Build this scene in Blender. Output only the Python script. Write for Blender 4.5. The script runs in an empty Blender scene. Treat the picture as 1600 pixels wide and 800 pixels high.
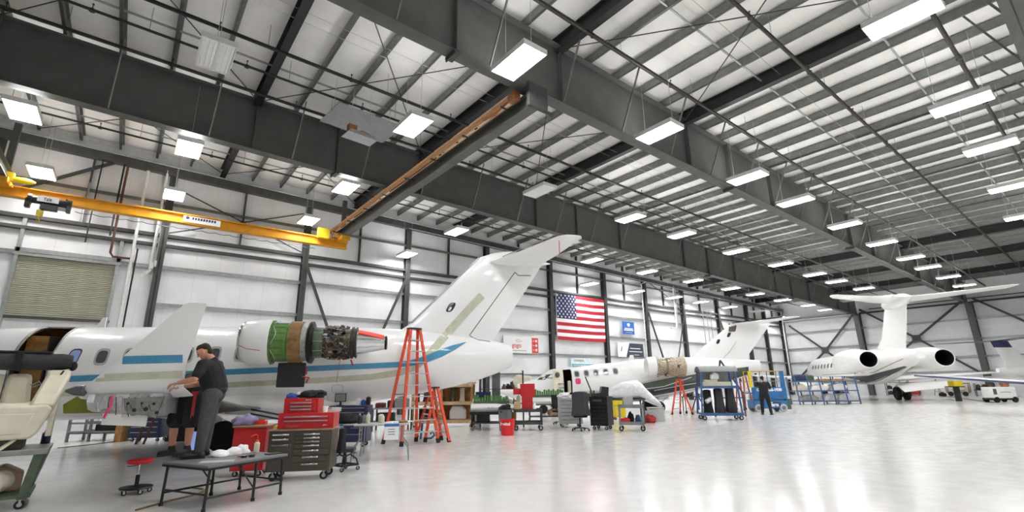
import bpy, bmesh, math, random
from mathutils import Vector, Matrix, Euler
from mathutils.bvhtree import BVHTree
import mathutils.noise as mnoise

random.seed(7)
S = bpy.context.scene
COL = S.collection
R_ = math.radians

# ------------------------------------------------------------------ camera
FPX = 759.16                                   # focal length in pixels of the 1600 px wide frame
YAW, PIT, ROL = R_(51.866), R_(14.81), R_(-0.74)
EYE = Vector((0, 0, 1.5))
FWD = Vector((math.cos(PIT)*math.cos(YAW), math.cos(PIT)*math.sin(YAW), math.sin(PIT)))
_r = FWD.cross(Vector((0, 0, 1))).normalized(); _u = _r.cross(FWD)
RGT = _r*math.cos(ROL)+_u*math.sin(ROL)
UPV = -_r*math.sin(ROL)+_u*math.cos(ROL)
cam_d = bpy.data.cameras.new('camera'); cam = bpy.data.objects.new('camera', cam_d); COL.objects.link(cam)
cam_d.sensor_width = 36; cam_d.lens = FPX/1600*36; cam_d.clip_end = 500; cam_d.clip_start = .05
cam.matrix_world = Matrix(((RGT.x, UPV.x, -FWD.x, EYE.x), (RGT.y, UPV.y, -FWD.y, EYE.y), (RGT.z, UPV.z, -FWD.z, EYE.z), (0, 0, 0, 1)))
S.camera = cam

# ------------------------------------------------------------------ world and exposure
W = bpy.data.worlds.new('world'); S.world = W; W.use_nodes = True
W.node_tree.nodes['Background'].inputs[0].default_value = (.8, .85, .9, 1)
W.node_tree.nodes['Background'].inputs[1].default_value = .3
S.view_settings.view_transform = 'Standard'; S.view_settings.look = 'None'
S.view_settings.gamma = 1; S.view_settings.use_curve_mapping = False
S.view_settings.exposure = 1.1
LAMP = 24.0                                    # emission of the high-bay diffusers
S.cycles.max_bounces = 8; S.cycles.diffuse_bounces = 5; S.cycles.glossy_bounces = 4
S.cycles.sample_clamp_indirect = 6; S.cycles.use_denoising = True

# ------------------------------------------------------------------ pixel helpers (a pixel gives a direction; the depth comes from the plane it touches)
def ray(x, y): return FWD+RGT*((x-800)/FPX)-UPV*((y-400)/FPX)
def G(x, y, z=0.0):
    d = ray(x, y); t = (z-EYE.z)/d.z; return EYE+d*t
def onY(x, y, Y): d = ray(x, y); return EYE+d*(Y/d.y)
def onX(x, y, X): d = ray(x, y); return EYE+d*(X/d.x)
def slope_plane(x, y, z0, s):
    d = ray(x, y); t = (z0-EYE.z)/(d.z+s*d.x); return EYE+d*t
RZ = YAW-math.pi/2                              # a thing turned by RZ has its x to the right of the view, y away
def at_depth(px, D):
    d = ray(px, 600); d = d/d.dot(FWD); return Vector((d.x*D, d.y*D, 0))

# ------------------------------------------------------------------ materials
def lin(c):
    if isinstance(c, str): c = tuple(int(c[i:i+2], 16)/255 for i in (0, 2, 4))
    return tuple(x/12.92 if x <= .04045 else ((x+.055)/1.055)**2.4 for x in c)+(1,)
MATS = {}
def mat(name, col, rough=.5, metal=0., var=.06, scale=6., bump=0., bscale=40., spec=.5, emit=None, es=0., coat=0., trans=0., wear=None):
    """procedural material: a base colour with slight noise variation, optional relief"""
    if name in MATS: return MATS[name]
    m = bpy.data.materials.new(name); m.use_nodes = True; nt = m.node_tree; b = nt.nodes['Principled BSDF']
    c = lin(col)
    b.inputs['Roughness'].default_value = rough; b.inputs['Metallic'].default_value = metal
    b.inputs['Specular IOR Level'].default_value = spec; b.inputs['Coat Weight'].default_value = coat
    b.inputs['Coat Roughness'].default_value = .08
    b.inputs['Transmission Weight'].default_value = trans
    tc = nt.nodes.new('ShaderNodeTexCoord')
    if var or wear:
        n = nt.nodes.new('ShaderNodeTexNoise'); n.inputs['Scale'].default_value = scale; n.inputs['Detail'].default_value = 5
        nt.links.new(tc.outputs['Object'], n.inputs['Vector'])
        r = nt.nodes.new('ShaderNodeValToRGB'); r.color_ramp.elements[0].position = .3; r.color_ramp.elements[1].position = .7
        w = lin(wear) if wear else tuple(max(0, x*(1-var*2)) for x in c[:3])+(1,)
        r.color_ramp.elements[0].color = w
        r.color_ramp.elements[1].color = tuple(min(1, x*(1+var)) for x in c[:3])+(1,)
        nt.links.new(n.outputs['Fac'], r.inputs['Fac']); nt.links.new(r.outputs['Color'], b.inputs['Base Color'])
    else: b.inputs['Base Color'].default_value = c
    if bump:
        n2 = nt.nodes.new('ShaderNodeTexNoise'); n2.inputs['Scale'].default_value = bscale; n2.inputs['Detail'].default_value = 4
        nt.links.new(tc.outputs['Object'], n2.inputs['Vector'])
        bp = nt.nodes.new('ShaderNodeBump'); bp.inputs['Strength'].default_value = bump; bp.inputs['Distance'].default_value = .02
        nt.links.new(n2.outputs['Fac'], bp.inputs['Height']); nt.links.new(bp.outputs['Normal'], b.inputs['Normal'])
    if emit is not None:
        b.inputs['Emission Color'].default_value = lin(emit); b.inputs['Emission Strength'].default_value = es
    MATS[name] = m; return m

def floor_material():
    m = bpy.data.materials.new('floor_epoxy'); m.use_nodes = True; nt = m.node_tree; b = nt.nodes['Principled BSDF']
    tc = nt.nodes.new('ShaderNodeTexCoord')
    n = nt.nodes.new('ShaderNodeTexNoise'); n.inputs['Scale'].default_value = .35; n.inputs['Detail'].default_value = 6
    n2 = nt.nodes.new('ShaderNodeTexNoise'); n2.inputs['Scale'].default_value = 3.2; n2.inputs['Detail'].default_value = 8
    v = nt.nodes.new('ShaderNodeTexNoise'); v.inputs['Scale'].default_value = 11; v.inputs['Detail'].default_value = 3
    for q in (n, n2, v): nt.links.new(tc.outputs['Object'], q.inputs['Vector'])
    mx = nt.nodes.new('ShaderNodeMath'); mx.operation = 'ADD'; nt.links.new(n.outputs['Fac'], mx.inputs[0]); nt.links.new(n2.outputs['Fac'], mx.inputs[1])
    r = nt.nodes.new('ShaderNodeValToRGB'); e = r.color_ramp.elements
    e[0].position = .35; e[0].color = lin('dad8d5'); e[1].position = .65; e[1].color = lin('e2e1e0')
    hm = nt.nodes.new('ShaderNodeMath'); hm.operation = 'MULTIPLY'; hm.inputs[1].default_value = .5
    nt.links.new(mx.outputs[0], hm.inputs[0]); nt.links.new(hm.outputs[0], r.inputs['Fac'])
    # small dark scuffs
    sc = nt.nodes.new('ShaderNodeValToRGB'); sc.color_ramp.elements[0].position = .235; sc.color_ramp.elements[0].color = (.35, .33, .3, 1)
    sc.color_ramp.elements[1].position = .26; sc.color_ramp.elements[1].color = (1, 1, 1, 1)
    nt.links.new(v.outputs['Fac'], sc.inputs['Fac'])
    mm = nt.nodes.new('ShaderNodeMix'); mm.data_type = 'RGBA'; mm.blend_type = 'MULTIPLY'; mm.inputs['Factor'].default_value = .7
    nt.links.new(r.outputs['Color'], mm.inputs['A']); nt.links.new(sc.outputs['Color'], mm.inputs['B'])
    nt.links.new(mm.outputs['Result'], b.inputs['Base Color'])
    rr = nt.nodes.new('ShaderNodeMapRange'); rr.inputs['From Min'].default_value = .3; rr.inputs['From Max'].default_value = .7
    rr.inputs['To Min'].default_value = .13; rr.inputs['To Max'].default_value = .2
    nt.links.new(n2.outputs['Fac'], rr.inputs['Value']); nt.links.new(rr.outputs['Result'], b.inputs['Roughness'])
    bp = nt.nodes.new('ShaderNodeBump'); bp.inputs['Strength'].default_value = .012; bp.inputs['Distance'].default_value = .02
    nt.links.new(n2.outputs['Fac'], bp.inputs['Height']); nt.links.new(bp.outputs['Normal'], b.inputs['Normal'])
    b.inputs['Specular IOR Level'].default_value = .6
    return m

def seam_material(name, col, pitch, axis, rough=.6, line=.82, depth=.5):
    """sheet with fine regular seams along one axis (seams a few millimetres wide)"""
    m = bpy.data.materials.new(name); m.use_nodes = True; nt = m.node_tree; b = nt.nodes['Principled BSDF']
    tc = nt.nodes.new('ShaderNodeTexCoord'); sp = nt.nodes.new('ShaderNodeSeparateXYZ'); nt.links.new(tc.outputs['Object'], sp.inputs[0])
    d = nt.nodes.new('ShaderNodeMath'); d.operation = 'DIVIDE'; d.inputs[1].default_value = pitch; nt.links.new(sp.outputs[axis], d.inputs[0])
    f = nt.nodes.new('ShaderNodeMath'); f.operation = 'FRACT'; nt.links.new(d.outputs[0], f.inputs[0])
    r = nt.nodes.new('ShaderNodeValToRGB'); e = r.color_ramp.elements
    e[0].position = 0; e[0].color = (line,)*3+(1,); e[1].position = .035; e[1].color = (1, 1, 1, 1)
    nt.links.new(f.outputs[0], r.inputs['Fac'])
    n = nt.nodes.new('ShaderNodeTexNoise'); n.inputs['Scale'].default_value = 1.3; n.inputs['Detail'].default_value = 6; nt.links.new(tc.outputs['Object'], n.inputs['Vector'])
    cr = nt.nodes.new('ShaderNodeValToRGB'); c = lin(col)
    cr.color_ramp.elements[0].position = .3; cr.color_ramp.elements[0].color = tuple(x*.92 for x in c[:3])+(1,)
    cr.color_ramp.elements[1].position = .65; cr.color_ramp.elements[1].color = c
    nt.links.new(n.outputs['Fac'], cr.inputs['Fac'])
    mm = nt.nodes.new('ShaderNodeMix'); mm.data_type = 'RGBA'; mm.blend_type = 'MULTIPLY'; mm.inputs['Factor'].default_value = 1
    nt.links.new(cr.outputs['Color'], mm.inputs['A']); nt.links.new(r.outputs['Color'], mm.inputs['B'])
    nt.links.new(mm.outputs['Result'], b.inputs['Base Color']); b.inputs['Roughness'].default_value = rough
    bp = nt.nodes.new('ShaderNodeBump'); bp.inputs['Strength'].default_value = depth; bp.inputs['Distance'].default_value = .01
    ad = nt.nodes.new('ShaderNodeMath'); ad.operation = 'MULTIPLY_ADD'; ad.inputs[1].default_value = .6
    nt.links.new(n.outputs['Fac'], ad.inputs[0]); nt.links.new(r.outputs['Color'], ad.inputs[2])
    nt.links.new(ad.outputs[0], bp.inputs['Height']); nt.links.new(bp.outputs['Normal'], b.inputs['Normal'])
    return m

def setup_mats():
    mat('steel_dark', '4a4c4a', .55, .0, .1, 3, spec=.35)
    mat('steel_girder', '5c5e5b', .5, .0, .08, 2, spec=.4)
    mat('steel_black', '262627', .5, 0, .1, 4)
    mat('purlin', '858885', .42, .45, .08, 5)
    mat('galv', 'a9adab', .4, .5, .1, 8)
    mat('rod', 'c4c6c4', .4, .4, .05)
    mat('pipe_black', '1f1f20', .45, 0, .1)
    mat('pipe_white', 'e4e4e2', .4)
    mat('pipe_rust', '5f3a30', .6)
    mat('white_paint', 'eeeeee', .28, 0, .012, 1.5, coat=.5)
    mat('white_cream', 'efefec', .3, 0, .012, 1.5, coat=.4)
    mat('white_plain', 'ececea', .5)
    mat('blue_stripe', '3f8fb8', .3, coat=.4); mat('beige_stripe', 'c3c5b0', .35, coat=.3)
    mat('chrome', 'd8dadc', .12, 1., .02)
    mat('alu', 'b4b6b8', .32, .9, .08, 12)
    mat('alu_dull', '9a9a96', .45, .7, .15, 14)
    mat('iron', '4b4742', .45, .7, .25, 30)
    mat('core_brown', '6f6556', .45, .6, .3, 26, wear='2e2a26')
    mat('green_zinc', '5f8b3c', .42, .1, .15, 10, wear='4a6d33')
    mat('band_brown', '8a6a3d', .5, .1, .15, 10)
    mat('olive', '7a7a25', .55, 0, .1, 9)
    mat('interior_tan', 'a97c42', .6, 0, .15, 5, wear='7c552a')
    mat('interior_dark', '2c1c14', .7, 0, .2, 8)
    mat('interior_red', '5a1f1c', .6, 0, .2, 8)
    mat('glass_dark', '55595b', .12, 0, .05, spec=.6)
    mat('glass_black', '202428', .1, 0, .05, spec=.7)
    mat('glass_film', '9db4e6', .3, 0, .05)
    mat('rubber', '141415', .75, 0, .1, 20, bump=.1)
    mat('black_plastic', '1b1b1d', .4)
    mat('black_metal', '19191b', .38, .2)
    mat('black_cloth', '1e1e22', .9, 0, .15, 15, bump=.3, bscale=25)
    mat('charcoal_cloth', '3b3a3e', .9, 0, .12, 15, bump=.3, bscale=25)
    mat('grey_cloth', '4b4a4d', .9, 0, .12, 18, bump=.25, bscale=30)
    mat('skin', 'c58d72', .55, 0, .05, 10); mat('hair', '2b1d16', .8, 0, .1, 60, bump=.4, bscale=120)
    mat('red_paint', 'c3101c', .3, 0, .04, 5, coat=.4); mat('red_dull', 'b02522', .5, 0, .1)
    mat('red_plastic', 'd8202c', .4); mat('orange_fg', 'dd4a26', .45, 0, .08, 8)
    mat('orange_red', 'e8402f', .5)
    mat('brown_paint', '4d473d', .4, .1, .05, 6)
    mat('tan_trim', '9c8169', .5)
    mat('navy_paint', '1d2a52', .35, 0, .06, coat=.3)
    mat('blue_paint', '1f6aa8', .4, 0, .1, 6, wear='235584'); mat('blue_rack', '3a5a8c', .45, 0, .1, 8)
    mat('blue_cloth', '2f4f9e', .85, 0, .1, 12, bump=.3, bscale=30)
    mat('yellow_paint', 'd89a18', .42, 0, .06, 4); mat('yellow_bright', 'e8cd2c', .45)
    mat('orange_bar', 'e2b384', .5)
    mat('cream_leather', 'e2dbc6', .5, 0, .04, 8, bump=.06, bscale=60)
    mat('green_paint', '4d5f4b', .5, 0, .12, 8); mat('green_bright', '4f8a3e', .6, 0, .2, 20)
    mat('green_livery', '4d5f50', .35, 0, .04, coat=.3); mat('dark_livery', '33383a', .35, 0, .05, coat=.3)
    mat('steel_top', '8f908e', .35, .6, .1, 6)
    mat('wood', 'b88c58', .6, 0, .2, 7, wear='936a3c'); mat('wood_light', 'd2b48a', .6, 0, .15, 8)
    mat('paper', 'f4f5f5', .8, 0, 0); mat('ink', '3a3d42', .8, 0, 0)
    mat('cloth_white', 'eeeeee', .9, 0, .05, 12, bump=.2, bscale=20)
    mat('plastic_sheet', 'e6e8ea', .25, 0, .08, 9, bump=.5, bscale=12)
    mat('grey_plastic', '6b6d70', .5); mat('grey_light', 'b3b4b3', .5); mat('grey_mid', '8b8d8e', .45)
    mat('shutter', 'b3b19d', .5, 0, .06, 3); mat('flag_red', 'b82638', .8, 0, .06, 6); mat('flag_white', 'f2ecee', .8, 0, .02)
    mat('flag_blue', '2b3a66', .8, 0, .08, 6)
    mat('sign_blue', '2f66b8', .5); mat('sign_navy', '3a3f52', .5); mat('sign_teal', '4fa3bf', .5); mat('sign_red', 'dd4a40', .5); mat('sign_pale', 'dbe9ea', .5)
    mat('pink_tag', 'd8436c', .6); mat('silver_cover', 'c9c9cc', .35, .5, .1, 20, bump=.4, bscale=15)
    mat('lamp_on', 'ffffff', .5, 0, 0, emit='ffffff', es=LAMP)
    mat('lamp_up', 'ffffff', .5, 0, 0, emit='ffffff', es=LAMP*.24)  # glow for the housing tops, added to brighten the roof
    mat('lamp_off', 'e9e9e6', .3, 0, .03)
    mat('bottle', 'd9d3bd', .35); mat('purple', '8b83a8', .85, 0, .1, bump=.2); mat('white_gloss', 'f2f2f2', .25)
    mat('copper', 'a06a45', .4, .6); mat('navy_livery', '27305e', .35, coat=.3); mat('grey_belly', '43454a', .35, .3, .1, 3)
    mat('core_tan', 'b8ab95', .45, .3, .3, 20, wear='6b5d4c'); mat('nozzle_shade', '060607', .9, 0, 0)  # last one: shade inside the jet nozzles put into the colour
    mat('light_blue', '9fb9e8', .6, emit='9fb9ff', es=.25)  # jug plastic with a slight added glow, no lamp inside
setup_mats()
M = MATS

# ------------------------------------------------------------------ mesh builder
class MB:
    def __init__(s): s.v = []; s.f = []; s.mi = []; s.cur = 0
    def add(s, vs, fs):
        o = len(s.v); s.v += [Vector(v) for v in vs]; s.f += [tuple(i+o for i in f) for f in fs]; s.mi += [s.cur]*len(fs); return s
    def box(s, c, d, rot=None):
        x, y, z = d[0]/2, d[1]/2, d[2]/2; c = Vector(c)
        vs = [Vector(p) for p in ((-x, -y, -z), (x, -y, -z), (x, y, -z), (-x, y, -z), (-x, -y, z), (x, -y, z), (x, y, z), (-x, y, z))]
        if rot is not None:
            m = rot if isinstance(rot, Matrix) else Euler(rot).to_matrix(); vs = [m@v for v in vs]
        return s.add([v+c for v in vs], [(0, 3, 2, 1), (4, 5, 6, 7), (0, 1, 5, 4), (1, 2, 6, 5), (2, 3, 7, 6), (3, 0, 4, 7)])
    def bx(s, x0, x1, y0, y1, z0, z1): return s.box(((x0+x1)/2, (y0+y1)/2, (z0+z1)/2), (abs(x1-x0), abs(y1-y0), abs(z1-z0)))
    def ring(s, c, ax, r, n, ph=0.0):
        ax = Vector(ax).normalized(); a = Vector((0, 0, 1)) if abs(ax.z) < .9 else Vector((1, 0, 0))
        u = ax.cross(a).normalized(); w = ax.cross(u)
        return [Vector(c)+(u*math.cos(ph+2*math.pi*i/n)+w*math.sin(ph+2*math.pi*i/n))*r for i in range(n)]
    def loft(s, rings, cap=True, closed=True):
        o = len(s.v); n = len(rings[0])
        for r in rings: s.v += [Vector(p) for p in r]
        k = 0
        for i in range(len(rings)-1):
            for j in range(n if closed else n-1):
                a = o+i*n+j; b = o+i*n+(j+1) % n; s.f.append((a, b, b+n, a+n)); k += 1
        if cap:
            s.f.append(tuple(range(o+n-1, o-1, -1))); e = o+(len(rings)-1)*n; s.f.append(tuple(range(e, e+n))); k += 2
        s.mi += [s.cur]*k; return s
    def tube(s, p, q, r, r2=None, n=8, cap=True):
        p, q = Vector(p), Vector(q); ax = q-p
        return s.loft([s.ring(p, ax, r, n), s.ring(q, ax, r if r2 is None else r2, n)], cap)
    def beam(s, p, q, w, h):
        p, q = Vector(p), Vector(q); ax = (q-p).normalized(); a = Vector((0, 0, 1)) if abs(ax.z) < .95 else Vector((1, 0, 0))
        u = ax.cross(a).normalized()*w/2; v = u.cross(ax).normalized()*h/2
        return s.loft([[c-u-v, c+u-v, c+u+v, c-u+v] for c in (p, q)])
    def path(s, pts, r, n=6):
        pts = [Vector(p) for p in pts]; rings = []
        for i, p in enumerate(pts):
            ax = (pts[min(i+1, len(pts)-1)]-pts[max(i-1, 0)]); rings.append(s.ring(p, ax, r, n))
        for i in range(1, len(rings)):                       # keep rings untwisted
            best = min(range(n), key=lambda k: sum((rings[i][(j+k) % n]-rings[i-1][j]).length_squared for j in range(n)))
            rings[i] = rings[i][best:]+rings[i][:best]
        return s.loft(rings)
    def lathe(s, prof, c=(0, 0, 0), ax='z', n=20, cap=True):
        rings = []
        for r, h in prof:
            L = []
            for i in range(n):
                a = 2*math.pi*i/n; x, y = math.cos(a)*max(r, 1e-4), math.sin(a)*max(r, 1e-4)
                L.append(Vector(c)+Vector({'z': (x, y, h), 'x': (h, x, y), 'y': (y, h, x)}[ax]))
            rings.append(L)
        return s.loft(rings, cap)
    def prism(s, poly, h0, h1, plane='xz'):
        def P(a, b, h): return {'xz': (a, h, b), 'xy': (a, b, h), 'yz': (h, a, b)}[plane]
        r0 = [P(a, b, h0) for a, b in poly]; r1 = [P(a, b, h1) for a, b in poly]
        return s.loft([r0, r1])
    def ball(s, c, r, n=12, m=8):
        r = (r,)*3 if not hasattr(r, '__len__') else r; c = Vector(c)
        rings = [[c+Vector((r[0]*math.sin(math.pi*k/m)*math.cos(2*math.pi*i/n), r[1]*math.sin(math.pi*k/m)*math.sin(2*math.pi*i/n), -r[2]*math.cos(math.pi*k/m))) for i in range(n)] for k in range(1, m)]
        o = len(s.v); s.loft(rings, False)
        s.v += [c-Vector((0, 0, r[2])), c+Vector((0, 0, r[2]))]; b = len(s.v)-2; e = o+(m-2)*n
        for i in range(n): s.f += [(b, o+(i+1) % n, o+i), (b+1, e+i, e+(i+1) % n)]; s.mi += [s.cur]*2
        return s
    def capsule(s, p, q, r, r2=None, n=12):
        r2 = r if r2 is None else r2; p, q = Vector(p), Vector(q); ax = (q-p).normalized() if (q-p).length > 1e-6 else Vector((0, 0, 1))
        rg = []
        for t in (.98, .75, .4): rg.append(s.ring(p-ax*r*t, ax, r*math.sqrt(1-t*t), n))
        rg.append(s.ring(p, ax, r, n)); rg.append(s.ring(q, ax, r2, n))
        for t in (.4, .75, .98): rg.append(s.ring(q+ax*r2*t, ax, r2*math.sqrt(1-t*t), n))
        return s.loft(rg)
    def mesh(s, name, mats, smooth=35):
        me = bpy.data.meshes.new(name); me.from_pydata([tuple(v) for v in s.v], [], s.f)
        mats = mats if isinstance(mats, (list, tuple)) else [mats]
        for m in mats: me.materials.append(M[m] if isinstance(m, str) else m)
        if len(mats) > 1: me.polygons.foreach_set('material_index', s.mi)
        bm = bmesh.new(); bm.from_mesh(me); bmesh.ops.recalc_face_normals(bm, faces=bm.faces); bm.to_mesh(me); bm.free()
        if smooth: me.shade_smooth(); me.set_sharp_from_angle(angle=R_(smooth))
        return me
    def build(s, name, mats, parent=None, bev=0, smooth=35, loc=None, rot=None):
        return link(name, s.mesh(name, mats, smooth), parent, bev, loc, rot)
def link(name, me, parent=None, bev=0, loc=None, rot=None):
    o = bpy.data.objects.new(name, me); COL.objects.link(o); o.parent = parent
    if loc is not None: o.location = loc
    if rot is not None: o.rotation_euler = rot
    if bev:
        m = o.modifiers.new('bevel', 'BEVEL'); m.width = bev; m.segments = 2; m.limit_method = 'ANGLE'; m.angle_limit = R_(40)
    return o
def tag(o, label, cat, group=None):
    o['label'] = label; o['category'] = cat
    if group: o['group'] = group
    return o
def struct(o): o['kind'] = 'structure'; return o
def thing(name, label, cat, loc=(0, 0, 0), rz=0, group=None):
    o = bpy.data.objects.new(name, None); COL.objects.link(o); o.empty_display_size = .1
    o.location = (loc[0], loc[1], loc[2] if len(loc) > 2 else 0); o.rotation_euler = (0, 0, rz); return tag(o, label, cat, group)
def kids(o): return [c for c in bpy.data.objects if c.parent is o]
def copy_tree(o, loc=None, rz=None, label=None, parent=None):
    ch = {}
    for c in bpy.data.objects:
        if c.parent: ch.setdefault(c.parent, []).append(c)
    def rec(q, par):
        c = q.copy(); COL.objects.link(c); c.parent = par
        for k in ch.get(q, []): rec(k, c)
        return c
    c = rec(o, parent)
    if loc is not None: c.location = loc
    if rz is not None: c.rotation_euler = (0, 0, rz)
    if label: c['label'] = label
    return c
def text(s, size, m, parent, loc, rot, name='lettering', ext=.002, align='CENTER', shear=0, sx=1, bold=0):
    cu = bpy.data.curves.new(name, 'FONT'); cu.body = s; cu.size = size; cu.extrude = ext; cu.align_x = align; cu.align_y = 'CENTER'; cu.shear = shear; cu.offset = bold
    t = bpy.data.objects.new(name+'_tmp', cu); COL.objects.link(t)
    dg = bpy.context.evaluated_depsgraph_get(); me = bpy.data.meshes.new_from_object(t.evaluated_get(dg))
    bpy.data.objects.remove(t); bpy.data.curves.remove(cu); me.materials.clear(); me.materials.append(M[m])
    o = link(name, me, parent, 0, loc, rot); o.scale = (sx, 1, 1); return o
def blob(name, m, parent=None, c=(0, 0, 0), r=(.1, .1, .1), amp=.35, seed=0, fr=2.0, flat=True, loc=None, n=20, mm=12):
    b = MB(); b.ball((0, 0, 0), (1, 1, 1), n, mm); c = Vector(c)
    for i, v in enumerate(b.v):
        k = 1+amp*mnoise.noise(v*fr+Vector((seed*3.1, seed*1.7, seed)))*1.3
        q = Vector((v.x*r[0]*k, v.y*r[1]*k, v.z*r[2]*k))
        if flat and q.z < -r[2]*.45: q.z = -r[2]*.45
        b.v[i] = q+c+Vector((0, 0, r[2]*.45 if flat else 0))
    return b.build(name, m, parent, loc=loc, smooth=80)
def drape(name, m, parent, w, d, h, folds=5, seed=0, loc=None, rot=None, taper=.15, n=48, rows=14):
    """cloth hanging from a top edge: a closed shell with vertical folds"""
    b = MB(); rings = []
    for k in range(rows+1):
        t = k/rows; z = h*(1-t); sc = .82+taper*t+.04*math.sin(t*7+seed); L = []
        for i in range(n):
            a = 2*math.pi*i/n; f = 1+(.05+.16*t)*math.sin(a*folds+seed+t*.9)+.05*math.sin(a*(folds*2+1)+seed*2)
            cx = math.copysign(abs(math.cos(a))**.75, math.cos(a)); sy = math.copysign(abs(math.sin(a))**.75, math.sin(a))
            L.append((cx*w/2*sc*f, sy*d/2*sc*f, z-(.03*h*math.sin(a*3+seed) if k == rows else 0)))
        rings.append(L)
    top = [(x*.55, y*.4, h+.03*h) for x, y, z in rings[0]]
    b.loft([top]+rings); return b.build(name, m, parent, loc=loc, rot=rot, smooth=75)
def casters(parent, pts, r=.05, w=.03, fork=True):
    for x, y in pts:
        c = MB(); c.lathe([(r*.55, -w/2), (r, -w/2), (r, w/2), (r*.55, w/2)], (x, y, r), 'y', 14); o = c.build('caster', 'rubber', parent)
        if fork:
            f = MB(); f.bx(x-.012, x+.012, y-w/2-.012, y-w/2-.004, r, r*2.1); f.bx(x-.012, x+.012, y+w/2+.004, y+w/2+.012, r, r*2.1); f.bx(x-.03, x+.03, y-w/2-.015, y+w/2+.015, r*2.05, r*2.25)
            f.lathe([(r*.5, -w*.55), (r*.5, w*.55)], (x, y, r), 'y', 10); f.build('caster_fork', 'alu', o)

# =================================================================== THE BUILDING
XW, XE, YR, YL = -16.0, 60.0, -9.0, 25.6
SL = .026                                      # the roof falls gently towards the end wall
def rz_(x, z): return z-SL*x                   # height of a roof member at x

floor = MB(); floor.bx(XW, XE, YR, YL, -.2, 0); floor = struct(floor.build('floor', floor_material(), smooth=0))
vinyl_v = seam_material('wall_vinyl', 'f2f3f5', .95, 0, .5, .86, .15)
vinyl_e = seam_material('end_wall_vinyl', 'f2f3f5', .95, 1, .5, .86, .15)
roof_v = seam_material('roof_vinyl', 'f4f2ee', .8, 1, .55, .9, .5)

# ---- walls
def wall(name, x0, x1, y0, y1, z1=12.2):
    b = MB(); b.bx(x0, x1, y0, y1, 0, z1); return struct(b.build(name, 'white_plain', smooth=0))
wall_left = wall('wall_left', XW-.3, XE+.3, YL+.02, YL+.3)
wall_back = wall('wall_back', XE+.02, XE+.3, YR-.3, YL+.02)
wall_right = wall('wall_right', XW-.3, XE+.02, YR-.3, YR)
wall_front = wall('wall_front', XW-.3, XW, YR, YL+.02)

COLX = [-16, -10.6, -5.0, .55, 6.49, 12.16, 17.8, 23.4, 29.15, 34.3, 39.85, 45.9, 51.7, 55.6, 60]
GIRT = [0, 2.1, 3.5, 5.0, 6.62, 7.62, 8.0, 9.5, 11.6]
DOORX = (-3.75, -.87); DOORZ = (4.2, 6.47)     # the high roller shutter

def panel(parent, x0, x1, z0, z1, yl, m, seed):
    """vinyl faced insulation held between two girts: slightly pillowed sheet"""
    b = MB(); nx, nz = 4, 3; g = []
    for j in range(nz+1):
        for i in range(nx+1):
            u, w = i/nx, j/nz; p = .035*math.sin(math.pi*u)*math.sin(math.pi*w)
            g.append((x0+(x1-x0)*u, yl-.01-p, z0+(z1-z0)*w))
    b.add(g, [(j*(nx+1)+i, j*(nx+1)+i+1, (j+1)*(nx+1)+i+1, (j+1)*(nx+1)+i) for j in range(nz) for i in range(nx)])
    return b.build('wall_panel', m, parent, smooth=60)
for i in range(len(COLX)-1):
    a, c = COLX[i], COLX[i+1]
    mid = (a+c)/2
    for j in range(len(GIRT)-1):
        z0, z1 = GIRT[j], GIRT[j+1]
        if c < -6 and j % 2: continue
        for (p, q) in ((a, mid), (mid, c)):
            if j == 3 and p >= -5.1 and q < .6: continue
            panel(wall_left, p, q, z0, z1, YL, vinyl_v, i+j)
# panels round the shutter bay
for (p, q) in ((-5.0, DOORX[0]-.12), (DOORX[1]+.12, .55)): panel(wall_left, p, q, 5.0, 6.62, YL, vinyl_v, 1)

def c_girt(parent, p, q, h, d, m, name='girt'):
    b = MB(); b.beam(p, q, d, h); return b.build(name, m, parent, smooth=0)
for i in range(len(COLX)-1):
    a, c = COLX[i]+.1, COLX[i+1]-.1
    for z in (2.1, 3.5, 5.0, 6.62, 9.5):
        if c < -6 and z != 5.0: continue
        if i == 2 and z == 5.0: continue
        b = MB(); b.bx(a, c, YL-.2, YL, z-.045, z+.045); b.bx(a, c, YL-.2, YL-.19, z-.1, z+.045)
        b.build('girt', 'galv' if z < 9 else 'purlin', wall_left, smooth=0)
    b = MB(); b.bx(a, c, YL-.25, YL, 7.5, 7.62); b.build('girt', 'steel_dark', wall_left, smooth=0)
    b = MB(); b.bx(a, c, YL-.25, YL, 7.93, 8.07); b.build('girt', 'steel_dark', wall_left, smooth=0)
    b = MB(); zz = 9.5; b.bx((a+c)/2-.03, (a+c)/2+.03, YL-.2, YL, 8.07, 11.0); b.build('sag_strap', 'steel_dark', wall_left, smooth=0)

def i_col(parent, x, y, z1, w=.28, d=.34, ax='x', m='steel_dark'):
    b = MB(); t = .025
    if ax == 'x': b.bx(x-w/2, x+w/2, y-d, y-d+t, 0, z1); b.bx(x-t/2, x+t/2, y-d, y, 0, z1); b.bx(x-w/2, x+w/2, y-t, y, 0, z1)
    else: b.bx(x-d, x-d+t, y-w/2, y+w/2, 0, z1); b.bx(x-d, x, y-t/2, y+t/2, 0, z1); b.bx(x-t, x, y-w/2, y+w/2, 0, z1)
    return b.build('column', m, parent, smooth=0)
for x in COLX[1:-1]: i_col(wall_left, x, YL-.02, rz_(x, 11.05))
i_col(wall_left, 59.75, YL-.02, 9.6, .45, .4)
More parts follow.
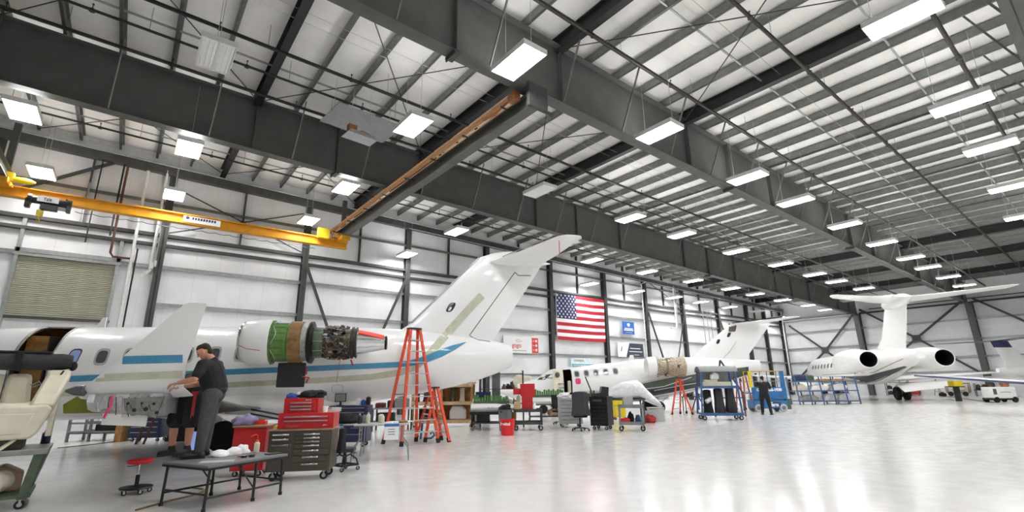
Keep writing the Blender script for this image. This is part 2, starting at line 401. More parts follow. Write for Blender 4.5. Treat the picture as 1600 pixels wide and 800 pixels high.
# eave strut and the light rail on it
b = MB(); b.loft([[(x, y, rz_(x, z)) for y, z in ((YL-.55, 10.75), (YL-.25, 10.75), (YL-.25, 11.15), (YL-.55, 11.15))] for x in (XW, XE)]); b.build('eave_beam', 'steel_dark', wall_left, smooth=0)
b = MB(); b.tube((XW, YL-.62, rz_(XW, 11.1)), (XE, YL-.62, rz_(XE, 11.1)), .035, n=8); b.build('eave_pipe', 'galv', wall_left)
b = MB(); b.tube((12, YL-.62, rz_(12, 10.72)), (XE, YL-.62, rz_(XE, 10.72)), .03, n=8); b.build('eave_pipe', 'galv', wall_left)
# braces of the long wall
def brace(parent, p, q, r=.06, m='steel_dark'):
    b = MB(); b.beam(p, q, r*1.6, r*2); return b.build('brace', m, parent, smooth=0)
yb = YL-.36
brace(wall_left, (6.6, yb, 7.4), (9.3, yb, 1.0)); brace(wall_left, (12.05, yb, 7.4), (9.4, yb, 1.0))
brace(wall_left, (34.45, yb, 7.3), (37.1, yb, .8)); brace(wall_left, (39.7, yb, 7.3), (37.1, yb, .8), .04)
brace(wall_left, (45.95, yb, 7.3), (48.5, yb, 1.5)); brace(wall_left, (-4.7, yb, 8.6), (-1.6, yb, 10.8)); brace(wall_left, (-4.9, yb, 9.4), (-6.5, yb, 10.4), .04)
brace(wall_left, (.7, yb, 10.2), (6.3, yb, 8.1), .025); brace(wall_left, (.7, yb, 8.1), (6.3, yb, 10.2), .025)
brace(wall_left, (34.5, yb, 10.0), (39.7, yb, 8.1), .025)

# ---- end wall: panels, girts, columns, braces
ECOL = [24.9, 17.74, 8.94, .2, -8.6]; EGZ = [0, 2.15, 3.45, 5.0, 6.75, 8.25, 11.5]
for i in range(len(ECOL)-1):
    y1, y0 = ECOL[i]+(.7 if i == 0 else 0), ECOL[i+1]
    for j in range(len(EGZ)-1):
        for (p, q) in ((y0, (y0+y1)/2), ((y0+y1)/2, y1)):
            bb = MB(); nx, nz = 4, 3; g = []
            for jj in range(nz+1):
                for ii in range(nx+1):
                    u, w = ii/nx, jj/nz; g.append((XE-.01-.035*math.sin(math.pi*u)*math.sin(math.pi*w), p+(q-p)*u, EGZ[j]+(EGZ[j+1]-EGZ[j])*w))
            bb.add(g, [(jj*(nx+1)+ii, jj*(nx+1)+ii+1, (jj+1)*(nx+1)+ii+1, (jj+1)*(nx+1)+ii) for jj in range(nz) for ii in range(nx)])
            bb.build('wall_panel', vinyl_e, wall_back, smooth=60)
    for z in EGZ[1:-1]:
        bb = MB(); bb.bx(XE-.2, XE, y0+.15, y1-.15, z-.05, z+.05); bb.bx(XE-.2, XE-.19, y0+.15, y1-.15, z-.11, z+.05)
        bb.build('girt', 'galv' if z < 8 else 'steel_dark', wall_back, smooth=0)
for y in ECOL[1:-1]:                            # tapered end-wall columns that carry the girders
    b = MB()
    for (w0, w1, t0, t1) in ((.42, .5, 0, .03),):
        zt = rz_(XE, 9.75)
        b.loft([[(XE-.45-k, y-.24, z), (XE-.42-k, y-.24, z), (XE-.42-k, y+.24, z), (XE-.45-k, y+.24, z)] for z, k in ((0, 0), (zt, .35))])
        b.loft([[(XE-.42-k, y-.02, z), (XE, y-.02, z), (XE, y+.02, z), (XE-.42-k, y+.02, z)] for z, k in ((0, 0), (zt, .35))])
        b.bx(XE-.05, XE-.02, y-.24, y+.24, 0, zt)
    b.build('column', 'steel_girder', wall_back, smooth=0)
xb = XE-.5
for (y0, z0, y1, z1) in ((24.5, 7.6, 21.2, 4.6), (18.0, 8.2, 21.2, 4.6), (17.4, 8.6, 13.2, 5.3), (13.2, 5.3, 9.2, 8.5), (13.2, 5.3, 9.3, 2.0), (13.2, 5.3, 17.4, 1.9), (8.6, 8.5, 4.6, 5.2), (4.6, 5.2, .5, 8.4), (21.2, 4.6, 24.5, 1.6), (21.2, 4.6, 18.0, 1.6)):
    brace(wall_back, (xb, y0, z0), (xb, y1, z1), .09)
for y, z in ((21.2, 4.6), (13.2, 5.3), (4.6, 5.2)):
    b = MB(); b.box((xb-.08, y, z), (.04, .7, .6)); b.build('gusset', 'steel_dark', wall_back, smooth=0)
b = MB(); b.tube((XE-.7, 25, 8.15), (XE-.7, 18, 8.15), .07); b.build('wall_pipe', 'pipe_white', wall_back)
b = MB(); b.tube((XE-.75, 16.5, 8.5), (XE-.75, -6, 8.5), .05); b.build('wall_pipe', 'steel_dark', wall_back)

# ---- the roller shutter high in the long wall
door_1 = MB(); door_1.bx(DOORX[0], DOORX[1], YL-.06, YL, DOORZ[0], DOORZ[1]); door_1 = struct(door_1.build('door_1', 'shutter', smooth=0))
ns = 30; hs = (DOORZ[1]-DOORZ[0])/ns; sm = None
for k in range(ns):
    z = DOORZ[0]+k*hs
    if sm is None:
        b = MB(); w = DOORX[1]-DOORX[0]
        b.loft([[(x, -.005, 0), (x, -.03, hs*.25), (x, -.03, hs*.7), (x, -.005, hs*.97), (x, .01, hs*.97), (x, .01, 0)] for x in (0, w)]); sm = b.mesh('shutter_slat', 'shutter', 20)
    link('slat', sm, door_1, 0, (DOORX[0], YL-.06, z))
for p in ((DOORX[0]-.12, DOORX[0], 3.0, 8.0), (DOORX[1], DOORX[1]+.12, 3.0, 7.5)):
    b = MB(); b.bx(p[0], p[1], YL-.22, YL, p[2], p[3]); b.build('door_frame', 'galv', door_1, smooth=0)
b = MB(); b.bx(DOORX[0]-.15, DOORX[1]+.15, YL-.24, YL, DOORZ[1], DOORZ[1]+.07); b.build('door_frame', 'galv', door_1, smooth=0)
b = MB(); b.bx(DOORX[0]-.15, DOORX[1]+.15, YL-.22, YL, DOORZ[1]+.13, DOORZ[1]+.3); b.build('door_frame', 'galv', door_1, smooth=0)
b = MB(); b.bx(DOORX[0]-.15, DOORX[1]+.15, YL-.2, YL, DOORZ[0]-.09, DOORZ[0]); b.build('door_frame', 'steel_dark', door_1, smooth=0)

# ---- service pipes on the long wall (children of the wall they are clipped to)
def wpipe(pts, r, m): b = MB(); b.path(pts, r, 8); return b.build('wall_pipe', m, wall_left)
yp = YL-.5
def wl(px, py, yy=None): return onY(px, py, yp if yy is None else yy)
def vpipe(px, py, z0, z1, r, m):
    p = wl(px, py); return wpipe([(p.x, p.y, z0), (p.x, p.y, z1)], r, m)
vpipe(210, 380, .2, 10.7, .06, 'pipe_white'); vpipe(217, 380, .2, 7.2, .03, 'steel_black')
p = wl(238, 400); wpipe([(p.x, p.y, 10.9), (p.x, p.y, 6.35), (p.x-.12, p.y, 6.2), (p.x-.3, p.y, 6.05)], .055, 'pipe_white')
p = wl(192, 300); wpipe([(p.x, p.y, 11.2), (p.x, p.y, 6.9), (p.x+.1, p.y, 6.75), (p.x+.75, p.y, 6.75)], .045, 'pipe_rust')
vpipe(186, 300, 7.6, 11.2, .035, 'pipe_black'); p = wl(146, 320); wpipe([(p.x, p.y, 11), (p.x, p.y, 7.2)], .025, 'pipe_black')
p = wl(131, 330); wpipe([(p.x, p.y, 9.7), (p.x, p.y, 8.0)], .03, 'galv')
for k, (a, z0, z1) in enumerate(((247, 6.7, 8.2), (243, 6.6, 8.2))):
    p = wl(a, 385); wpipe([(p.x, p.y-.1, z0), (p.x, p.y-.1, z1)], .02, 'galv')
    b = MB(); b.bx(p.x-.05, p.x+.05, p.y-.17, p.y-.05, z0-.2, z0+.05); b.build('pull_box', 'pipe_white', wall_left)
p = wl(1002, 445); wpipe([(p.x+.6, p.y, 9.85), (p.x, p.y, 9.6), (p.x, p.y, .3)], .05, 'pipe_white')
p = wl(1052, 455); q = wl(1058, 455)
wpipe([(p.x, p.y, 10.0), (p.x, p.y, 6.3), (p.x-.2, p.y, 6.1), (p.x-.9, p.y, 6.1)], .06, 'pipe_white'); wpipe([(q.x+.3, q.y, 10.1), (p.x+.25, q.y, 10.0), (p.x+.25, p.y, 6.4)], .05, 'galv')
p = wl(1222, 500); wpipe([(p.x, p.y, 9.3), (p.x, p.y, .3)], .08, 'pipe_white')
for px_ in (1098, 1104, 1110): vpipe(px_, 490, 4.5, 8.0, .03, 'galv')

# ---- roof: sheeting, purlins, rafters, girders, services
ceiling = MB(); ceiling.loft([[(x, y, rz_(x, z)) for y, z in ((YR, 11.9), (YL, 11.9), (YL, 12.2), (YR, 12.2))] for x in (XW, XE)]); ceiling = struct(ceiling.build('ceiling', 'white_plain', smooth=0))
GY = [17.7, 9.0, .2]                            # girders
BAYS = [(17.7, YL), (9.0, 17.7), (.2, 9.0), (YR, .2)]
PX = [8.9+1.3*k for k in range(-12, 40) if 8.9+1.3*k < 59.5]
HEAVY = [2.4, 8.9, 15.4, 41.4, 47.9, 54.4]
def near(x, L): return any(abs(x-h) < .3 for h in L)
DBL = [21.9, 28.4, 34.9]
for bi, (y0, y1) in enumerate(BAYS):
    zp = Vector((y1-y0, 0, 0))
    b = MB(); L = y1-y0; b.bx(-.035, .035, 0, L, 0, .26); b.bx(-.035, .05, 0, L, 0, .012); b.bx(.0, .11, 0, L, .25, .262); b.bx(.04, .05, 0, L, .0, .03)
    me = b.mesh('purlin_section', 'purlin', 0)
    b = MB(); b.bx(-.012, .012, 0, L, -.22, .26); b.bx(-.12, .12, 0, L, -.24, -.22); b.bx(-.12, .12, 0, L, .24, .26); hv = b.mesh('rafter_section', 'steel_black', 0)
    b = MB(); L2 = L; nseg = 6; g = []; fs = []
    for k in range(nseg+1):
        for i in range(5):
            u = i/4; g.append((.0+1.3*u, L2*k/nseg, -SL*1.3*u-.05*math.sin(math.pi*u)))
    fs = [(k*5+i, k*5+i+1, (k+1)*5+i+1, (k+1)*5+i) for k in range(nseg) for i in range(4)]
    b.add(g, fs); rp = b.mesh('roof_sheet', roof_v, 60)
    for x in PX:
        if bi == 3 and not -4 < x < 40: continue
        h = near(x, HEAVY)
        link('rafter' if h else 'purlin', hv if h else me, ceiling, 0, (x, y0, rz_(x, 11.55)))
        if near(x, DBL): link('purlin', me, ceiling, 0, (x+.22, y0, rz_(x, 11.55)))
        link('roof_panel', rp, ceiling, 0, (x, y0, rz_(x, 11.86)))
GB, GT = 9.55, 11.5
for gi, gy in enumerate(GY):
    x0, x1 = XW, XE-.4
    def seg(y0, y1, za, zb):
        return [[(x, y, rz_(x, z)) for y, z in ((y0, za), (y1, za), (y1, zb), (y0, zb))] for x in (x0, x1)]
    b = MB(); b.loft(seg(gy-.012, gy+.012, GB, GT)); b.loft(seg(gy-.19, gy+.19, GB, GB+.035)); b.loft(seg(gy-.19, gy+.19, GT-.035, GT))
    gd = b.build('girder', 'steel_girder', ceiling, smooth=0)
    b = MB(); b.bx(-.008, .008, -.17, .17, 0, GT-GB-.08); st = b.mesh('stiffener_plate', 'steel_girder', 0)
    b = MB(); b.bx(-.1, .1, -.22, .22, -.06, 0); b.bx(-.09, -.06, -.22, .22, -.12, 0); sp = b.mesh('splice_plate', 'steel_dark', 0)
    for k in range(12):
        x = 8.9-3*6.5+k*6.5
        if XW < x < XE-1: link('stiffener', st, gd, 0, (x, gy, rz_(x, GB+.04)))
        if k % 2 == 0 and XW < x+2.9 < XE-1: link('splice_plate', sp, gd, 0, (x+2.9, gy, rz_(x+2.9, GB))); link('stiffener', st, gd, 0, (x+2.9, gy, rz_(x+2.9, GB+.04)))
    for sd in (-1, 1):
        b = MB(); b.beam((0, sd*.16, .05), (.1, sd*.95, 2.02), .035, .05); fb = b.mesh('fly_brace_bar', 'purlin', 0)
        for k in range(-4, 20):
            x = 6.3+2.6*k
            if XW < x < XE-1: link('fly_brace', fb, gd, 0, (x, gy, rz_(x, GB)))
# sag angles (pale) between purlins, sprinkler mains with uprights, cross rods
for y in (-3, 2.8, 6.0, 11.3, 15.4, 20.2, 23.2):
    b = MB(); b.loft([[(x, y+a, rz_(x, z)) for a, z in ((-.025, 11.58), (.025, 11.58), (.025, 11.63), (-.025, 11.63))] for x in (-12, 59)]); b.build('sag_angle', 'galv', ceiling, smooth=0)
b = MB(); b.tube((0, 0, 0), (0, 0, .16), .012, n=5); b.tube((0, 0, .16), (0, 0, .19), .03, .02, n=6); b.tube((0, 0, -.05), (0, 0, .02), .07, n=8); sph = b.mesh('sprinkler', 'pipe_black')
b = MB(); b.tube((0, 0, 0), (0, 0, .75), .008, n=4); hang = b.mesh('hanger_rod', 'galv')
for pi, (y, z, r) in enumerate(((1.55, 10.95, .055), (4.5, 10.95, .055), (7.5, 10.95, .06), (10.4, 10.9, .04), (13.5, 10.9, .055), (14.9, 10.95, .04), (16.4, 11.05, .055), (19.6, 10.9, .05), (22.2, 10.9, .04))):
    b = MB(); b.tube((-13, y, rz_(-13, z)), (59, y, rz_(59, z)), r, n=8); sp_ = b.build('sprinkler_pipe', 'pipe_black' if y > 9 else 'iron', ceiling)
    for k in range(18):
        x = -11+3.6*k+(pi % 3)*.9
        if x < 58: link('sprinkler_head', sph, sp_, 0, (x, y, rz_(x, z)))
        if x < 57: link('hanger_rod', hang, sp_, 0, (x+1.2, y, rz_(x+1.2, z)))
for (xa, ya, xb_, yb_) in ((2.5, 17.5, 8.8, 9.2), (8.8, 17.5, 2.5, 9.2), (9.0, 8.8, 15.3, .4), (15.3, 8.8, 9.0, .4), (9.0, 17.5, 15.3, 9.2), (15.3, 17.5, 9.0, 9.2), (2.5, 25.2, 8.8, 17.9), (8.8, 25.2, 2.5, 17.9), (-4.1, 25.2, 2.3, 17.9), (2.3, 25.2, -4.1, 17.9), (-4.1, 17.5, 2.3, 9.2), (2.3, 17.5, -4.1, 9.2)):
    b = MB(); b.tube((xa, ya, rz_(xa, 11.45)), (xb_, yb_, rz_(xb_, 11.45)), .018, n=5); b.build('cross_rod', 'steel_dark', ceiling)
for (y, z) in ((12.2, 11.5), (12.6, 11.48), (5.4, 11.5)):
    b = MB(); b.tube((1, y, rz_(1, z)), (40, y, rz_(40, z)), .009, n=4); b.build('cable', 'rod', ceiling)

# ---- crane runway hung under the girders, and the underslung yellow bridge
def runway(x, ya, yb_, zb, zt):
    b = MB(); b.bx(x-.012, x+.012, ya, yb_, zb, zt); b.bx(x-.16, x+.16, ya, yb_, zb, zb+.03); b.bx(x-.13, x+.13, ya, yb_, zt-.025, zt)
    rw = b.build('runway_beam', 'steel_girder', ceiling, smooth=0)
    for gy in GY[:2]:
        if ya-.5 < gy < yb_:
            h = MB(); h.bx(x-.12, x+.12, gy-.1, gy+.1, zt, rz_(x, GB)+.01); h.bx(x-.2, x+.2, gy-.2, gy+.2, rz_(x, GB)-.04, rz_(x, GB)); h.build('hanger', 'steel_dark', rw, smooth=0)
    h = MB(); h.bx(x-.1, x+.1, yb_-.9, yb_-.75, zt, rz_(x, 10.9)); h.build('hanger', 'steel_dark', rw, smooth=0)
    return rw
RX = 7.72
rw = runway(RX, 8.75, 24.45, 8.72, 9.2)
b = MB()
for k in range(3): b.bx(RX-.32-.06*k, RX-.3-.06*k, 9.2, 24.2, 8.98+.05*k, 9.02+.05*k)
b.bx(RX-.5, RX-.26, 9.2, 24.2, 9.14, 9.155); b.build('conductor_bar', 'orange_bar', rw, smooth=0)
b = MB()
for k in range(8): b.bx(RX-.5, RX-.1, 9.6+2*k, 9.64+2*k, 8.96, 9.0)
b.build('conductor_bracket', 'steel_dark', rw, smooth=0)
b = MB(); b.bx(RX-.5, RX-.3, 9.0, 9.3, 8.95, 9.2); b.path([(RX-.4, 9.2, 9.1), (RX-.42, 10.0, 8.95), (RX-.4, 10.6, 9.05)], .03); b.build('feed_cable', 'copper', rw)
rwl = runway(-4.35, 9.3, 24.6, 8.72, 9.2)
b = MB(); b.bx(RX-.3, RX+.35, 8.62, 8.74, 8.65, 9.35); b.bx(RX-.05, RX+.6, 8.7, 8.76, 8.66, 8.74); b.build('end_stop', 'steel_dark', rw, smooth=0)

BY = 23.75
crane = thing('bridge_crane', 'long yellow overhead crane bridge with hanging hoist under the roof steel', 'crane', (0, BY, 8.2))
b = MB(); b.bx(-5.2, 8.0, -.012, .012, .02, .4); b.bx(-5.2, 8.0, -.16, .16, 0, .022); b.bx(-5.2, 8.0, -.12, .12, .38, .4); b.bx(-.6, 8.0, -.13, -.01, .385, .43)
b.build('bridge_beam', 'yellow_paint', crane, smooth=0)
for x in (-4.35, RX):
    b = MB(); b.bx(x-.22, x+.22, -.7, .7, .32, .52); b.bx(x-.3, x+.3, -.2, .2, .28, .34); et = b.build('end_truck', 'yellow_paint', crane, bev=.02)
    for sx in (-1, 1):
        for sy in (-.5, .5):
            w = MB(); w.lathe([(.03, -.03), (.09, -.03), (.09, .03), (.03, .03)], (x+sx*.1, sy, .56), 'x', 12); w.build('wheel', 'iron', et)
b = MB(); b.lathe([(.06, 0), (.11, .05), (.12, .35), (.09, .5), (.03, .62)], (-4.1, -.35, .55), 'x', 14); b.box((-4.15, -.35, .62), (.2, .24, .3)); b.build('drive_motor', 'yellow_bright', crane)
b = MB(); b.box((6.75, -.25, .55), (.55, .25, .5)); b.build('control_box', 'yellow_bright', crane, bev=.02)
b = MB(); b.box((7.3, -.3, .52), (.25, .2, .2)); b.tube((7.4, -.35, .6), (7.9, -.35, .6), .09, n=10); b.build('drive_motor', 'wood', crane)
npx = onY(314, 359, BY-.16).x-3.35
b = MB(); b.box((3.35, -.16, .2), (1.35, .02, .27)); np_ = b.build('name_plate', 'paper', crane)
for k in range(9):
    b = MB(); b.bx(2.98+.1*k, 3.05+.1*k, -.176, -.17, .2, .3); b.bx(2.98+.1*k, 3.0+.1*k, -.177, -.17, .18, .3); b.build('print_mark', 'ink', np_)
b = MB(); b.tube((2.82, -.172, .25), (2.82, -.176, .25), .07, n=14); b.build('emblem', 'ink', np_)
np_.location = (npx, 0, 0)
# hoist on the bridge
hz = MB(); hz.tube((-3.35, -.42, .08), (-1.75, -.42, .08), .16, n=18); hz.tube((-3.55, -.42, .08), (-3.35, -.42, .08), .22, n=18); hz.tube((-1.75, -.42, .08), (-1.5, -.42, .08), .2, n=18)
hz = hz.build('hoist', 'black_metal', crane)
hxa, hxb = onY(38, 330, BY-.4).x, onY(107, 342, BY-.4).x; hz.scale = ((hxb-hxa)/2.05, .8, .85); hz.location = (hxa+3.55*(hxb-hxa)/2.05, -.05, -.14)
b = MB(); b.box((-2.6, -.6, .12), (1.0, .03, .24)); hp = b.build('name_plate', 'paper', hz); text('Yale', .22, 'ink', hp, (-2.62, -.617, .12), (R_(90), 0, 0), bold=.004)
b = MB(); b.box((-2.5, -.45, -.2), (.8, .3, .24)); b.build('gearbox', 'black_plastic', hz, bev=.02); b = MB(); b.box((-1.6, -.45, -.05), (.2, .3, .5)); b.build('drive_case', 'black_plastic', hz, bev=.02); b = MB(); b.box((-3.5, -.42, -.1), (.25, .3, .4)); b.build('brake_case', 'black_plastic', hz, bev=.02)
b = MB(); b.box((-1.95, -.45, -.18), (.5, .02, .16)); b.build('data_plate', 'grey_light', hz)
b = MB(); b.tube((-2.95, -.42, 0), (-2.95, -.42, -.4), .012, n=5); b.tube((-2.8, -.42, 0), (-2.8, -.42, -.4), .012, n=5); b.build('wire_rope', 'steel_black', hz)
b = MB(); b.box((-2.87, -.42, -.48), (.32, .14, .26)); b.path([(-2.87, -.42, -.6), (-2.87, -.42, -.7), (-2.8, -.42, -.78), (-2.87, -.42, -.86), (-2.95, -.42, -.78)], .035, 8); b.build('hook_block', 'yellow_bright', hz, bev=.015)
b = MB(); b.bx(-3.4, -1.6, -.3, -.02, .02, .08); b.box((-3.1, -.2, .2), (.1, .2, .3)); b.box((-1.8, -.2, .2), (.1, .2, .3)); b.build('trolley', 'black_metal', hz)
b = MB(); pts = []
for k in range(70): pts.append((-1.3+k*.22, -.2, -.12-.05*abs(math.sin(k*math.pi/4))))
b.path(pts, .015, 5); b.build('festoon_cable', 'black_plastic', hz)

# ---- high-bay lights
LS = .012
def light_mesh():
    h = MB(); h.bx(-.36, .36, -.66, .66, .06, .12); h.bx(-.36, -.34, -.66, .66, -.02, .06); h.bx(.34, .36, -.66, .66, -.02, .06); h.bx(-.36, .36, -.66, -.64, -.02, .06); h.bx(-.36, .36, .64, .66, -.02, .06); h.bx(-.012, .012, -.64, .64, -.01, .06)
    d = MB(); d.bx(-.155, .155, -.63, .63, 0, .02)
    c = MB(); c.tube((0, 0, .12), (0, 0, 2.1), .006, n=4)
    t = MB()
    for k in range(3): t.tube((-.1+.1*k, -.6, .03), (-.1+.1*k, .6, .03), .012, n=6)
    u = MB(); u.bx(-.3, .3, -.6, .6, .121, .125)  # unseen glowing sheet on the housing, added to light the roof steel
    return u.mesh('light_roof_fill', 'lamp_up', 0), h.mesh('light_housing', 'lamp_off', 30), d.mesh('light_diffuser', 'lamp_on', 0), c.mesh('light_cable', 'rod'), d.mesh('light_diffuser_off', 'lamp_off', 0), t.mesh('light_tube', 'white_gloss')
LU, LH, LD, LC, LO, LT = light_mesh()
ROWLAB = dict(A=('lit high-bay light in the row in front of the middle girder', 'lit lights along the middle girder'), B=('lit high-bay light hanging between the two long dark girders', 'lit lights between the girders'),
 C=('lit high-bay light between the left girder and the flag wall', 'lit lights left of the left girder'), D=('lit high-bay light in the row close to the flag wall', 'lit lights along the flag wall'), E=('unseen lit high-bay light over the open floor beyond the frame', 'lit lights over the open floor'))
def light(p, lit=True, lab=None, group=None, row=None):
    if row and lit: lab, group = ROWLAB[row]
    t = thing('ceiling_light', lab or 'unseen lit high-bay light over the open floor beyond the frame', 'ceiling light', p, 0, group or 'lit lights over the open floor')
    link('housing', LH, t)
    for sx in (-1, 1):
        link('diffuser', LD if lit else LO, t, 0, (sx*.175, 0, 0))
        if not lit: link('tube', LT, t, 0, (sx*.175, 0, -.03))
    for sy in (-.5, .5): link('cable', LC, t, 0, (0, sy, 0))
    if lit: link('roof_fill_sheet', LU, t)
    return t
ROWS = dict(
 A=[(810, 98), (1030, 208), (1168, 278), (1243, 315), (1320, 352), (1378, 380), (1423, 403), (1450, 418), (1482, 433), (1507, 446)],
 B=[(645, 197), (985, 341), (1065, 367), (1150, 393), (1220, 413), (1273, 429), (1307, 440), (1350, 451), (1382, 463)],
 C=[(295, 233), (540, 294), (713, 362), (925, 407), (1011, 425), (1083, 439), (1142, 451), (1180, 460), (1223, 469), (1264, 477), (1290, 484)],
 D=[(36, 175), (65, 270), (272, 305), (482, 345), (636, 398), (921, 444), (993, 456), (1053, 465), (1095, 472), (1140, 480), (1183, 487), (1218, 496)],
 E=[(1410, 28), (1502, 163), (1548, 230), (1580, 292), (1600, 338)])
for rn, L in ROWS.items():
    for (x, y) in L:
        p = slope_plane(x, y, 9.2, LS)
        if rn == 'D' and p.y > 24.3: p = p*(24.3/p.y); p.z = EYE.z+(slope_plane(x, y, 9.2, LS).z-EYE.z)*(24.3/slope_plane(x, y, 9.2, LS).y)
        light(p, x != 1183, *(() if x != 1183 else ('unlit slim high-bay light near the far corner of the flag wall', 'unlit lights')), row=rn)
# the rows carry on unseen; near lamps added to brighten camera-facing sides
for x in (35.4, 38.9, 43): light((x, 1.7, 8.8))
for x in (-3.4, .6, 5.9, 12, 17, 20.9, 25.7, 30.5, 35): light((x, -4.5, 9.0))
light((5.9, 1.7, 9.2)); light((.6, 1.7, 9.2)); light((.4, 7.9, 9.2), row='A')  # unseen lamps added to lift the dim near wing tip
for (x, y), lb in (((843, 299), 'unlit white high-bay light above the long wing tail beside the dark girder'), ((337, 88), 'unlit white light with bare tubes hanging between dark roof beams')):
    light(slope_plane(x, y, 9.2, LS), False, lb, 'unlit lights')

# ---- radiant heaters
def heater(p, lab, rz=0.0, s=1.0, plate=True):
    t = thing('radiant_heater', lab, 'heater', p, rz)
    b = MB(); b.prism([(-.45*s, 0), (.45*s, 0), (.55*s, -.12*s), (-.55*s, -.12*s)], -.3*s, .3*s); b.build('reflector', 'alu', t, smooth=0)
    for k in range(4): b = MB(); b.bx(-.42*s+k*.22*s, -.24*s+k*.22*s, -.22*s, .22*s, .005, .04); b.build('burner_tile', 'grey_light', t)
    b = MB(); b.box((-.3*s, 0, .16*s), (.3*s, .2*s, .26*s)); b.path([(-.1*s, 0, .1), (.1*s, 0, .2), (.4*s, 0, .15)], .02); b.build('gas_valve', 'copper', t)
    for sx in (-.4, .4):
        b = MB(); b.tube((sx*s, 0, .04), (sx*s*.8, 0, 1.6), .008, n=4); b.build('chain', 'rod', t)
    if plate:
        b = MB(); b.box((.3, .5, .75), (2.3, 1.5, .02), (0, 0, 0)); b.build('heat_shield', 'grey_mid', t)
        for sx in (-1, 1):
            b = MB(); b.tube((.3+sx, .5, .75), (.3+sx, .5, 2.0), .008, n=4); b.build('shield_rod', 'rod', t)
    return t
hp_ = slope_plane(562, 212, 9.4, LS); heater(hp_, 'silver radiant heater with copper valve under a grey heat shield', .1, .9)
heater(slope_plane(1322, 468, 9.3, LS), 'small silver radiant heater hanging far off beside the dark girder', .1, 1.3, False)

# ---- flag and signs on the long wall
def wall_quad(px0, py0, px1, py1, y): return onY(px0, py0, y), onY(px1, py1, y)
fy = YL-.42
c0, c1 = onY(868, 458, fy), onY(946, 533, fy)
fx0, fx1, fz1, fz0 = c0.x, c1.x, c0.z, onY(868, 530, fy).z
FW_, FH_ = fx1-fx0, fz1-fz0
flag = thing('flag', 'large flag with red and white stripes and white stars on blue', 'flag', (fx0, fy, fz0))
def fwave(u, w): return .05*math.sin(u*9+w*2)*(.3+w)+.03*math.sin(u*17+1)
nxs = 26
for k in range(13):
    b = MB(); w0, w1 = k/13, (k+1)/13; u0 = .4 if k >= 6 else 0.0
    top = []; bot = []
    for i in range(nxs+1):
        u = u0+(1-u0)*i/nxs; sag = .04*math.sin(math.pi*u)
        bot.append((u*FW_, fwave(u, w0), w0*FH_-sag*(1-w0))); top.append((u*FW_, fwave(u, w1), w1*FH_-sag*(1-w1)))
    back = [(x, y+.012, z) for x, y, z in bot]; backt = [(x, y+.012, z) for x, y, z in top]
    b.loft([[bot[i], back[i], backt[i], top[i]] for i in range(nxs+1)]); b.build('stripe', 'flag_red' if k % 2 == 0 else 'flag_white', flag, smooth=70)
b = MB(); top = []; bot = []; w0 = 6/13
for i in range(11):
    u = .4*i/10; sag = .04*math.sin(math.pi*u); bot.append((u*FW_, fwave(u, w0), w0*FH_-sag*(1-w0))); top.append((u*FW_, fwave(u, 1), FH_))
b.loft([[bot[i], (bot[i][0], bot[i][1]+.012, bot[i][2]), (top[i][0], top[i][1]+.012, top[i][2]), top[i]] for i in range(11)]); canton = b.build('canton', 'flag_blue', flag, smooth=70)
b = MB(); st = [(math.cos(R_(90+36*k))*(.1 if k % 2 == 0 else .042), math.sin(R_(90+36*k))*(.1 if k % 2 == 0 else .042)) for k in range(10)]
b.prism(st, -.008, 0, 'xz'); sme = b.mesh('star', 'flag_white', 0)
for r in range(9):
    for c in range(6 if r % 2 == 0 else 5):
        u = .4*((c+.5+(0 if r % 2 == 0 else .5))/6); w = 1-(1-w0)*((r+.6)/9.2)
        link('star', sme, canton, 0, (u*FW_, fwave(u, w)-.07, w*FH_))
b = MB(); b.tube((0, -.02, -.02), (0, -.02, FH_+.05), .025); b.build('hoist_rope', 'rod', flag)

def sign(name, label, x0, y0, x1, y1, m, t=.05, y=None):
    yy = YL-.27 if y is None else y; a, c = onY(x0, y0, yy), onY(x1, y1, yy); w, h = c.x-a.x, a.z-c.z
    o = thing(name, label, 'sign', (a.x, yy, c.z)); b = MB(); b.bx(0, w, -t, 0, 0, h); b.build('board', m, o, bev=.01); return o, w, h, -t-.004
RT = (R_(90), 0, 0)
o, w, h, yy = sign('wall_sign', 'white sign with red lettering and a red side panel', 786, 524, 841, 553, 'paper')
b = MB(); b.bx(w*.8, w-.02, yy, yy+.02, .02, h-.05); b.build('red_panel', 'sign_red', o)
for k in range(3):
    b = MB(); b.tube((w*.93, yy-.006, h*(.22+.27*k)), (w*.93, yy+.004, h*(.22+.27*k)), h*.08, n=12); b.build('panel_icon', 'sign_pale', o)
    b = MB(); b.bx(w*.825, w*.875, yy-.006, yy+.004, h*(.2+.27*k), h*(.235+.27*k)); b.build('print_line', 'sign_pale', o)
text('gogo', h*.36, 'sign_red', o, (w*.36, yy, h*.45), RT, bold=.006)
b = MB(); b.path([(w*.4+.16*math.cos(R_(a)), yy, h*.74+.08*math.sin(R_(a))) for a in range(20, 345, 25)]+[(w*.4+.34, yy, h*.72)], .018, 5); b.build('cloud_emblem', 'grey_light', o)
b = MB(); b.bx(w*.24, w*.64, yy, yy+.01, h*.14, h*.17); b.build('strap_line', 'grey_mid', o)
o, w, h, yy = sign('wall_sign', 'small royal blue sign with a white emblem and white lines of print', 972, 502, 991, 523, 'sign_blue')
b = MB(); b.ball((w/2, yy, h*.76), (w*.13, .01, h*.12)); b.prism([(w*.43, h*.6), (w*.57, h*.6), (w*.54, h*.7), (w*.46, h*.7)], yy-.005, yy+.005); b.build('emblem', 'paper', o)
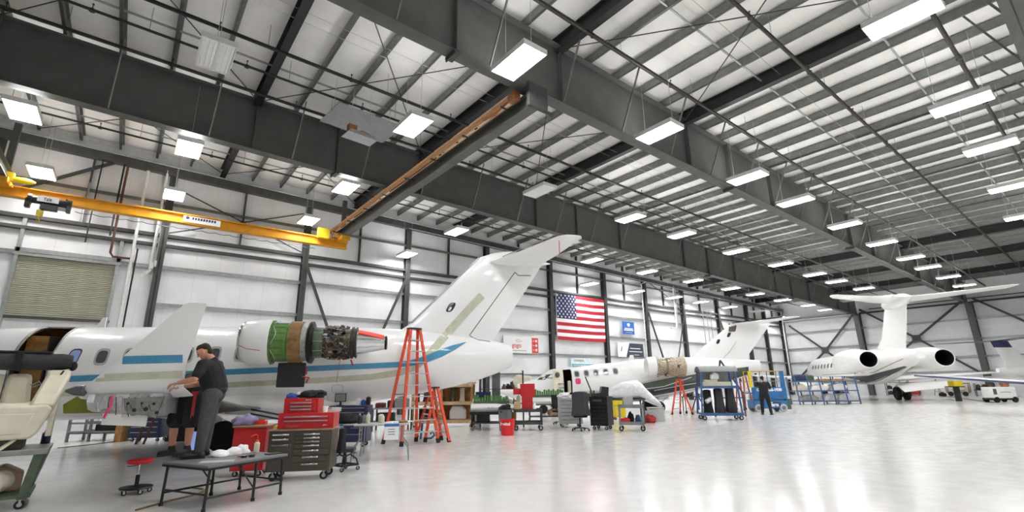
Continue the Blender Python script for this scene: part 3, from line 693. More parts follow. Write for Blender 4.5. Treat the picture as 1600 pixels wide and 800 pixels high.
for z0, z1, a in ((.4, .48, .14), (.28, .36, .08), (.12, .14, .2)):
    b = MB(); b.bx(w*a, w*(1-a), yy, yy+.01, h*z0, h*z1); b.build('print_line', 'paper', o)
o, w, h, yy = sign('wall_sign', 'white and navy banner with a slanted edge and lines of white print', 964, 535, 1006, 559, 'paper')
b = MB(); b.prism([(w*.3, .01), (w-.02, .01), (w-.06, h-.01), (w*.45, h-.01)], yy-.002, yy+.01); b.build('navy_field', 'sign_navy', o)
for z0, z1, a, c in ((.6, .66, .46, .86), (.38, .43, .42, .93), (.16, .19, .6, .8)):
    b = MB(); b.bx(w*a, w*c, yy-.006, yy+.004, h*z0, h*z1); b.build('print_line', 'paper', o)
b = MB(); b.prism([(w*.1, h*.4), (w*.13, h*.4), (w*.17, h*.72), (w*.15, h*.72)], yy-.003, yy+.005); b.build('logo_mark', 'ink', o)
o, w, h, yy = sign('wall_sign', 'pale sign with grey lettering over a teal band behind the open aircraft', 891, 559, 927, 575, 'sign_pale')
b = MB(); b.bx(w*.04, w*.97, yy, yy+.02, h*.08, h*.38); b.build('teal_band', 'sign_teal', o)
text('UNIVERSAL', h*.3, 'grey_mid', o, (w*.36, yy, h*.72), RT, bold=.004); b = MB(); b.bx(w*.1, w*.9, yy-.008, yy, h*.2, h*.27); b.build('print_line', 'sign_pale', o)

# =================================================================== AIRCRAFT
def pchip(xs, ys, x):
    if x <= xs[0]: return ys[0]
    if x >= xs[-1]: return ys[-1]
    import bisect
    i = bisect.bisect_right(xs, x)-1; h = [xs[k+1]-xs[k] for k in range(len(xs)-1)]; d = [(ys[k+1]-ys[k])/h[k] for k in range(len(h))]
    def m(k):
        if k == 0: return d[0]
        if k == len(xs)-1: return d[-1]
        if d[k-1]*d[k] <= 0: return 0
        w1, w2 = 2*h[k]+h[k-1], h[k]+2*h[k-1]; return (w1+w2)/(w1/d[k-1]+w2/d[k])
    t = (x-xs[i])/h[i]; m0, m1 = m(i), m(i+1)
    return (2*t**3-3*t**2+1)*ys[i]+(t**3-2*t**2+t)*h[i]*m0+(-2*t**3+3*t**2)*ys[i+1]+(t**3-t**2)*h[i]*m1
class Fus:
    """body of revolution-like hull; st = (s, bottom z, top z, half width)"""
    def __init__(s, st): s.x = [a[0] for a in st]; s.b = [a[1] for a in st]; s.t = [a[2] for a in st]; s.w = [a[3] for a in st]
    def sec(s, x): return pchip(s.x, s.b, x), pchip(s.x, s.t, x), pchip(s.x, s.w, x)
    def ring(s, x, n, off=0):
        b, t, w = s.sec(x); zc = (b+t)/2; hz = (t-b)/2-off; w -= off
        return [Vector((x, -math.cos(2*math.pi*i/n+.001)*max(w, .004), zc+math.sin(2*math.pi*i/n+.001)*max(hz, .004))) for i in range(n)]
    def y(s, x, z):
        b, t, w = s.sec(x); zc = (b+t)/2; hz = (t-b)/2; q = max(0, 1-((z-zc)/hz)**2); return w*math.sqrt(q)
    def hull(s, ds=.1, n=64, hole=None, off=0, x0=None, x1=None):
        m = MB(); x0 = s.x[0] if x0 is None else x0; x1 = s.x[-1] if x1 is None else x1; k = max(2, int((x1-x0)/ds)); xs = [x0+(x1-x0)*i/k for i in range(k+1)]
        rg = [s.ring(x, n, off) for x in xs]; m.v = [p for r in rg for p in r]
        for i in range(k):
            for j in range(n):
                f = (i*n+j, i*n+(j+1) % n, (i+1)*n+(j+1) % n, (i+1)*n+j); c = (m.v[f[0]]+m.v[f[2]])/2
                if hole and hole(c): continue
                m.f.append(f); m.mi.append(0)
        if off == 0: m.f.append(tuple(range(n))); m.f.append(tuple(range(k*n+n-1, k*n-1, -1))); m.mi += [0, 0]
        return m
def airfoil(le, chord, t, up, n=9, te=.006, cd=(1, 0, 0)):
    """closed section: le = leading edge point, chord along cd, thickness along up"""
    le = Vector(le); up = Vector(up).normalized(); cd = Vector(cd); top = []; bot = []
    for i in range(n+1):
        u = (1-math.cos(math.pi*i/n))/2; y = 5*t*(.2969*math.sqrt(u)-.126*u-.3516*u*u+.2843*u**3-.1015*u**4)+te*u
        top.append(le+cd*(chord*u)+up*(y*chord)); bot.append(le+cd*(chord*u)-up*(y*chord*.8))
    return top+bot[::-1][:-1]
def wing(secs): m = MB(); m.loft([airfoil(*q) for q in secs]); return m
class Skin:
    """projects flat shapes given in (s, z) onto the port side of a set of meshes"""
    def __init__(s, objs):
        vs, fs = [], []
        for o in objs:
            k = len(vs); vs += [o.matrix_local@v.co for v in o.data.vertices] if False else [v.co.copy() for v in o.data.vertices]; fs += [tuple(i+k for i in p.vertices) for p in o.data.polygons]
        s.t = BVHTree.FromPolygons(vs, fs)
    def y(s, x, z, side=-1):
        h = s.t.ray_cast(Vector((x, side*9, z)), Vector((0, -side, 0)))
        return h[0].y if h[0] is not None else None
    def patch(s, poly_rows, side=-1, off=.006):
        """rows of (s,z) points -> grid on the surface"""
        m = MB(); idx = {}
        for r, row in enumerate(poly_rows):
            for c, (x, z) in enumerate(row):
                y = s.y(x, z, side)
                if y is not None: idx[(r, c)] = len(m.v); m.v.append(Vector((x, y+side*off, z)))
        for r in range(len(poly_rows)-1):
            for c in range(len(poly_rows[0])-1):
                q = [idx.get(k) for k in ((r, c), (r, c+1), (r+1, c+1), (r+1, c))]
                if None in q: continue
                ys = [m.v[i].y for i in q]
                if max(ys)-min(ys) > .5: continue
                m.f.append(tuple(q)); m.mi.append(0)
        return m
    def band(s, pts, side=-1, off=.006, nw=4, ns=8):
        """stripe along a polyline of (s, z, half width)"""
        P = []
        for i in range(len(pts)-1):
            for k in range(ns): t = k/ns; P.append(tuple(a*(1-t)+b*t for a, b in zip(pts[i], pts[i+1])))
        P.append(pts[-1]); rows = []
        for i, (x, z, w) in enumerate(P):
            a, b = P[max(0, i-1)], P[min(len(P)-1, i+1)]; d = Vector((b[0]-a[0], b[1]-a[1])).normalized(); nrm = Vector((-d.y, d.x))
            rows.append([(x+nrm.x*w*(2*k/nw-1), z+nrm.y*w*(2*k/nw-1)) for k in range(nw+1)])
        return s.patch(rows, side, off)
    def oval(s, x, z, w, h, p=3.2, side=-1, off=.006, skew=0, n=24, hollow=0):
        rows = []
        for k in ((hollow, 1) if hollow else (0.001, .5, 1)):
            rows.append([(x+skew*(math.copysign(abs(math.sin(a))**(2/p), math.sin(a))*h/2*k)+math.copysign(abs(math.cos(a))**(2/p), math.cos(a))*w/2*k, z+math.copysign(abs(math.sin(a))**(2/p), math.sin(a))*h/2*k) for a in [2*math.pi*i/n for i in range(n+1)]])
        return s.patch(rows, side, off)
def hw(pts, w): return [(a, b, w) for a, b in pts]
def wheel_leg(parent, x, y, z, r=.29, w=.2, hub='alu_dull', twin=0.0):
    leg = MB(); leg.tube((x, y, r), (x-.05, y, z), .055, n=10); leg.tube((x, y, r), (x, y-twin-w*.2, r), .05, n=8); leg.tube((x+.05, y, r+.2), (x+.6, y+.25, z), .03, n=6); g = leg.build('gear_leg', 'alu', parent)
    for s in ((-1, 1) if twin else (0,)):
        yy = y+s*twin; t = MB(); t.lathe([(r*.55, -w/2), (r*.9, -w/2), (r, -w/3), (r, w/3), (r*.9, w/2), (r*.55, w/2)], (x, yy, r), 'y', 26); t.build('tyre', 'rubber', g)
        h = MB(); h.lathe([(r*.2, -w*.35), (r*.56, -w*.3), (r*.56, w*.3), (r*.2, w*.35)], (x, yy, r), 'y', 20)
        for k in range(6): h.ball((x+math.cos(k*1.047)*r*.38, yy-w*.34, r+math.sin(k*1.047)*r*.38), r*.07, 8, 5)
        h.build('wheel_hub', hub, g)
    return g

# ------------------------------------------------------------------ jet 1: white business jet with the engine cowls off
A1 = R_(-25); O1 = Vector((2.69, 15.47, 0))
D1 = Vector((math.cos(A1), math.sin(A1), 0)); N1 = Vector((-math.sin(A1), math.cos(A1), 0))
def jp(px, py, off=-1.0):
    """pixel -> (s, z) on the upright plane that lies off metres from the jet's centre line"""
    d = ray(px, py); t = (N1.dot(O1)+off)/N1.dot(Vector((d.x, d.y, 0))); p = EYE+d*t; return ((Vector((p.x, p.y, 0))-O1).dot(D1), p.z)
jet = thing('business_jet', 'white twin-engine jet with blue and beige stripes, engine cowling removed', 'aircraft', O1, A1)
F1 = Fus([(-9.6, 1.45, 1.65, .08), (-9.0, 1.2, 2.0, .42), (-8.1, .98, 2.4, .75), (-7.3, .85, 2.78, .95), (-6.4, .78, 2.97, 1.07), (-5.2, .76, 3.07, 1.12), (-3, .78, 3.12, 1.13), (0, .82, 3.17, 1.13), (1.3, .84, 3.19, 1.12), (2.4, .93, 3.2, 1.0), (3.77, 1.13, 3.16, .78), (5.0, 1.31, 3.08, .58), (6.2, 1.56, 2.95, .46), (7.0, 1.8, 2.83, .4), (7.54, 2.02, 2.7, .34)])
DS0, DS1 = -4.8, -4.0
def hole1(c): return DS0 < c.x < DS1 and c.y < -.12 and c.z > 1.25
hull = F1.hull(.06, 72, hole1).build('fuselage', 'white_paint', jet, smooth=50)
F1.hull(.15, 40, hole1, .07, DS0-1.2, DS1+1.3).build('cabin_lining', 'interior_tan', jet, smooth=60)
b = MB(); b.bx(DS0-1.2, DS1+1.3, -.85, .85, 1.2, 1.25); b.build('cabin_floor', 'interior_dark', jet)
b = MB(); b.bx(DS1-.3, DS1-.26, -.8, .85, 1.25, 2.8); b.build('bulkhead', 'interior_dark', jet)
b = MB(); b.bx(DS0-.1, DS0+.42, -.55, .7, 1.25, 2.82); b.build('galley_cabinet', 'interior_tan', jet)
for xx in (DS0, DS1):
    b = MB(); rr = [p for p in F1.ring(xx, 144) if p.y < -.12 and p.z > 1.25]; rr.sort(key=lambda p: p.z); b.path([p+Vector((0, .02, 0)) for p in rr], .03, 6); b.build('door_frame', 'alu_dull', jet)
b = MB(); zt = F1.sec(DS0)[1]; b.path([(DS0+(DS1-DS0)*k/6, -.12, zt-.01) for k in range(7)], .03, 6); b.build('door_frame', 'alu_dull', jet)
fin = wing([((3.6, 0, 2.75), 3.3, .07, (0, 1, 0)), ((4.5, 0, 3.38), 2.85, .08, (0, 1, 0)), ((5.58, 0, 4.5), 2.52, .08, (0, 1, 0)), ((6.57, 0, 5.52), 2.2, .08, (0, 1, 0)), ((7.0, 0, 5.68), 1.65, .06, (0, 1, 0)), ((7.45, 0, 5.76), .8, .05, (0, 1, 0))]).build('tail_fin', 'white_paint', jet, smooth=50)
b = MB(); b.lathe([(.01, 6.75), (.1, 7.0), (.15, 7.4), (.15, 8.2), (.1, 8.6), (.01, 8.95)], (0, 0, 5.4), 'x', 16); b.build('bullet_fairing', 'white_paint', jet)
for s in (-1, 1):
    stb = wing([((6.85, 0, 5.34), 1.7, .1, (0, 0, 1)), ((7.35, s*1.0, 5.37), 1.4, .09, (0, 0, 1)), ((8.25, s*2.85, 5.46), .75, .08, (0, 0, 1)), ((8.45, s*3.02, 5.47), .45, .06, (0, 0, 1))]).build('stabilizer', 'white_paint', jet, smooth=50)
    b = MB(); b.beam((7.2, s*.55, 5.43), (8.15, s*2.6, 5.52), .02, .02); b.build('deice_strip', 'grey_mid', stb)
b = MB(); b.bx(8.4, 8.415, -2.6, -2.58, 5.05, 5.5); b.build('warning_streamer', 'pink_tag', jet)
SK1 = Skin([hull, fin])
for pts in ([jp(804, 426, 0), jp(733, 524.5, 0), jp(745, 531.6, 0), jp(764, 534.5, 0)], [jp(804, 426, 0), jp(809, 431, 0), jp(829, 431, 0)]):
    SK1.band(hw(pts, .012), off=.004, nw=1).build('rudder_seam', 'ink', jet)
q = jp(704, 480.7, 0); SK1.oval(q[0], q[1], .22, .3, 3, skew=.5).build('access_hole', 'glass_black', jet); q = jp(702.5, 483.5, 0); SK1.oval(q[0], q[1], .08, .12, 3, skew=.5, off=.01).build('hole_plate', 'paper', jet)
b = MB(); b.beam((4.45, 0, 3.35), (6.53, 0, 5.5), .05, .05); b.build('leading_edge', 'alu', fin)
SK1.band([(-8.2, 1.6, .07), (-3.5, 1.76, .07), (-.29, 1.89, .07), (2.1, 1.985, .07), (4.08, 2.08, .075), (4.5, 2.13, .08), (4.85, 2.22, .095), (5.3, 2.4, .11), (5.7, 2.58, .08), (6.1, 2.76, .005)], ns=10, off=.011).build('blue_stripe', 'blue_stripe', jet)
SK1.band([(-8.2, 1.25, .06), (-3.5, 1.42, .06), (-.28, 1.57, .065), (2.11, 1.67, .07), (3.4, 1.75, .08), (4.2, 1.87, .09), (4.6, 2.03, .1), (4.9, 2.28, .11), (5.48, 2.96, .12), (6.22, 3.82, .12), (6.62, 4.25, .12)], ns=10).build('beige_stripe', 'beige_stripe', jet)
for k, xx in enumerate((-2.96, -2.37, -1.74, -1.11, -.48, .12)):
    w = SK1.oval(xx, 2.28+.025*(xx+3), .3, .42, 3.4, off=.008, hollow=.72).build('window_frame', 'grey_light', jet)
    SK1.oval(xx, 2.28+.025*(xx+3), .23, .33, 3.4, off=.005).build('pane', 'glass_dark', w)
w = SK1.oval(-3.55, 2.28, .26, .4, 3.4, off=.008, hollow=.82, skew=.1).build('window_frame', 'ink', jet); SK1.oval(-3.55, 2.28, .22, .33, 3.4, off=.005, skew=.1).build('pane', 'glass_film', w)
for pts in ([(.1, 1.3), (.9, 1.25)], [(1.0, 1.3), (2.3, 1.28), (2.3, 1.05)]): SK1.band(hw(pts, .006), nw=1, off=.004).build('panel_seam', 'grey_light', jet)
for (x0, z0) in ((1.2, 1.15), (1.42, 1.15), (1.65, 1.15)): SK1.oval(x0, z0, .05, .09, 3).build('placard', 'grey_light', jet)
SK1.oval(2.55, 1.45, .3, .2, 4, hollow=.9).build('panel_seam', 'grey_light', jet)
b = MB(); rg = []
for x, hw_, zb, zt in ((-2.6, .1, .85, 1.1), (-1.5, .95, .72, 1.4), (.2, 1.12, .64, 1.5), (1.6, 1.08, .66, 1.5), (3.0, .1, 1.0, 1.25)):
    rg.append([(x, hw_*math.cos(2*math.pi*i/20), (zb+zt)/2+(zt-zb)/2*math.sin(2*math.pi*i/20)) for i in range(20)])
b.loft(rg); b.build('belly_fairing', 'white_cream', jet, smooth=60)
for s in (-1, 1):
    tipx, tipy, tipz = -.17, 7.0, 1.5
    secs = [((-2.5, s*.6, .96), 3.3, .12, (0, 0, 1)), ((-1.95, s*2.0, 1.06), 2.6, .11, (0, 0, 1)), ((tipx-.5, s*(tipy-1.6), tipz-.14), 1.55, .1, (0, 0, 1)), ((tipx, s*(tipy-.15), tipz-.04), 1.2, .1, (0, -s*.2, 1))]
    wg = wing(secs).build('wing', 'alu_dull', jet, smooth=50)
    wl2 = wing([((tipx-.12, s*(tipy-.22), tipz-.1), 1.45, .09, (0, -s*.4, 1)), ((tipx+.02, s*tipy, tipz+.02), 1.25, .085, (0, -s, .5)), ((tipx+.42, s*(tipy+.1), tipz+.38), .88, .075, (0, -s, .15)), ((tipx+1.22, s*(tipy+.3), tipz+1.18), .3, .06, (0, -s, .1)), ((tipx+1.3, s*(tipy+.305), tipz+1.205), .2, .03, (0, -s, .1))]).build('winglet', 'white_paint', wg, smooth=50)
    if s < 0: W1, WL1 = wg, wl2
    fl_ = MB(); fl_.loft([airfoil((.5, s*1.35, .84), 1.1, .1, (-.25, 0, 1), cd=(.9, 0, -.42)), airfoil((.62, s*3.9, 1.0), .75, .1, (-.25, 0, 1), cd=(.9, 0, -.42))]); fl_.build('flap', 'white_cream', wg, smooth=50)
SKW = Skin([WL1])
zb_ = jp(208, 562, -7.1)[1]; zg_ = jp(200, 588, -7.05)[1]
SKW.band([(-.1, zb_-.02, .055), (1.4, zb_+.02, .055)], ns=14).build('blue_stripe', 'blue_stripe', WL1); SKW.band([(-.2, zg_-.03, .05), (1.3, zg_+.03, .05)], ns=14).build('beige_stripe', 'beige_stripe', WL1)
# torn-down wing underside: olive panel, hanging skin, ribs and holes
pl = [jp(x, y, -6.6) for x, y in ((100, 632), (122, 619), (165, 632), (168, 645), (100, 646))]
b = MB(); b.prism(pl, -6.62, -6.2); b.build('leading_edge_panel', 'olive', W1, smooth=0)
b = MB(); b.lathe([(.02, tipx-.16), (.06, tipx-.06), (.075, tipx+.06)], (0, -7.02, 1.49), 'x', 12); b.build('navigation_light', 'glass_dark', W1)
rnd = random.Random(5); rg = []
for k in range(15):
    x = tipx+.1+k*.07; dz = .2+.03*math.sin(k*1.3)+.02*k*.3
    rg.append([(x, -6.98+.03*math.sin(k), 1.44), (x, -7.0+.03*math.sin(k*2.1), 1.44-dz*.5), (x, -6.96+.02*math.cos(k), 1.44-dz), (x, -6.5, 1.4-dz), (x, -6.5, 1.43)])
b = MB(); b.loft(rg); b.build('lower_skin', 'silver_cover', W1, smooth=30)
b = MB(); b.prism([(tipx+.6, 1.22), (tipx+.7, 1.14), (tipx+.85, 1.17), (tipx+1.0, 1.1), (tipx+1.06, 1.4), (tipx+.56, 1.38)], -7.05, -7.02); rbp = b.build('rib', 'alu_dull', W1, smooth=0)
for k, (dx, z, r) in enumerate(((.63, 1.31, .02), (.72, 1.22, .026), (.8, 1.31, .016), (.86, 1.23, .03), (.95, 1.3, .02), (1.0, 1.18, .022))):
    b = MB(); b.tube((tipx+dx, -7.058, z), (tipx+dx, -7.04, z), r, n=10); b.build('lightening_hole', 'black_plastic', rbp)
for k in range(9):
    b = MB(); a_ = k*.7; b.path([(tipx+.3+.08*k, -7.03, 1.4), (tipx+.28+.08*k+.05*math.sin(a_), -7.05, 1.28), (tipx+.34+.08*k, -7.04, 1.15+.03*math.sin(a_*2))], .006, 4); b.build('wing_cable', ('alu_dull', 'iron', 'black_plastic')[k % 3], W1)
b = MB(); b.loft([[(x, -6.95, z), (x, -6.93, z), (x, -6.93, z-.13), (x, -6.95, z-.15)] for x, z in ((tipx+.3, 1.18), (tipx+.6, 1.16), (tipx+.85, 1.14))]); b.build('hanging_skin', 'white_cream', W1, smooth=0)
b = MB(); b.path([(tipx+.42, -7.06, 1.42), (tipx+.44, -7.07, 1.3), (tipx+.38, -7.07, 1.12)], .018, 5); b.build('warning_streamer', 'pink_tag', W1)
for z in (.98, .88): b = MB(); b.beam((.6, -1.35, z), (1.5, -1.9, z-.14), .02, .04); b.build('flap_track', 'ink', jet)
for s in (-1, 1): wheel_leg(jet, .0, s*1.2, 1.15, .36, .24)
wheel_leg(jet, -7.0, 0, 1.0, .24, .12, twin=.12)
b = MB(); b.box((.25, -1.15, .8), (.9, .05, .5), (0, .2, 0)); b.build('gear_door', 'white_cream', jet)
# port engine, cowling off
EX, EY, EZ = -.34, -2.05, 2.58
def X_(v): return v+EX
eng = MB(); eng.lathe([(.3, 1.0), (.34, .86), (.42, .76), (.47, .78), (.54, .95), (.56, 1.2), (.56, 1.42), (.5, 1.44), (.4, 1.4)], (EX, EY, EZ), 'x', 40); eng = eng.build('engine_inlet', 'white_paint', jet, smooth=60)
b = MB(); b.lathe([(.39, .84), (.415, .755), (.45, .745), (.485, .79), (.48, .83), (.44, .8)], (EX, EY, EZ), 'x', 40); b.build('inlet_lip', 'chrome', eng, smooth=60)
b = MB(); b.lathe([(.02, .95), (.12, 1.1), (.13, 1.2), (.38, 1.2), (.38, 1.25)], (EX, EY, EZ), 'x', 30)
for k in range(20): a = k*.314; b.add([(X_(1.05), EY+.12*math.cos(a), EZ+.12*math.sin(a)), (X_(1.15), EY+.12*math.cos(a+.2), EZ+.12*math.sin(a+.2)), (X_(1.12), EY+.38*math.cos(a+.3), EZ+.38*math.sin(a+.3)), (X_(1.02), EY+.38*math.cos(a+.1), EZ+.38*math.sin(a+.1))], [(0, 1, 2, 3)])
b.build('fan', 'iron', eng)
b = MB(); b.lathe([(.44, 1.4), (.535, 1.41), (.535, 1.46), (.47, 1.47), (.46, 1.8), (.48, 1.82), (.48, 1.86)], (EX, EY, EZ), 'x', 40); fc = b.build('fan_case', 'green_zinc', jet, smooth=40)
for k in range(16):
    a = k*math.pi/8; b = MB(); b.box((X_(1.62), EY+.463*math.cos(a), EZ+.463*math.sin(a)), (.3, .02, .02), Matrix.Rotation(a, 3, 'X')); b.build('case_rib', 'green_paint', fc)
b = MB(); b.path([(X_(1.47), EY+.5*math.cos(R_(a)), EZ+.5*math.sin(R_(a))) for a in range(70, 290, 8)], .018, 6); b.build('oil_line', 'green_paint', fc)
b = MB(); b.path([(X_(1.52)+.05*math.sin(R_(a*5)), EY+.5*math.cos(R_(a)), EZ+.5*math.sin(R_(a))) for a in range(90, 270, 6)], .012, 5); b.build('oil_line', 'alu', fc)
b = MB(); b.lathe([(.48, 1.84), (.515, 1.85), (.515, 2.12), (.49, 2.13)], (EX, EY, EZ), 'x', 40); bn = b.build('thrust_band', 'band_brown', jet, smooth=40)
for k in range(8): b = MB(); b.ball((X_(1.88+.03*k), EY-.515, EZ+.02+.01*(k % 2)), .012, 6, 4); b.build('rivet', 'core_brown', bn)
b = MB(); b.lathe([(.47, 2.12), (.46, 2.22), (.42, 2.3)], (EX, EY, EZ), 'x', 40); b.build('bypass_duct', 'alu_dull', jet)
b = MB(); b.lathe([(.3, 2.3), (.5, 2.27), (.52, 2.3), (.52, 2.36), (.48, 2.38), (.34, 2.4)], (EX, EY, EZ), 'x', 40); b.build('rear_flange', 'black_metal', jet, smooth=40)
b = MB(); b.lathe([(.36, 2.36), (.385, 2.42), (.375, 2.6), (.36, 2.62)], (EX, EY, EZ), 'x', 32)
core = b.build('core_case', 'green_paint', jet)
b = MB(); b.lathe([(.34, 2.6), (.33, 3.1), (.35, 3.2), (.34, 3.36), (.3, 3.37)], (EX, EY, EZ), 'x', 32); b.build('turbine_case', 'core_brown', jet)
for k in range(10): a = k*.628; b = MB(); b.beam((X_(2.4), EY+.38*math.cos(a), EZ+.38*math.sin(a)), (X_(2.62), EY+.372*math.cos(a), EZ+.372*math.sin(a)), .014, .014); b.build('case_rib', 'alu', core)
rnd = random.Random(3)
for k in range(46):
    a0 = R_(rnd.uniform(60, 300)); x = X_(rnd.uniform(2.64, 3.2)); r0 = .36+rnd.random()*.06; pts = []
    if rnd.random() < .6:
        sp = rnd.uniform(.2, .6)*rnd.choice((-1, 1))
        for i in range(7): t = i/6; aa = a0+sp*t; pts.append((x+.07*math.sin(t*4+k), EY+(r0+.02*math.sin(t*9))*math.cos(aa), EZ+(r0+.02*math.sin(t*9))*math.sin(aa)))
    else:
        x0 = rnd.uniform(2.62, 2.9)
        for i in range(6): t = i/5; aa = a0+.08*math.sin(t*6+k); pts.append((X_(x0+.32*t), EY+(r0+.015*math.sin(t*8))*math.cos(aa), EZ+(r0+.015*math.sin(t*8))*math.sin(aa)))
    b = MB(); b.path(pts, rnd.choice((.006, .008, .011, .015)), 5); b.build('engine_line', rnd.choice(('alu_dull', 'iron', 'copper', 'core_brown', 'iron')), core)
for k in range(90):
    a = R_(rnd.uniform(70, 300)); x = X_(rnd.uniform(2.64, 3.22)); r0 = .36+rnd.random()*.05; b = MB(); s_ = rnd.uniform(.02, .065)
    if k % 2: b.box((x, EY+r0*math.cos(a), EZ+r0*math.sin(a)), (s_*1.6, s_, s_), Matrix.Rotation(a, 3, 'X'))
    else: b.tube((x-s_, EY+r0*math.cos(a), EZ+r0*math.sin(a)), (x+s_*.6, EY+r0*math.cos(a+.1), EZ+r0*math.sin(a+.1)), s_*.55, n=8)
    b.build('engine_accessory', rnd.choice(('iron', 'black_metal', 'core_brown', 'alu_dull', 'core_brown')), core)
b = MB(); b.ball((X_(2.7), EY-.12, EZ+.36), (.06, .05, .05)); b.build('engine_accessory', 'band_brown', core)
b = MB(); b.lathe([(.33, 3.26), (.4, 3.28), (.4, 3.33), (.36, 3.34), (.36, 3.38), (.39, 3.39), (.39, 3.42), (.3, 3.43)], (EX, EY, EZ), 'x', 32); b.build('exhaust_flange', 'iron', jet)
b = MB(); b.lathe([(.31, 3.42), (.3, 3.46), (.22, 3.85), (.165, 4.12), (.15, 4.12), (.15, 3.9)], (EX, EY, EZ+.0), 'x', 36); ex = b.build('exhaust_cone', 'chrome', jet)
b = MB(); b.lathe([(.155, 4.06), (.175, 4.11), (.175, 4.15), (.15, 4.16)], (EX, EY, EZ), 'x', 30); b.build('exhaust_rim', 'black_metal', ex)
b = MB(); rg = []
for x, r, w in ((3.44, .33, .5), (3.8, .255, .75), (4.08, .19, 1.1)): rg.append([(X_(x), EY+r*math.sin(t)*-1, EZ+r*math.cos(t)) for t in [R_(18)+(k/8-.5)*w*1.0+.25 for k in range(9)]]+[(X_(x), EY-(r-.03)*math.sin(t), EZ+(r-.03)*math.cos(t)) for t in [R_(18)+(.5-k/8)*w*1.0+.25 for k in range(9)]])
b.loft(rg); b.build('red_cover', 'orange_red', ex)
b = MB(); b.bx(X_(1.2), X_(3.7), EY+.3, -.85, 2.42, 2.62); b.build('engine_pylon', 'white_cream', jet, bev=.05)
b = MB(); b.bx(X_(1.62), X_(2.26), EY-.1, EY-.05, 1.5, 2.08); b.build('cowl_door', 'black_plastic', jet, bev=.06)
for pts, r in (([(2.2, 1.75), (2.36, 1.72), (2.3, 1.6)], .02), ([(2.28, 1.95), (2.29, 1.8)], .02), ([(3.05, 2.2), (3.0, 1.6)], .006), ([(3.3, 2.15), (3.36, 2.0)], .018)):
    b = MB(); b.path([(X_(x), EY-.12, z) for x, z in pts], r, 5); b.build('warning_streamer', 'red_dull', jet)
b = MB(); b.path([(X_(.82), EY-.54, EZ-.12), (X_(1.0), EY-.56, EZ-.2), (X_(1.3), EY-.56, EZ-.24)], .007, 4); b.build('cowl_lace', 'red_dull', jet)
q0_, q1_ = jp(149, 510, 0), jp(166, 496, 0); b = MB(); b.prism([(q0_[0], 3.05), (q0_[0]+.22, 3.05), (q1_[0]+.02, q1_[1]), (q1_[0]-.06, q1_[1])], -.02, .02); b.build('antenna_blade', 'white_paint', jet)
b = MB(); b.ball((-1.9, .0, 3.16), (.06, .05, .05)); b.build('beacon_light', 'red_plastic', jet)

# ------------------------------------------------------------------ jet 2: white and green jet with its cabin door open
O2 = at_depth(1000, 26); A2 = R_(-38)
j2 = thing('private_jet', 'white and dark green jet with open cabin door and stripped engine', 'aircraft', O2, A2)
F2 = Fus([(-7.45, 1.05, 1.2, .05), (-7.0, .85, 1.4, .25), (-6.2, .68, 1.62, .5), (-5.5, .58, 1.8, .68), (-5.1, .54, 2.08, .76), (-4.65, .5, 2.27, .83), (-3.4, .46, 2.38, .9), (-1.3, .5, 2.59, .93), (.45, .6, 2.76, .93), (2.2, .88, 2.82, .85), (3.6, 1.2, 2.78, .7), (5.2, 1.62, 2.7, .45), (6.5, 2.0, 2.6, .22)])
def hole2(c): return -4.2 < c.x < -3.7 and c.y < -.2 and 1.0 < c.z < 2.22
h2 = F2.hull(.08, 64, hole2).build('fuselage', 'white_paint', j2, smooth=50)
F2.hull(.15, 36, hole2, .06, -5.0, -2.8).build('cabin_lining', 'interior_red', j2, smooth=60)
b = MB(); b.bx(-5.0, -2.8, -.7, .7, .92, .97); b.bx(-4.0, -3.7, -.3, .1, .97, 1.6); b.build('cabin_floor', 'interior_dark', j2)
b = MB(); b.box((-3.85, -.6, 1.35), (.18, .3, .6)); b.build('cabin_seat', 'cream_leather', j2, bev=.05)
for xx in (-4.2, -3.7):
    b = MB(); rr = sorted([p for p in F2.ring(xx, 144) if p.y < -.2 and 1.0 < p.z < 2.22], key=lambda p: p.z); b.path(rr, .025, 5); b.build('door_frame', 'white_cream', j2)
b = MB(); b.loft([[(-4.25, -.9, 1.05), (-4.2, -.9, 1.05), (-4.2, -.72, 2.2), (-4.25, -.72, 2.2)], [(-4.75, -1.25, 1.05), (-4.7, -1.27, 1.05), (-4.7, -1.05, 2.2), (-4.75, -1.03, 2.2)]]); dr2 = b.build('cabin_door', 'cream_leather', j2)
b = MB(); b.ball((-4.5, -1.12, 1.95), (.12, .04, .15)); b.build('door_window', 'glass_dark', dr2)
b = MB(); b.box((-4.32, -1.0, 1.5), (.3, .1, .05)); b.box((-4.32, -1.0, 1.3), (.3, .1, .05)); b.build('door_step', 'alu_dull', dr2)
SK2 = Skin([h2])
for xx in (-3.45, -2.95, -2.45, -1.94, -1.43):
    zz = 1.99+(xx+3.45)*.06; w = SK2.oval(xx, zz, .3, .36, 3, hollow=.7, off=.008).build('window_frame', 'grey_light', j2); SK2.oval(xx, zz, .22, .28, 3, off=.005).build('pane', 'glass_dark', w)
SK2.oval(-3.42, 1.62, .28, .3, 3.5).build('pink_placard', 'pink_tag', j2)
SK2.patch([[(-5.62+.1*i, 1.72) for i in range(6)], [(-5.45+.1*i, 1.85) for i in range(6)], [(-5.3+.1*i, 1.98) for i in range(6)]]).build('windscreen', 'glass_dark', j2)
SK2.patch([[(-5.0+.08*i, 1.78) for i in range(6)], [(-4.92+.07*i, 2.0) for i in range(6)]]).build('side_window', 'glass_dark', j2)
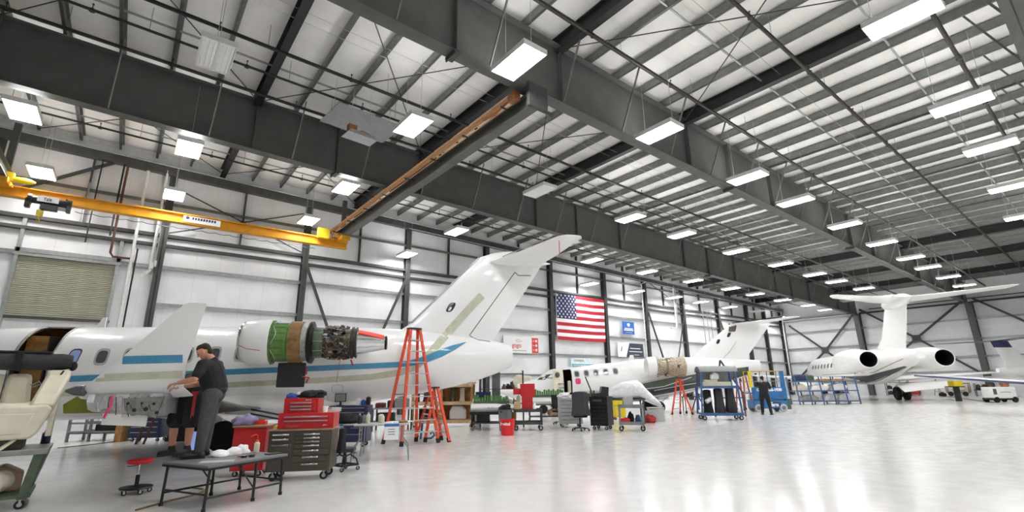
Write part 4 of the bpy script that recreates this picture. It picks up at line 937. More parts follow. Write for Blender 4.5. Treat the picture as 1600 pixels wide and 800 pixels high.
# dark green lower livery with pale pinstripes
def lower(x): return 1.02+.04*(x+4) if x < -2 else (1.1+(x+2)*.19 if x < 2.2 else 1.9+(x-2.2)*.1)
rows = []
for k in range(9):
    rows.append([(-3.55+i*.1, F2.sec(-3.55+i*.1)[0]+.02+(lower(-3.55+i*.1)-F2.sec(-3.55+i*.1)[0]-.02)*k/8) for i in range(94)])
SK2.patch(rows, off=.005).build('green_livery', 'dark_livery', j2)
rows = [[(-1.5+i*.1, lower(-1.5+i*.1)-.42*(1-k/4)*min(1, i/12)) for i in range(72)] for k in range(5)]
SK2.patch(rows, off=.009).build('green_livery', 'green_livery', j2)
SK2.band([(x/2, lower(x/2)+.05, .018) for x in range(-7, 11)], off=.012, nw=2).build('pinstripe', 'beige_stripe', j2)
SK2.band([(-3.5, 1.0, .012), (-1, 1.08, .014), (1, 1.3, .016), (2.5, 1.75, .02)], off=.013, nw=2).build('pinstripe', 'paper', j2)
SK2.band([(.5, 1.1, .012), (2, 1.35, .014), (3.2, 1.5, .016), (3.8, 1.4, .016)], off=.013, nw=2).build('pinstripe', 'paper', j2)
SK2.oval(3.9, 1.68, .7, .55, 6, off=.012).build('open_bay', 'black_plastic', j2)
f2 = wing([((2.6, 0, 2.5), 3.3, .07, (0, 1, 0)), ((3.08, 0, 2.98), 3.0, .075, (0, 1, 0)), ((5.15, 0, 4.5), 2.25, .075, (0, 1, 0)), ((5.6, 0, 4.62), 1.8, .05, (0, 1, 0))]).build('tail_fin', 'white_paint', j2, smooth=50)
SKF = Skin([f2])
for (x, z, w_, h_) in ((4.42, 3.62, .17, .24), (5.05, 3.98, .17, .26)): SKF.oval(x, z, w_, h_, 3, skew=.5).build('access_hole', 'glass_black', j2)
SKF.oval(5.3, 4.35, .4, .42, 5, skew=.3).build('open_panel', 'core_brown', j2); SKF.band([(4.55, 2.7, .01), (5.0, 3.1, .01), (5.4, 3.6, .01)], nw=1).build('rudder_seam', 'grey_mid', j2)
for s in (-1, 1):
    stb = wing([((5.2, 0, 4.55), 1.6, .1, (0, 0, 1)), ((7.0, s*2.3, 4.62), .75, .08, (0, 0, 1)), ((7.3, s*2.45, 4.64), .4, .06, (0, 0, 1))]).build('stabilizer', 'white_paint', j2, smooth=50)
    b = MB(); b.beam((5.25, s*.2, 4.6), (6.95, s*2.2, 4.66), .06, .05); b.build('deice_boot', 'iron', stb)
e2y, e2z = -1.5, 2.25
b = MB(); b.lathe([(.25, .25), (.36, .02), (.44, .0), (.48, .2), (.48, .45), (.4, .47)], (0, e2y, e2z+.05), 'x', 30); b.build('engine_inlet', 'white_paint', j2, smooth=60)
b = MB(); b.lathe([(.4, .45), (.43, .47), (.42, .9), (.36, .95), (.36, 1.0), (.44, 1.02), (.45, 1.3), (.48, 1.5), (.5, 1.9), (.46, 1.92)], (0, e2y, e2z+.02), 'x', 30); c2 = b.build('core_case', 'core_tan', j2)
for k in range(18):
    a = R_(rnd.uniform(90, 270)); x = rnd.uniform(.5, 1.8); b = MB(); r0 = .46
    b.box((x, e2y+r0*math.cos(a), e2z+r0*math.sin(a)), (rnd.uniform(.05, .2), .06, rnd.uniform(.04, .14)), Matrix.Rotation(a, 3, 'X')); b.build('engine_accessory', rnd.choice(('iron', 'alu', 'bottle', 'alu_dull')), c2)
b = MB(); b.lathe([(.45, 1.92), (.46, 2.0), (.34, 2.7), (.3, 2.72)], (0, e2y, e2z+.02), 'x', 30); b.build('exhaust_cone', 'white_paint', j2)
b = MB(); b.bx(.5, 2.5, e2y+.3, -.7, e2z-.08, e2z+.1); b.build('engine_pylon', 'white_cream', j2, bev=.03)
b = MB(); b.prism([(-.55, 0), (-.2, 0), (-.25, .35), (-.42, .35)], -.02, .02); b.build('antenna_blade', 'white_paint', j2, loc=(.0, 0, 2.62))
for s in (-1, 1): wheel_leg(j2, .6, s*1.1, .8, .3, .2)
wheel_leg(j2, -5.2, 0, .7, .22, .1, twin=.1)
w2 = wing([((-1.4, 0, .66), 2.9, .1, (0, 0, 1)), ((-.6, 1.9, .72), 2.2, .1, (0, 0, 1)), ((1.3, 6.2, .95), 1.1, .1, (0, 0, 1))]).build('wing', 'white_paint', j2, smooth=50)

# ------------------------------------------------------------------ jet 3: big white jet seen from behind
A3 = R_(34+180); T3 = at_depth(1434, 30)
j3 = thing('large_jet', 'large plain white T-tail jet seen from behind with dark engine nozzles', 'aircraft', T3, A3)
F3 = Fus([(-24.6, 2.1, 2.3, .06), (-24, 1.85, 2.65, .4), (-22.8, 1.5, 3.05, .8), (-21.6, 1.3, 3.5, 1.08), (-20.3, 1.2, 3.65, 1.2), (-8, 1.15, 3.68, 1.24), (-6, 1.2, 3.68, 1.22), (-4, 1.5, 3.62, 1.05), (-2, 1.95, 3.5, .8), (0, 2.4, 3.35, .5), (1.2, 2.7, 3.2, .25)])
h3 = F3.hull(.16, 56).build('fuselage', 'white_cream', j3, smooth=50)
SK3 = Skin([h3])
for k in range(10): SK3.oval(-18.8+1.05*k, 2.75, .5, .4, 2.4, off=.01).build('window_pane', 'glass_dark', j3)
SK3.band([(-21.0, 3.45, .09), (-20.9, 3.1, .12), (-20.9, 2.7, .1)], off=.01).build('black_door_arc', 'glass_black', j3)  # black arc at the forward door
rows = [[(-21+i*.2, F3.sec(-21+i*.2)[0]+.01+(1.78+max(0, (-21+i*.2+5)*.12)-F3.sec(-21+i*.2)[0])*k/6) for i in range(103)] for k in range(7)]
SK3.patch(rows, off=.008).build('grey_belly', 'grey_belly', j3); SK3.patch(rows, side=1, off=.008).build('grey_belly', 'grey_belly', j3)
SK3.band([(-16, 2.0, .02), (-4, 2.0, .02), (0, 2.75, .02)], off=.01, nw=2).build('trim_stripe', 'tan_trim', j3)
fn3 = wing([((-6.6, 0, 3.3), 6.0, .07, (0, 1, 0)), ((-5.2, 0, 3.68), 4.7, .08, (0, 1, 0)), ((-4.0, 0, 4.3), 3.9, .09, (0, 1, 0)), ((-2.3, 0, 6.4), 3.3, .1, (0, 1, 0))]).build('tail_fin', 'white_cream', j3, smooth=50)
b = MB(); b.lathe([(.02, -2.9), (.26, -2.3), (.42, -1.4), (.46, -.3), (.36, .7), (.02, 1.7)], (0, 0, 6.42), 'x', 20); b.build('bullet_fairing', 'white_cream', j3)
for s in (-1, 1):
    wing([((-1.6, 0, 6.5), 2.8, .13, (0, 0, 1)), ((-.6, s*1.5, 6.52), 2.2, .14, (0, 0, 1)), ((2.0, s*4.3, 6.56), 1.2, .17, (0, 0, 1)), ((2.5, s*4.55, 6.57), .65, .16, (0, 0, 1))]).build('stabilizer', 'white_cream', j3, smooth=50)
    ey, ez = s*2.05, 2.8
    n3 = MB(); n3.lathe([(.5, -5.9), (.56, -6.2), (.66, -6.3), (.75, -6.0), (.8, -5), (.8, -3.2), (.72, -2.0), (.55, -.9), (.5, -.9), (.48, -1.4)], (0, ey, ez), 'x', 36, cap=False); n3 = n3.build('engine_nacelle', 'white_cream', j3, smooth=50)
    b = MB(); b.lathe([(.01, -2.9), (.5, -2.9), (.5, -.9), (.475, -.9), (.475, -2.85), (.01, -2.85)], (0, ey, ez), 'x', 30); b.build('exhaust_nozzle', 'nozzle_shade', n3)  # dark depth of the nozzle painted near-black
    b = MB(); b.bx(-5.0, -3.1, min(ey, s*.8), max(ey, s*.8), ez-.12, ez+.15); b.build('engine_pylon', 'white_cream', j3, bev=.06)
    wg = wing([((-12.6, s*.8, 1.45), 5.2, .11, (0, 0, 1)), ((-11.4, s*2.6, 1.55), 3.9, .1, (0, 0, 1)), ((-7.9, s*8.2, 1.95), 1.6, .09, (0, 0, 1))]).build('wing', 'white_cream', j3, smooth=50)
    wing([((-7.9, s*8.2, 1.95), 1.6, .07, (0, -s, .4)), ((-7.0, s*8.55, 3.1), .6, .06, (0, -s, .2))]).build('winglet', 'white_cream', wg, smooth=50)
    b = MB(); b.loft([airfoil((-7.9, s*1.6, 1.2), 1.5, .08, (-.3, 0, 1), cd=(.9, 0, -.4)), airfoil((-7.3, s*5.0, 1.42), 1.0, .08, (-.3, 0, 1), cd=(.9, 0, -.4))]); b.build('flap', 'white_cream', wg, smooth=50)
    wheel_leg(j3, -8.2, s*2.0, 1.4, .48, .3, twin=.28)
wheel_leg(j3, -21, 0, 1.4, .3, .16, twin=.16)
b = MB(); b.bx(-7.6, -7.5, 1.2, 1.25, 2.1, 2.3); b.ball((-7, -1.16, 2.0), (.12, .05, .06)); b.build('vent', 'black_plastic', j3)

# ------------------------------------------------------------------ jet 4: the T-tail of a blue and white turboprop at the edge
A4 = R_(150); T4 = at_depth(1584, 33)
j4 = thing('turboprop_aircraft', 'white turboprop tail with a navy fin top and thin T-tail', 'aircraft', T4, A4)
F4 = Fus([(-11, 1.3, 1.6, .1), (-10, 1.0, 2.0, .55), (-8, .85, 2.5, .78), (-6, .85, 2.55, .8), (-3.5, 1.1, 2.5, .7), (-1, 1.55, 2.35, .4), (1.0, 1.85, 2.15, .12)])
F4.hull(.2, 40).build('fuselage', 'white_paint', j4, smooth=50)
wing([((-2.6, 0, 2.15), 3.0, .07, (0, 1, 0)), ((-1.7, 0, 2.6), 2.0, .08, (0, 1, 0)), ((-.7, 0, 3.6), 1.5, .08, (0, 1, 0))]).build('tail_fin', 'white_paint', j4, smooth=50)
wing([((-.72, 0, 3.55), 1.54, .085, (0, 1, 0)), ((-.45, 0, 3.98), 1.45, .09, (0, 1, 0))]).build('fin_cap', 'navy_livery', j4, smooth=50)
for s in (-1, 1):
    wing([((-.45, 0, 4.02), 1.2, .09, (0, 0, 1)), ((.9, s*3.4, 4.06), .7, .09, (0, 0, 1))]).build('stabilizer', 'grey_belly', j4, smooth=50)
    wing([((-8.2, s*.7, 1.2), 2.2, .13, (0, 0, 1)), ((-7.4, s*7.0, 1.6), 1.1, .12, (0, 0, 1))]).build('wing', 'white_paint', j4, smooth=50)
    wheel_leg(j4, -7.0, s*2.2, 1.2, .28, .18)
wheel_leg(j4, -10, 0, 1.1, .22, .12)
b = MB(); b.beam((-6, -.82, 1.75), (.6, -.3, 2.0), .02, .1); b.build('trim_stripe', 'navy_livery', j4)
# ------------------------------------------------------------------ jet 5: only its wing reaches into view
wt, wr_ = at_depth(1438, 25), at_depth(1760, 17.2); u5 = (wr_-wt).normalized(); A5 = math.atan2(u5.y, u5.x)+math.pi/2; o5 = wr_+u5*1.2
j5 = thing('parked_aircraft', 'white wing with a dark leading edge reaching in beside the T-tails', 'aircraft', o5, A5)
Lw = (wt-o5).length
Fus([(-2.5, 1.2, 1.5, .1), (-2.2, .9, 1.9, .45), (-1.4, .7, 2.3, .72), (0, .7, 2.35, .78), (4, .9, 2.3, .7), (9, 1.6, 2.1, .2)]).hull(.2, 40).build('fuselage', 'white_paint', j5, smooth=50)
lv = Matrix.Rotation(-A5, 3, 'Z')@(wt-o5); sg = 1 if lv.y > 0 else -1
for s in (-1, 1):
    wg = wing([((-1.2, s*.5, 1.05), 1.9, .12, (0, 0, 1)), ((-.5, s*Lw*.97, 1.68), .95, .11, (0, 0, 1)), ((-.3, s*Lw, 1.72), .6, .08, (0, 0, 1))]).build('wing', 'white_paint', j5, smooth=50)
    for xo, ch in ((-1.23, .3), (.62, .14)):
        b = MB(); b.loft([airfoil((xo, s*.5, 1.05+(.02 if xo > 0 else 0)), ch, .45, (0, 0, 1)), airfoil((-.53 if xo < 0 else .42, s*Lw*.97, 1.68), ch*.6, .5, (0, 0, 1))]); b.build('deice_boot' if xo < 0 else 'aileron_gap', 'navy_livery' if xo < 0 else 'ink', wg, smooth=50)
    wheel_leg(j5, .0, s*1.6, 1.0, .28, .18)
wheel_leg(j5, -1.6, 0, .9, .22, .12)

# =================================================================== PEOPLE
def remesh(mb, name, m, parent, voxel, it=6):
    me = mb.mesh(name+'_raw', m, 0); o = link(name+'_raw', me)
    r = o.modifiers.new('r', 'REMESH'); r.mode = 'VOXEL'; r.voxel_size = voxel; sm = o.modifiers.new('s', 'SMOOTH'); sm.factor = .5; sm.iterations = it
    dg = bpy.context.evaluated_depsgraph_get(); nm = bpy.data.meshes.new_from_object(o.evaluated_get(dg)); bpy.data.objects.remove(o); bpy.data.meshes.remove(me)
    nm.name = name; nm.materials.clear(); nm.materials.append(M[m]); nm.shade_smooth(); return link(name, nm, parent)
def hand(mb, w, d, up, side=1, curl=.7, k=1.0):
    """palm from the wrist w along d, five bent fingers"""
    d = Vector(d).normalized(); up = Vector(up); up = (up-d*up.dot(d)).normalized(); sd = d.cross(up)*side
    p = Vector(w)+d*.045*k
    for a in (-.026, -.009, .009, .026): mb.capsule(Vector(w)+sd*a*.7*k, Vector(w)+d*.085*k+sd*a*k, .013*k, .012*k, 8)
    for i, (a, L) in enumerate(((-.03, .06), (-.01, .075), (.011, .08), (.031, .07))):
        b = Vector(w)+d*.09*k+sd*a*k; q = b; dr = d.copy()
        for j in range(3):
            dr = (dr*math.cos(curl*.55)-up*math.sin(curl*.55)).normalized(); e = q+dr*L*k*(.42, .33, .25)[j]; mb.capsule(q, e, .0095*k-.001*j, .0088*k-.001*j, 8); q = e
    b = Vector(w)+d*.03*k+sd*.03*k; e = b+(d*.6+sd*.75-up*.25).normalized()*.045*k; mb.capsule(b, e, .013*k, .011*k, 8); mb.capsule(e, e+(d*.9+sd*.1-up*.4).normalized()*.035*k, .0105*k, .009*k, 8)
def person(name, label, loc, rz, J, outfit, vox=.011):
    """J: joint positions in the person's frame; outfit: materials"""
    t = thing(name, label, 'person', loc, rz); V = {k: Vector(v) for k, v in J.items()}
    bd = MB(); hd, nk = V['head'], V['neck']; f = V['face'].normalized(); up = (hd-nk).normalized(); up = (up-f*up.dot(f)).normalized(); sd = f.cross(up)
    # head: skull, jaw, nose, ears, brow
    bd.ball(hd+up*.02-f*.01, (.078, .078, .1), 16, 12) if False else None
    bd.capsule(hd+up*.03-f*.022, hd+up*.03+f*.012, .079, .076); bd.capsule(hd-up*.03+f*.018, hd-up*.062+f*.042, .06, .042); bd.capsule(hd+f*.075+up*.01, hd+f*.098-up*.018, .011, .015)
    for s in (-1, 1): bd.capsule(hd+sd*s*.078+up*.012-f*.01, hd+sd*s*.082-up*.022-f*.004, .015, .01); bd.capsule(hd+f*.07+sd*s*.03+up*.028, hd+f*.066+sd*s*.045+up*.026, .012, .01)
    bd.capsule(hd+f*.074-up*.048-sd*.02, hd+f*.074-up*.048+sd*.02, .01, .01)
    bd.capsule(nk-up*.02, hd-up*.03-f*.015, .058, .055)
    ch, pv = V['chest'], V['pelvis']
    bd.capsule(ch, pv, .13, .12)
    for s in ('l', 'r'):
        sh, el, wr = V[s+'sh'], V[s+'el'], V[s+'wr']; bd.capsule(ch+(sh-ch)*.4+Vector((0, 0, .03)), sh, .07, .058); bd.capsule(sh, el, .052, .042); bd.capsule(el, wr+(el-wr)*.35, .043, .037); bd.capsule(wr+(el-wr)*.35, wr, .037, .027)
        hp, kn, an = V[s+'hip'], V[s+'kn'], V[s+'an']; bd.capsule(pv, hp, .11, .09); bd.capsule(hp, kn, .088, .058); cm = kn+(an-kn)*.32; bd.capsule(kn, cm, .055, .058); bd.capsule(cm, an, .058, .038)
        toe = V[s+'toe']; bd.capsule(an-Vector((0, 0, .03)), toe, .038, .03)
        hd_ = V.get(s+'hand', (wr-el)); hand(bd, wr, hd_, V.get(s+'up', Vector((0, 0, 1))), 1 if s == 'l' else -1, J.get('curl', (.9, 0, 0))[0])
    body = remesh(bd, 'body', 'skin', t, vox*.75, 4)
    for s in (-1, 1):
        e = MB(); e.ball(hd+f*.078+sd*s*.031+up*.01, .011, 8, 6); e.build('eye', 'black_plastic', body)
    hr = MB(); hr.capsule(hd+up*.045-f*.035, hd+up*.062+f*.008, .079, .066); hr.capsule(hd-f*.05+up*.02, hd-f*.055-up*.04, .062, .05); remesh(hr, 'hair', 'hair', t, vox, 4)
    # shirt
    sr = MB(); sr.capsule(ch+Vector((0, 0, .01)), pv+Vector((0, 0, .07)), outfit.get('bulk', .165), outfit.get('bulk', .165)*.98)
    lat = (V['lsh']-V['rsh']).normalized(); bk_ = outfit.get('bulk', .165)*.92; sr.capsule(ch+lat*.06, pv+lat*.05+Vector((0, 0, .06)), bk_, bk_*.97); sr.capsule(ch-lat*.06, pv-lat*.05+Vector((0, 0, .06)), bk_, bk_*.97)
    sr.capsule(ch, nk-up*.035, .13, .072)
    for s in ('l', 'r'):
        sh, el = V[s+'sh'], V[s+'el']; sr.capsule(ch+(sh-ch)*.35+Vector((0, 0, .035)), sh, .1, .082); sr.capsule(sh, sh+(el-sh)*.72, .08, .07)
    remesh(sr, 'shirt', outfit['shirt'], t, vox, 5)
    tr = MB(); L = outfit.get('short', 1.0); wd = outfit.get('legw', 1.0)
    hr_ = outfit.get('hipr', .135); tr.capsule(pv+Vector((0, 0, .09)), pv, hr_, hr_); tr.capsule(pv+lat*.07+Vector((0, 0, .05)), pv+lat*.07-Vector((0, 0, .05)), hr_*.9, hr_*.9); tr.capsule(pv-lat*.07+Vector((0, 0, .05)), pv-lat*.07-Vector((0, 0, .05)), hr_*.9, hr_*.9)
    for s in ('l', 'r'):
        hp, kn, an = V[s+'hip'], V[s+'kn'], V[s+'an']; tr.capsule(pv, hp, .13, .12)
        if L >= 1: tr.capsule(hp, kn, .115*wd, .086*wd); tr.capsule(kn, an+Vector((0, 0, .03)), .086*wd, .07*wd)
        else: tr.capsule(hp, hp+(kn-hp)*L, .12*wd, .105*wd)
    trs = remesh(tr, 'trousers' if L >= 1 else 'shorts', outfit['trousers'], t, vox, 5)
    for s in ('l', 'r'):
        an, toe = V[s+'an'], V[s+'toe']; so = MB(); dd = (toe-an); dd.z = 0; dd.normalize(); gz = V['ground'].z
        so.capsule(Vector((an.x, an.y, gz+.045))-dd*.035, Vector((toe.x, toe.y, gz+.04)), .045, .042); so.capsule(an-dd*.01, Vector((an.x, an.y, gz+.06)), .05, .05)
        if 'sock' in outfit: so.capsule(an+Vector((0, 0, .05)), an, .045, .046)
        o = remesh(so, 'shoe', outfit['shoes'], t, vox, 4)
        for v in o.data.vertices: v.co.z = max(v.co.z, gz)
        b = MB(); b.capsule(Vector((an.x, an.y, gz+.012))-dd*.04, Vector((toe.x, toe.y, gz+.012)), .044, .042, 14)
        for v in b.v: v.z = gz+.024 if v.z > gz+.012 else gz
        b.build('sole', outfit.get('sole', 'black_plastic'), o)
    return t, trs, V
TZ = .55
# the low folding table they stand on
tbl = thing('folding_table', 'low black folding work table that two men stand on', 'table', (1.36, 8.3, 0), .45)
tl, tw = 1.2, .98
b = MB(); b.bx(-tl/2, tl/2, -tw/2, tw/2, TZ-.035, TZ); b.build('tabletop', 'grey_plastic', tbl, bev=.008)
b = MB()
for y in (-tw/2, tw/2-.03): b.bx(-tl/2, tl/2, y, y+.03, TZ-.06, TZ-.03)
for x in (-tl/2, tl/2-.03): b.bx(x, x+.03, -tw/2, tw/2, TZ-.06, TZ-.03)
b.build('edge_rail', 'black_metal', tbl)
for x in (-tl/2+.04, tl/2-.04, .12):
    for y in (-tw/2+.04, tw/2-.04):
        b = MB(); b.tube((x, y, 0.02), (x*.97, y, TZ-.05), .018, n=8); lg = b.build('leg', 'black_metal', tbl); b = MB(); b.tube((x, y, 0), (x, y, .04), .026, n=8); b.build('foot', 'rubber', lg)
for x in (-tl/2+.04, tl/2-.04): b = MB(); b.tube((x, -tw/2+.04, .2), (x, tw/2-.04, .2), .013, n=6); b.build('stretcher', 'black_metal', tbl)
for y in (-tw/2+.04, tw/2-.04): b = MB(); b.tube((-tl/2+.04, y, .16), (tl/2-.04, y, .16), .014, n=6); b.tube((.12, y, .16), (-.15, y, TZ-.06), .01, n=6); b.build('stretcher', 'black_metal', tbl)

pa = G(299, 716, TZ); K = 1.0
personA, trA, VA = person('person', 'person in black polo and grey trousers bending over the wing tip', (pa.x, pa.y, TZ), RZ+.571, dict(
    head=(-.035, .02, 1.475), neck=(.075, .02, 1.375), face=(-.78, .25, -.55), chest=(.09, .03, 1.2), pelvis=(.17, .05, .9), ground=(0, 0, 0),
    lsh=(-.03, -.15, 1.285), lel=(-.1, -.24, 1.08), lwr=(-.29, -.1, 1.03), lhand=(-1, .35, -.2), rsh=(.17, .2, 1.29), rel=(-.03, .28, 1.02), rwr=(-.26, .12, .975), rhand=(-1, -.3, -.1),
    lhip=(.14, -.06, .87), lkn=(.1, -.09, .48), lan=(.08, -.09, .085), ltoe=(-.1, -.07, .03), rhip=(.18, .13, .87), rkn=(.16, .2, .48), ran=(.15, .22, .085), rtoe=(-.02, .26, .03), curl=(1.1, 0, 0)),
    dict(shirt='black_cloth', trousers='grey_cloth', shoes='black_plastic', bulk=.168, legw=.98, hipr=.13))
b = MB(); b.tube((.165, .05, .93), (.165, .05, .965), .168, .166, n=24, cap=False); b.build('belt', 'black_plastic', personA)
pb = G(278, 712, TZ)
personB, trB, VB = person('person', 'person in black shorts with a red side stripe leaning behind the other man', (pb.x, pb.y, TZ), RZ+.6, dict(
    head=(.24, .78, 1.18), neck=(.2, .64, 1.14), face=(.2, .7, -.7), chest=(.16, .45, 1.08), pelvis=(.03, .12, .87), ground=(0, 0, 0),
    lsh=(.02, .52, 1.12), lel=(.0, .5, .86), lwr=(-.07, .3, .93), rsh=(.28, .4, 1.1), rel=(.12, .1, .98), rwr=(-.07, -.02, .98), rhand=(-1, -.2, 0), lhand=(-1, -.3, .1),
    lhip=(-.05, .18, .82), lkn=(-.1, .14, .45), lan=(-.09, .16, .085), ltoe=(-.22, .02, .03), rhip=(.12, .06, .82), rkn=(.1, .02, .45), ran=(.1, .04, .085), rtoe=(-.03, -.1, .03), curl=(1.1, 0, 0)),
    dict(shirt='black_cloth', trousers='black_cloth', shoes='black_plastic', short=.92, legw=1.1, sock=1))
b = MB(); b.loft([[(.1+a, -.085+c, z) for a, c in ((-.02, .0), (.02, .0), (.02, .012), (-.02, .012))] for z in (.49, .9)]); b.bx(.05, .14, -.1, -.085, .87, .91); b.build('red_stripe', 'red_dull', trB)
# far mechanic at the lift
pc = G(1198, 648)
personC, trC, VC = person('person', 'person in black work clothes standing at the blue scissor lift', (pc.x, pc.y, 0), RZ-.48, dict(
    head=(.03, .06, 1.63), neck=(.05, .0, 1.47), face=(.2, .9, .2), chest=(.02, 0, 1.28), pelvis=(.0, 0, .94), ground=(0, 0, 0),
    lsh=(-.19, .02, 1.4), lel=(-.3, .2, 1.25), lwr=(-.2, .42, 1.3), rsh=(.22, .02, 1.4), rel=(.32, .12, 1.15), rwr=(.2, .38, 1.15),
    lhip=(-.1, 0, .88), lkn=(-.13, .02, .48), lan=(-.15, 0, .085), ltoe=(-.2, .16, .03), rhip=(.11, 0, .88), rkn=(.17, .04, .48), ran=(.2, 0, .085), rtoe=(.25, .16, .03)),
    dict(shirt='black_cloth', trousers='black_cloth', shoes='black_plastic'), .018)

# =================================================================== WORKSHOP FURNITURE
def toolchest(name, label, loc, rz, w, d, h, col, drawers, cast=0.0, trim=None, hm='alu', group=None, cat='tool chest', top='black_plastic'):
    """drawers: (x0, x1, z0, z1) on the front face (y = 0 side towards -y)"""
    t = thing(name, label, cat, loc, rz, group); z0 = cast
    b = MB(); b.bx(-w/2, w/2, 0, d, z0, h); b.build('body', col, t, bev=.008)
    for (a, c, p, q) in drawers:
        b = MB(); b.bx(a+.006, c-.006, -.014, .004, p+.004, q-.004); dr = b.build('drawer', col, t, bev=.004)
        if hm: b = MB(); m_ = (a+c)/2; hwid = (c-a)*(.44 if c-a > .6 else .36); b.bx(m_-hwid, m_+hwid, -.034, -.012, q-.032, q-.012); b.build('handle', hm, dr, bev=.004)
    if trim: b = MB(); b.bx(-w/2-.01, w/2+.01, -.015, d+.01, h-.001, h+.025); b.build('trim', trim, t, bev=.004)
    if cast: casters(t, [(sx*(w/2-.1), yy) for sx in (-1, 1) for yy in (.1, d-.1)], cast*.44, .04)
    return t
# brown roller cabinet with red chests on it
q0, q1 = G(412, 754), G(513, 750); mid = (q0+q1)/2; ang = math.atan2(q1.y-q0.y, q1.x-q0.x); W_ = (q1-q0).length
dv = [(-W_*.48, -W_*.13, z0, z1) for z0, z1 in ((.69, .755), (.6, .68), (.45, .59), (.16, .44))]
dv += [(-W_*.1, W_*.47, z0, z1) for z0, z1 in ((.7, .755), (.64, .695), (.58, .635), (.5, .575), (.4, .495), (.29, .395), (.16, .285))]
cabs = toolchest('roller_cabinet', 'wide brown steel roller cabinet with silver handles and casters', (mid.x, mid.y, 0), ang, W_, .62, .79, 'brown_paint', [], .15, 'tan_trim')
for (a, c, p, q) in dv:
    b = MB(); b.bx(a+.006, c-.006, -.014, .004, p+.004, q-.004); dr = b.build('drawer', 'brown_paint', cabs, bev=.004); m_ = (a+c)/2
    b = MB(); hw2 = min(.13, (c-a)*.4); b.bx(m_-hw2, m_+hw2, -.036, -.012, q-.036, q-.012); b.build('handle', 'chrome', dr, bev=.004)
def on_cab(x, y, z): c, s_ = math.cos(ang), math.sin(ang); return (mid.x+x*c-y*s_, mid.y+x*s_+y*c, z)
W2 = W_*.9; toolchest('tool_chest', 'wide red tool chest with two long drawers on the brown cabinet', on_cab(.05*W_, .06, .815), ang, W2, .5, .26, 'red_paint', [(-W2*.44, W2*.44, .155, .215), (-W2*.44, W2*.44, .09, .15)])
ch2 = [o for o in bpy.data.objects if o.name.startswith('tool_chest') and not o.parent][-1]
text('Snap-on', .06, 'tan_trim', ch2, (-W2*.24, -.004, .045), (R_(90), 0, 0), shear=.3); b = MB(); b.prism([(W2*.3, .04), (W2*.4, .055), (W2*.33, .065)], -.006, 0); b.build('chrome_badge', 'chrome', ch2)
W3 = W_*.56; ch3 = toolchest('tool_chest', 'small red tool chest with three drawers, topmost of the red stack', on_cab(-.06*W_, .1, 1.075), ang, W3, .42, .24, 'red_paint', [(-W3*.42, W3*.42, .13, .185), (-W3*.42, W3*.42, .08, .125), (-W3*.42, W3*.42, .03, .075)])
text('Snap-on', .03, 'paper', ch3, (W3*.2, -.004, .21), (R_(90), 0, 0), shear=.3)
o = blob('jacket', 'black_cloth', None, (0, 0, 0), (.24, .16, .09), .5, 3); o.location = on_cab(.06*W_, .28, 1.315); o.rotation_euler = (0, 0, ang); tag(o, 'black jacket heaped on the small red tool chest', 'jacket')
o = blob('rag', 'blue_cloth', None, (0, 0, 0), (.09, .08, .06), .4, 5); o.location = on_cab(-.25*W_, .2, 1.315); tag(o, 'crumpled blue rag on the corner of the small red chest', 'rag')
o = blob('paper_towel', 'cloth_white', None, (0, 0, 0), (.06, .06, .07), .3, 6); o.location = on_cab(-.16*W_, .34, 1.315); tag(o, 'white crumpled paper towel on the small red chest', 'paper towel')
def cup(name, label, loc, r, h, m, cat='cup'):
    b = MB(); b.lathe([(.001, .004), (r*.85, 0), (r, h), (r*.93, h), (r*.8, .01)], (0, 0, 0), 'z', 18); o = b.build(name, m, loc=loc); return tag(o, label, cat)
cup('paper_cup', 'white paper cup on the wide red tool chest', on_cab(.33*W_, .15, 1.075), .045, .1, 'paper')
b = MB(); b.box((0, 0, .02), (.26, .2, .04)); b.box((.03, 0, .05), (.2, .16, .03), (0, 0, .3)); tag(b.build('parts_tray', 'grey_light', loc=on_cab(.4*W_, .38, 1.075)), 'grey tray of small parts on the wide red chest', 'tray')
b = MB(); b.box((0, 0, .02), (.16, .05, .04)); tag(b.build('tape_roll_box', 'yellow_bright', loc=on_cab(-.44*W_, .3, .815), rot=(0, 0, ang)), 'small yellow box on the brown cabinet beside the red chests', 'box')
o = drape('hanging_jacket', 'black_cloth', None, .13, .12, .4, 4, 2); o.location = on_cab(W_*.5+.12, .3, .38); tag(o, 'black jacket hanging from the side of the brown cabinet', 'jacket')
b = MB(); b.tube((W_*.5-.02, .3, .8), (W_*.5+.13, .3, .82), .012, n=6); b.build('hook', 'alu', cabs)
# plain red cabinet at its side
r0, r1 = G(366, 748), G(408, 750); rmid = (r0+r1)/2
rcab = thing('red_cabinet', 'plain red steel cabinet with tan top beside the brown roller cabinet', 'cabinet', (rmid.x, rmid.y+.25, 0), ang)
wv = (r1-r0).length*.98; b = MB(); b.bx(-wv/2, wv/2, 0, .5, .1, .82); b.build('body', 'red_paint', rcab, bev=.01)
b = MB(); b.bx(-wv/2+.02, wv/2-.02, -.012, .002, .14, .78); b.build('door', 'red_paint', rcab, bev=.006); b = MB(); b.bx(-wv/2-.02, wv/2+.04, -.03, .52, .82, .85); b.build('worktop', 'tan_trim', rcab, bev=.005)
casters(rcab, [(-wv/2+.08, .08), (wv/2-.08, .08), (-wv/2+.08, .42), (wv/2-.08, .42)], .045)
o = blob('folded_cloth', 'purple', None, (0, 0, 0), (.2, .16, .12), .35, 8); o.location = (rmid.x-.06, rmid.y+.5, .85); tag(o, 'lilac cloth bundle on the plain red cabinet', 'cloth')
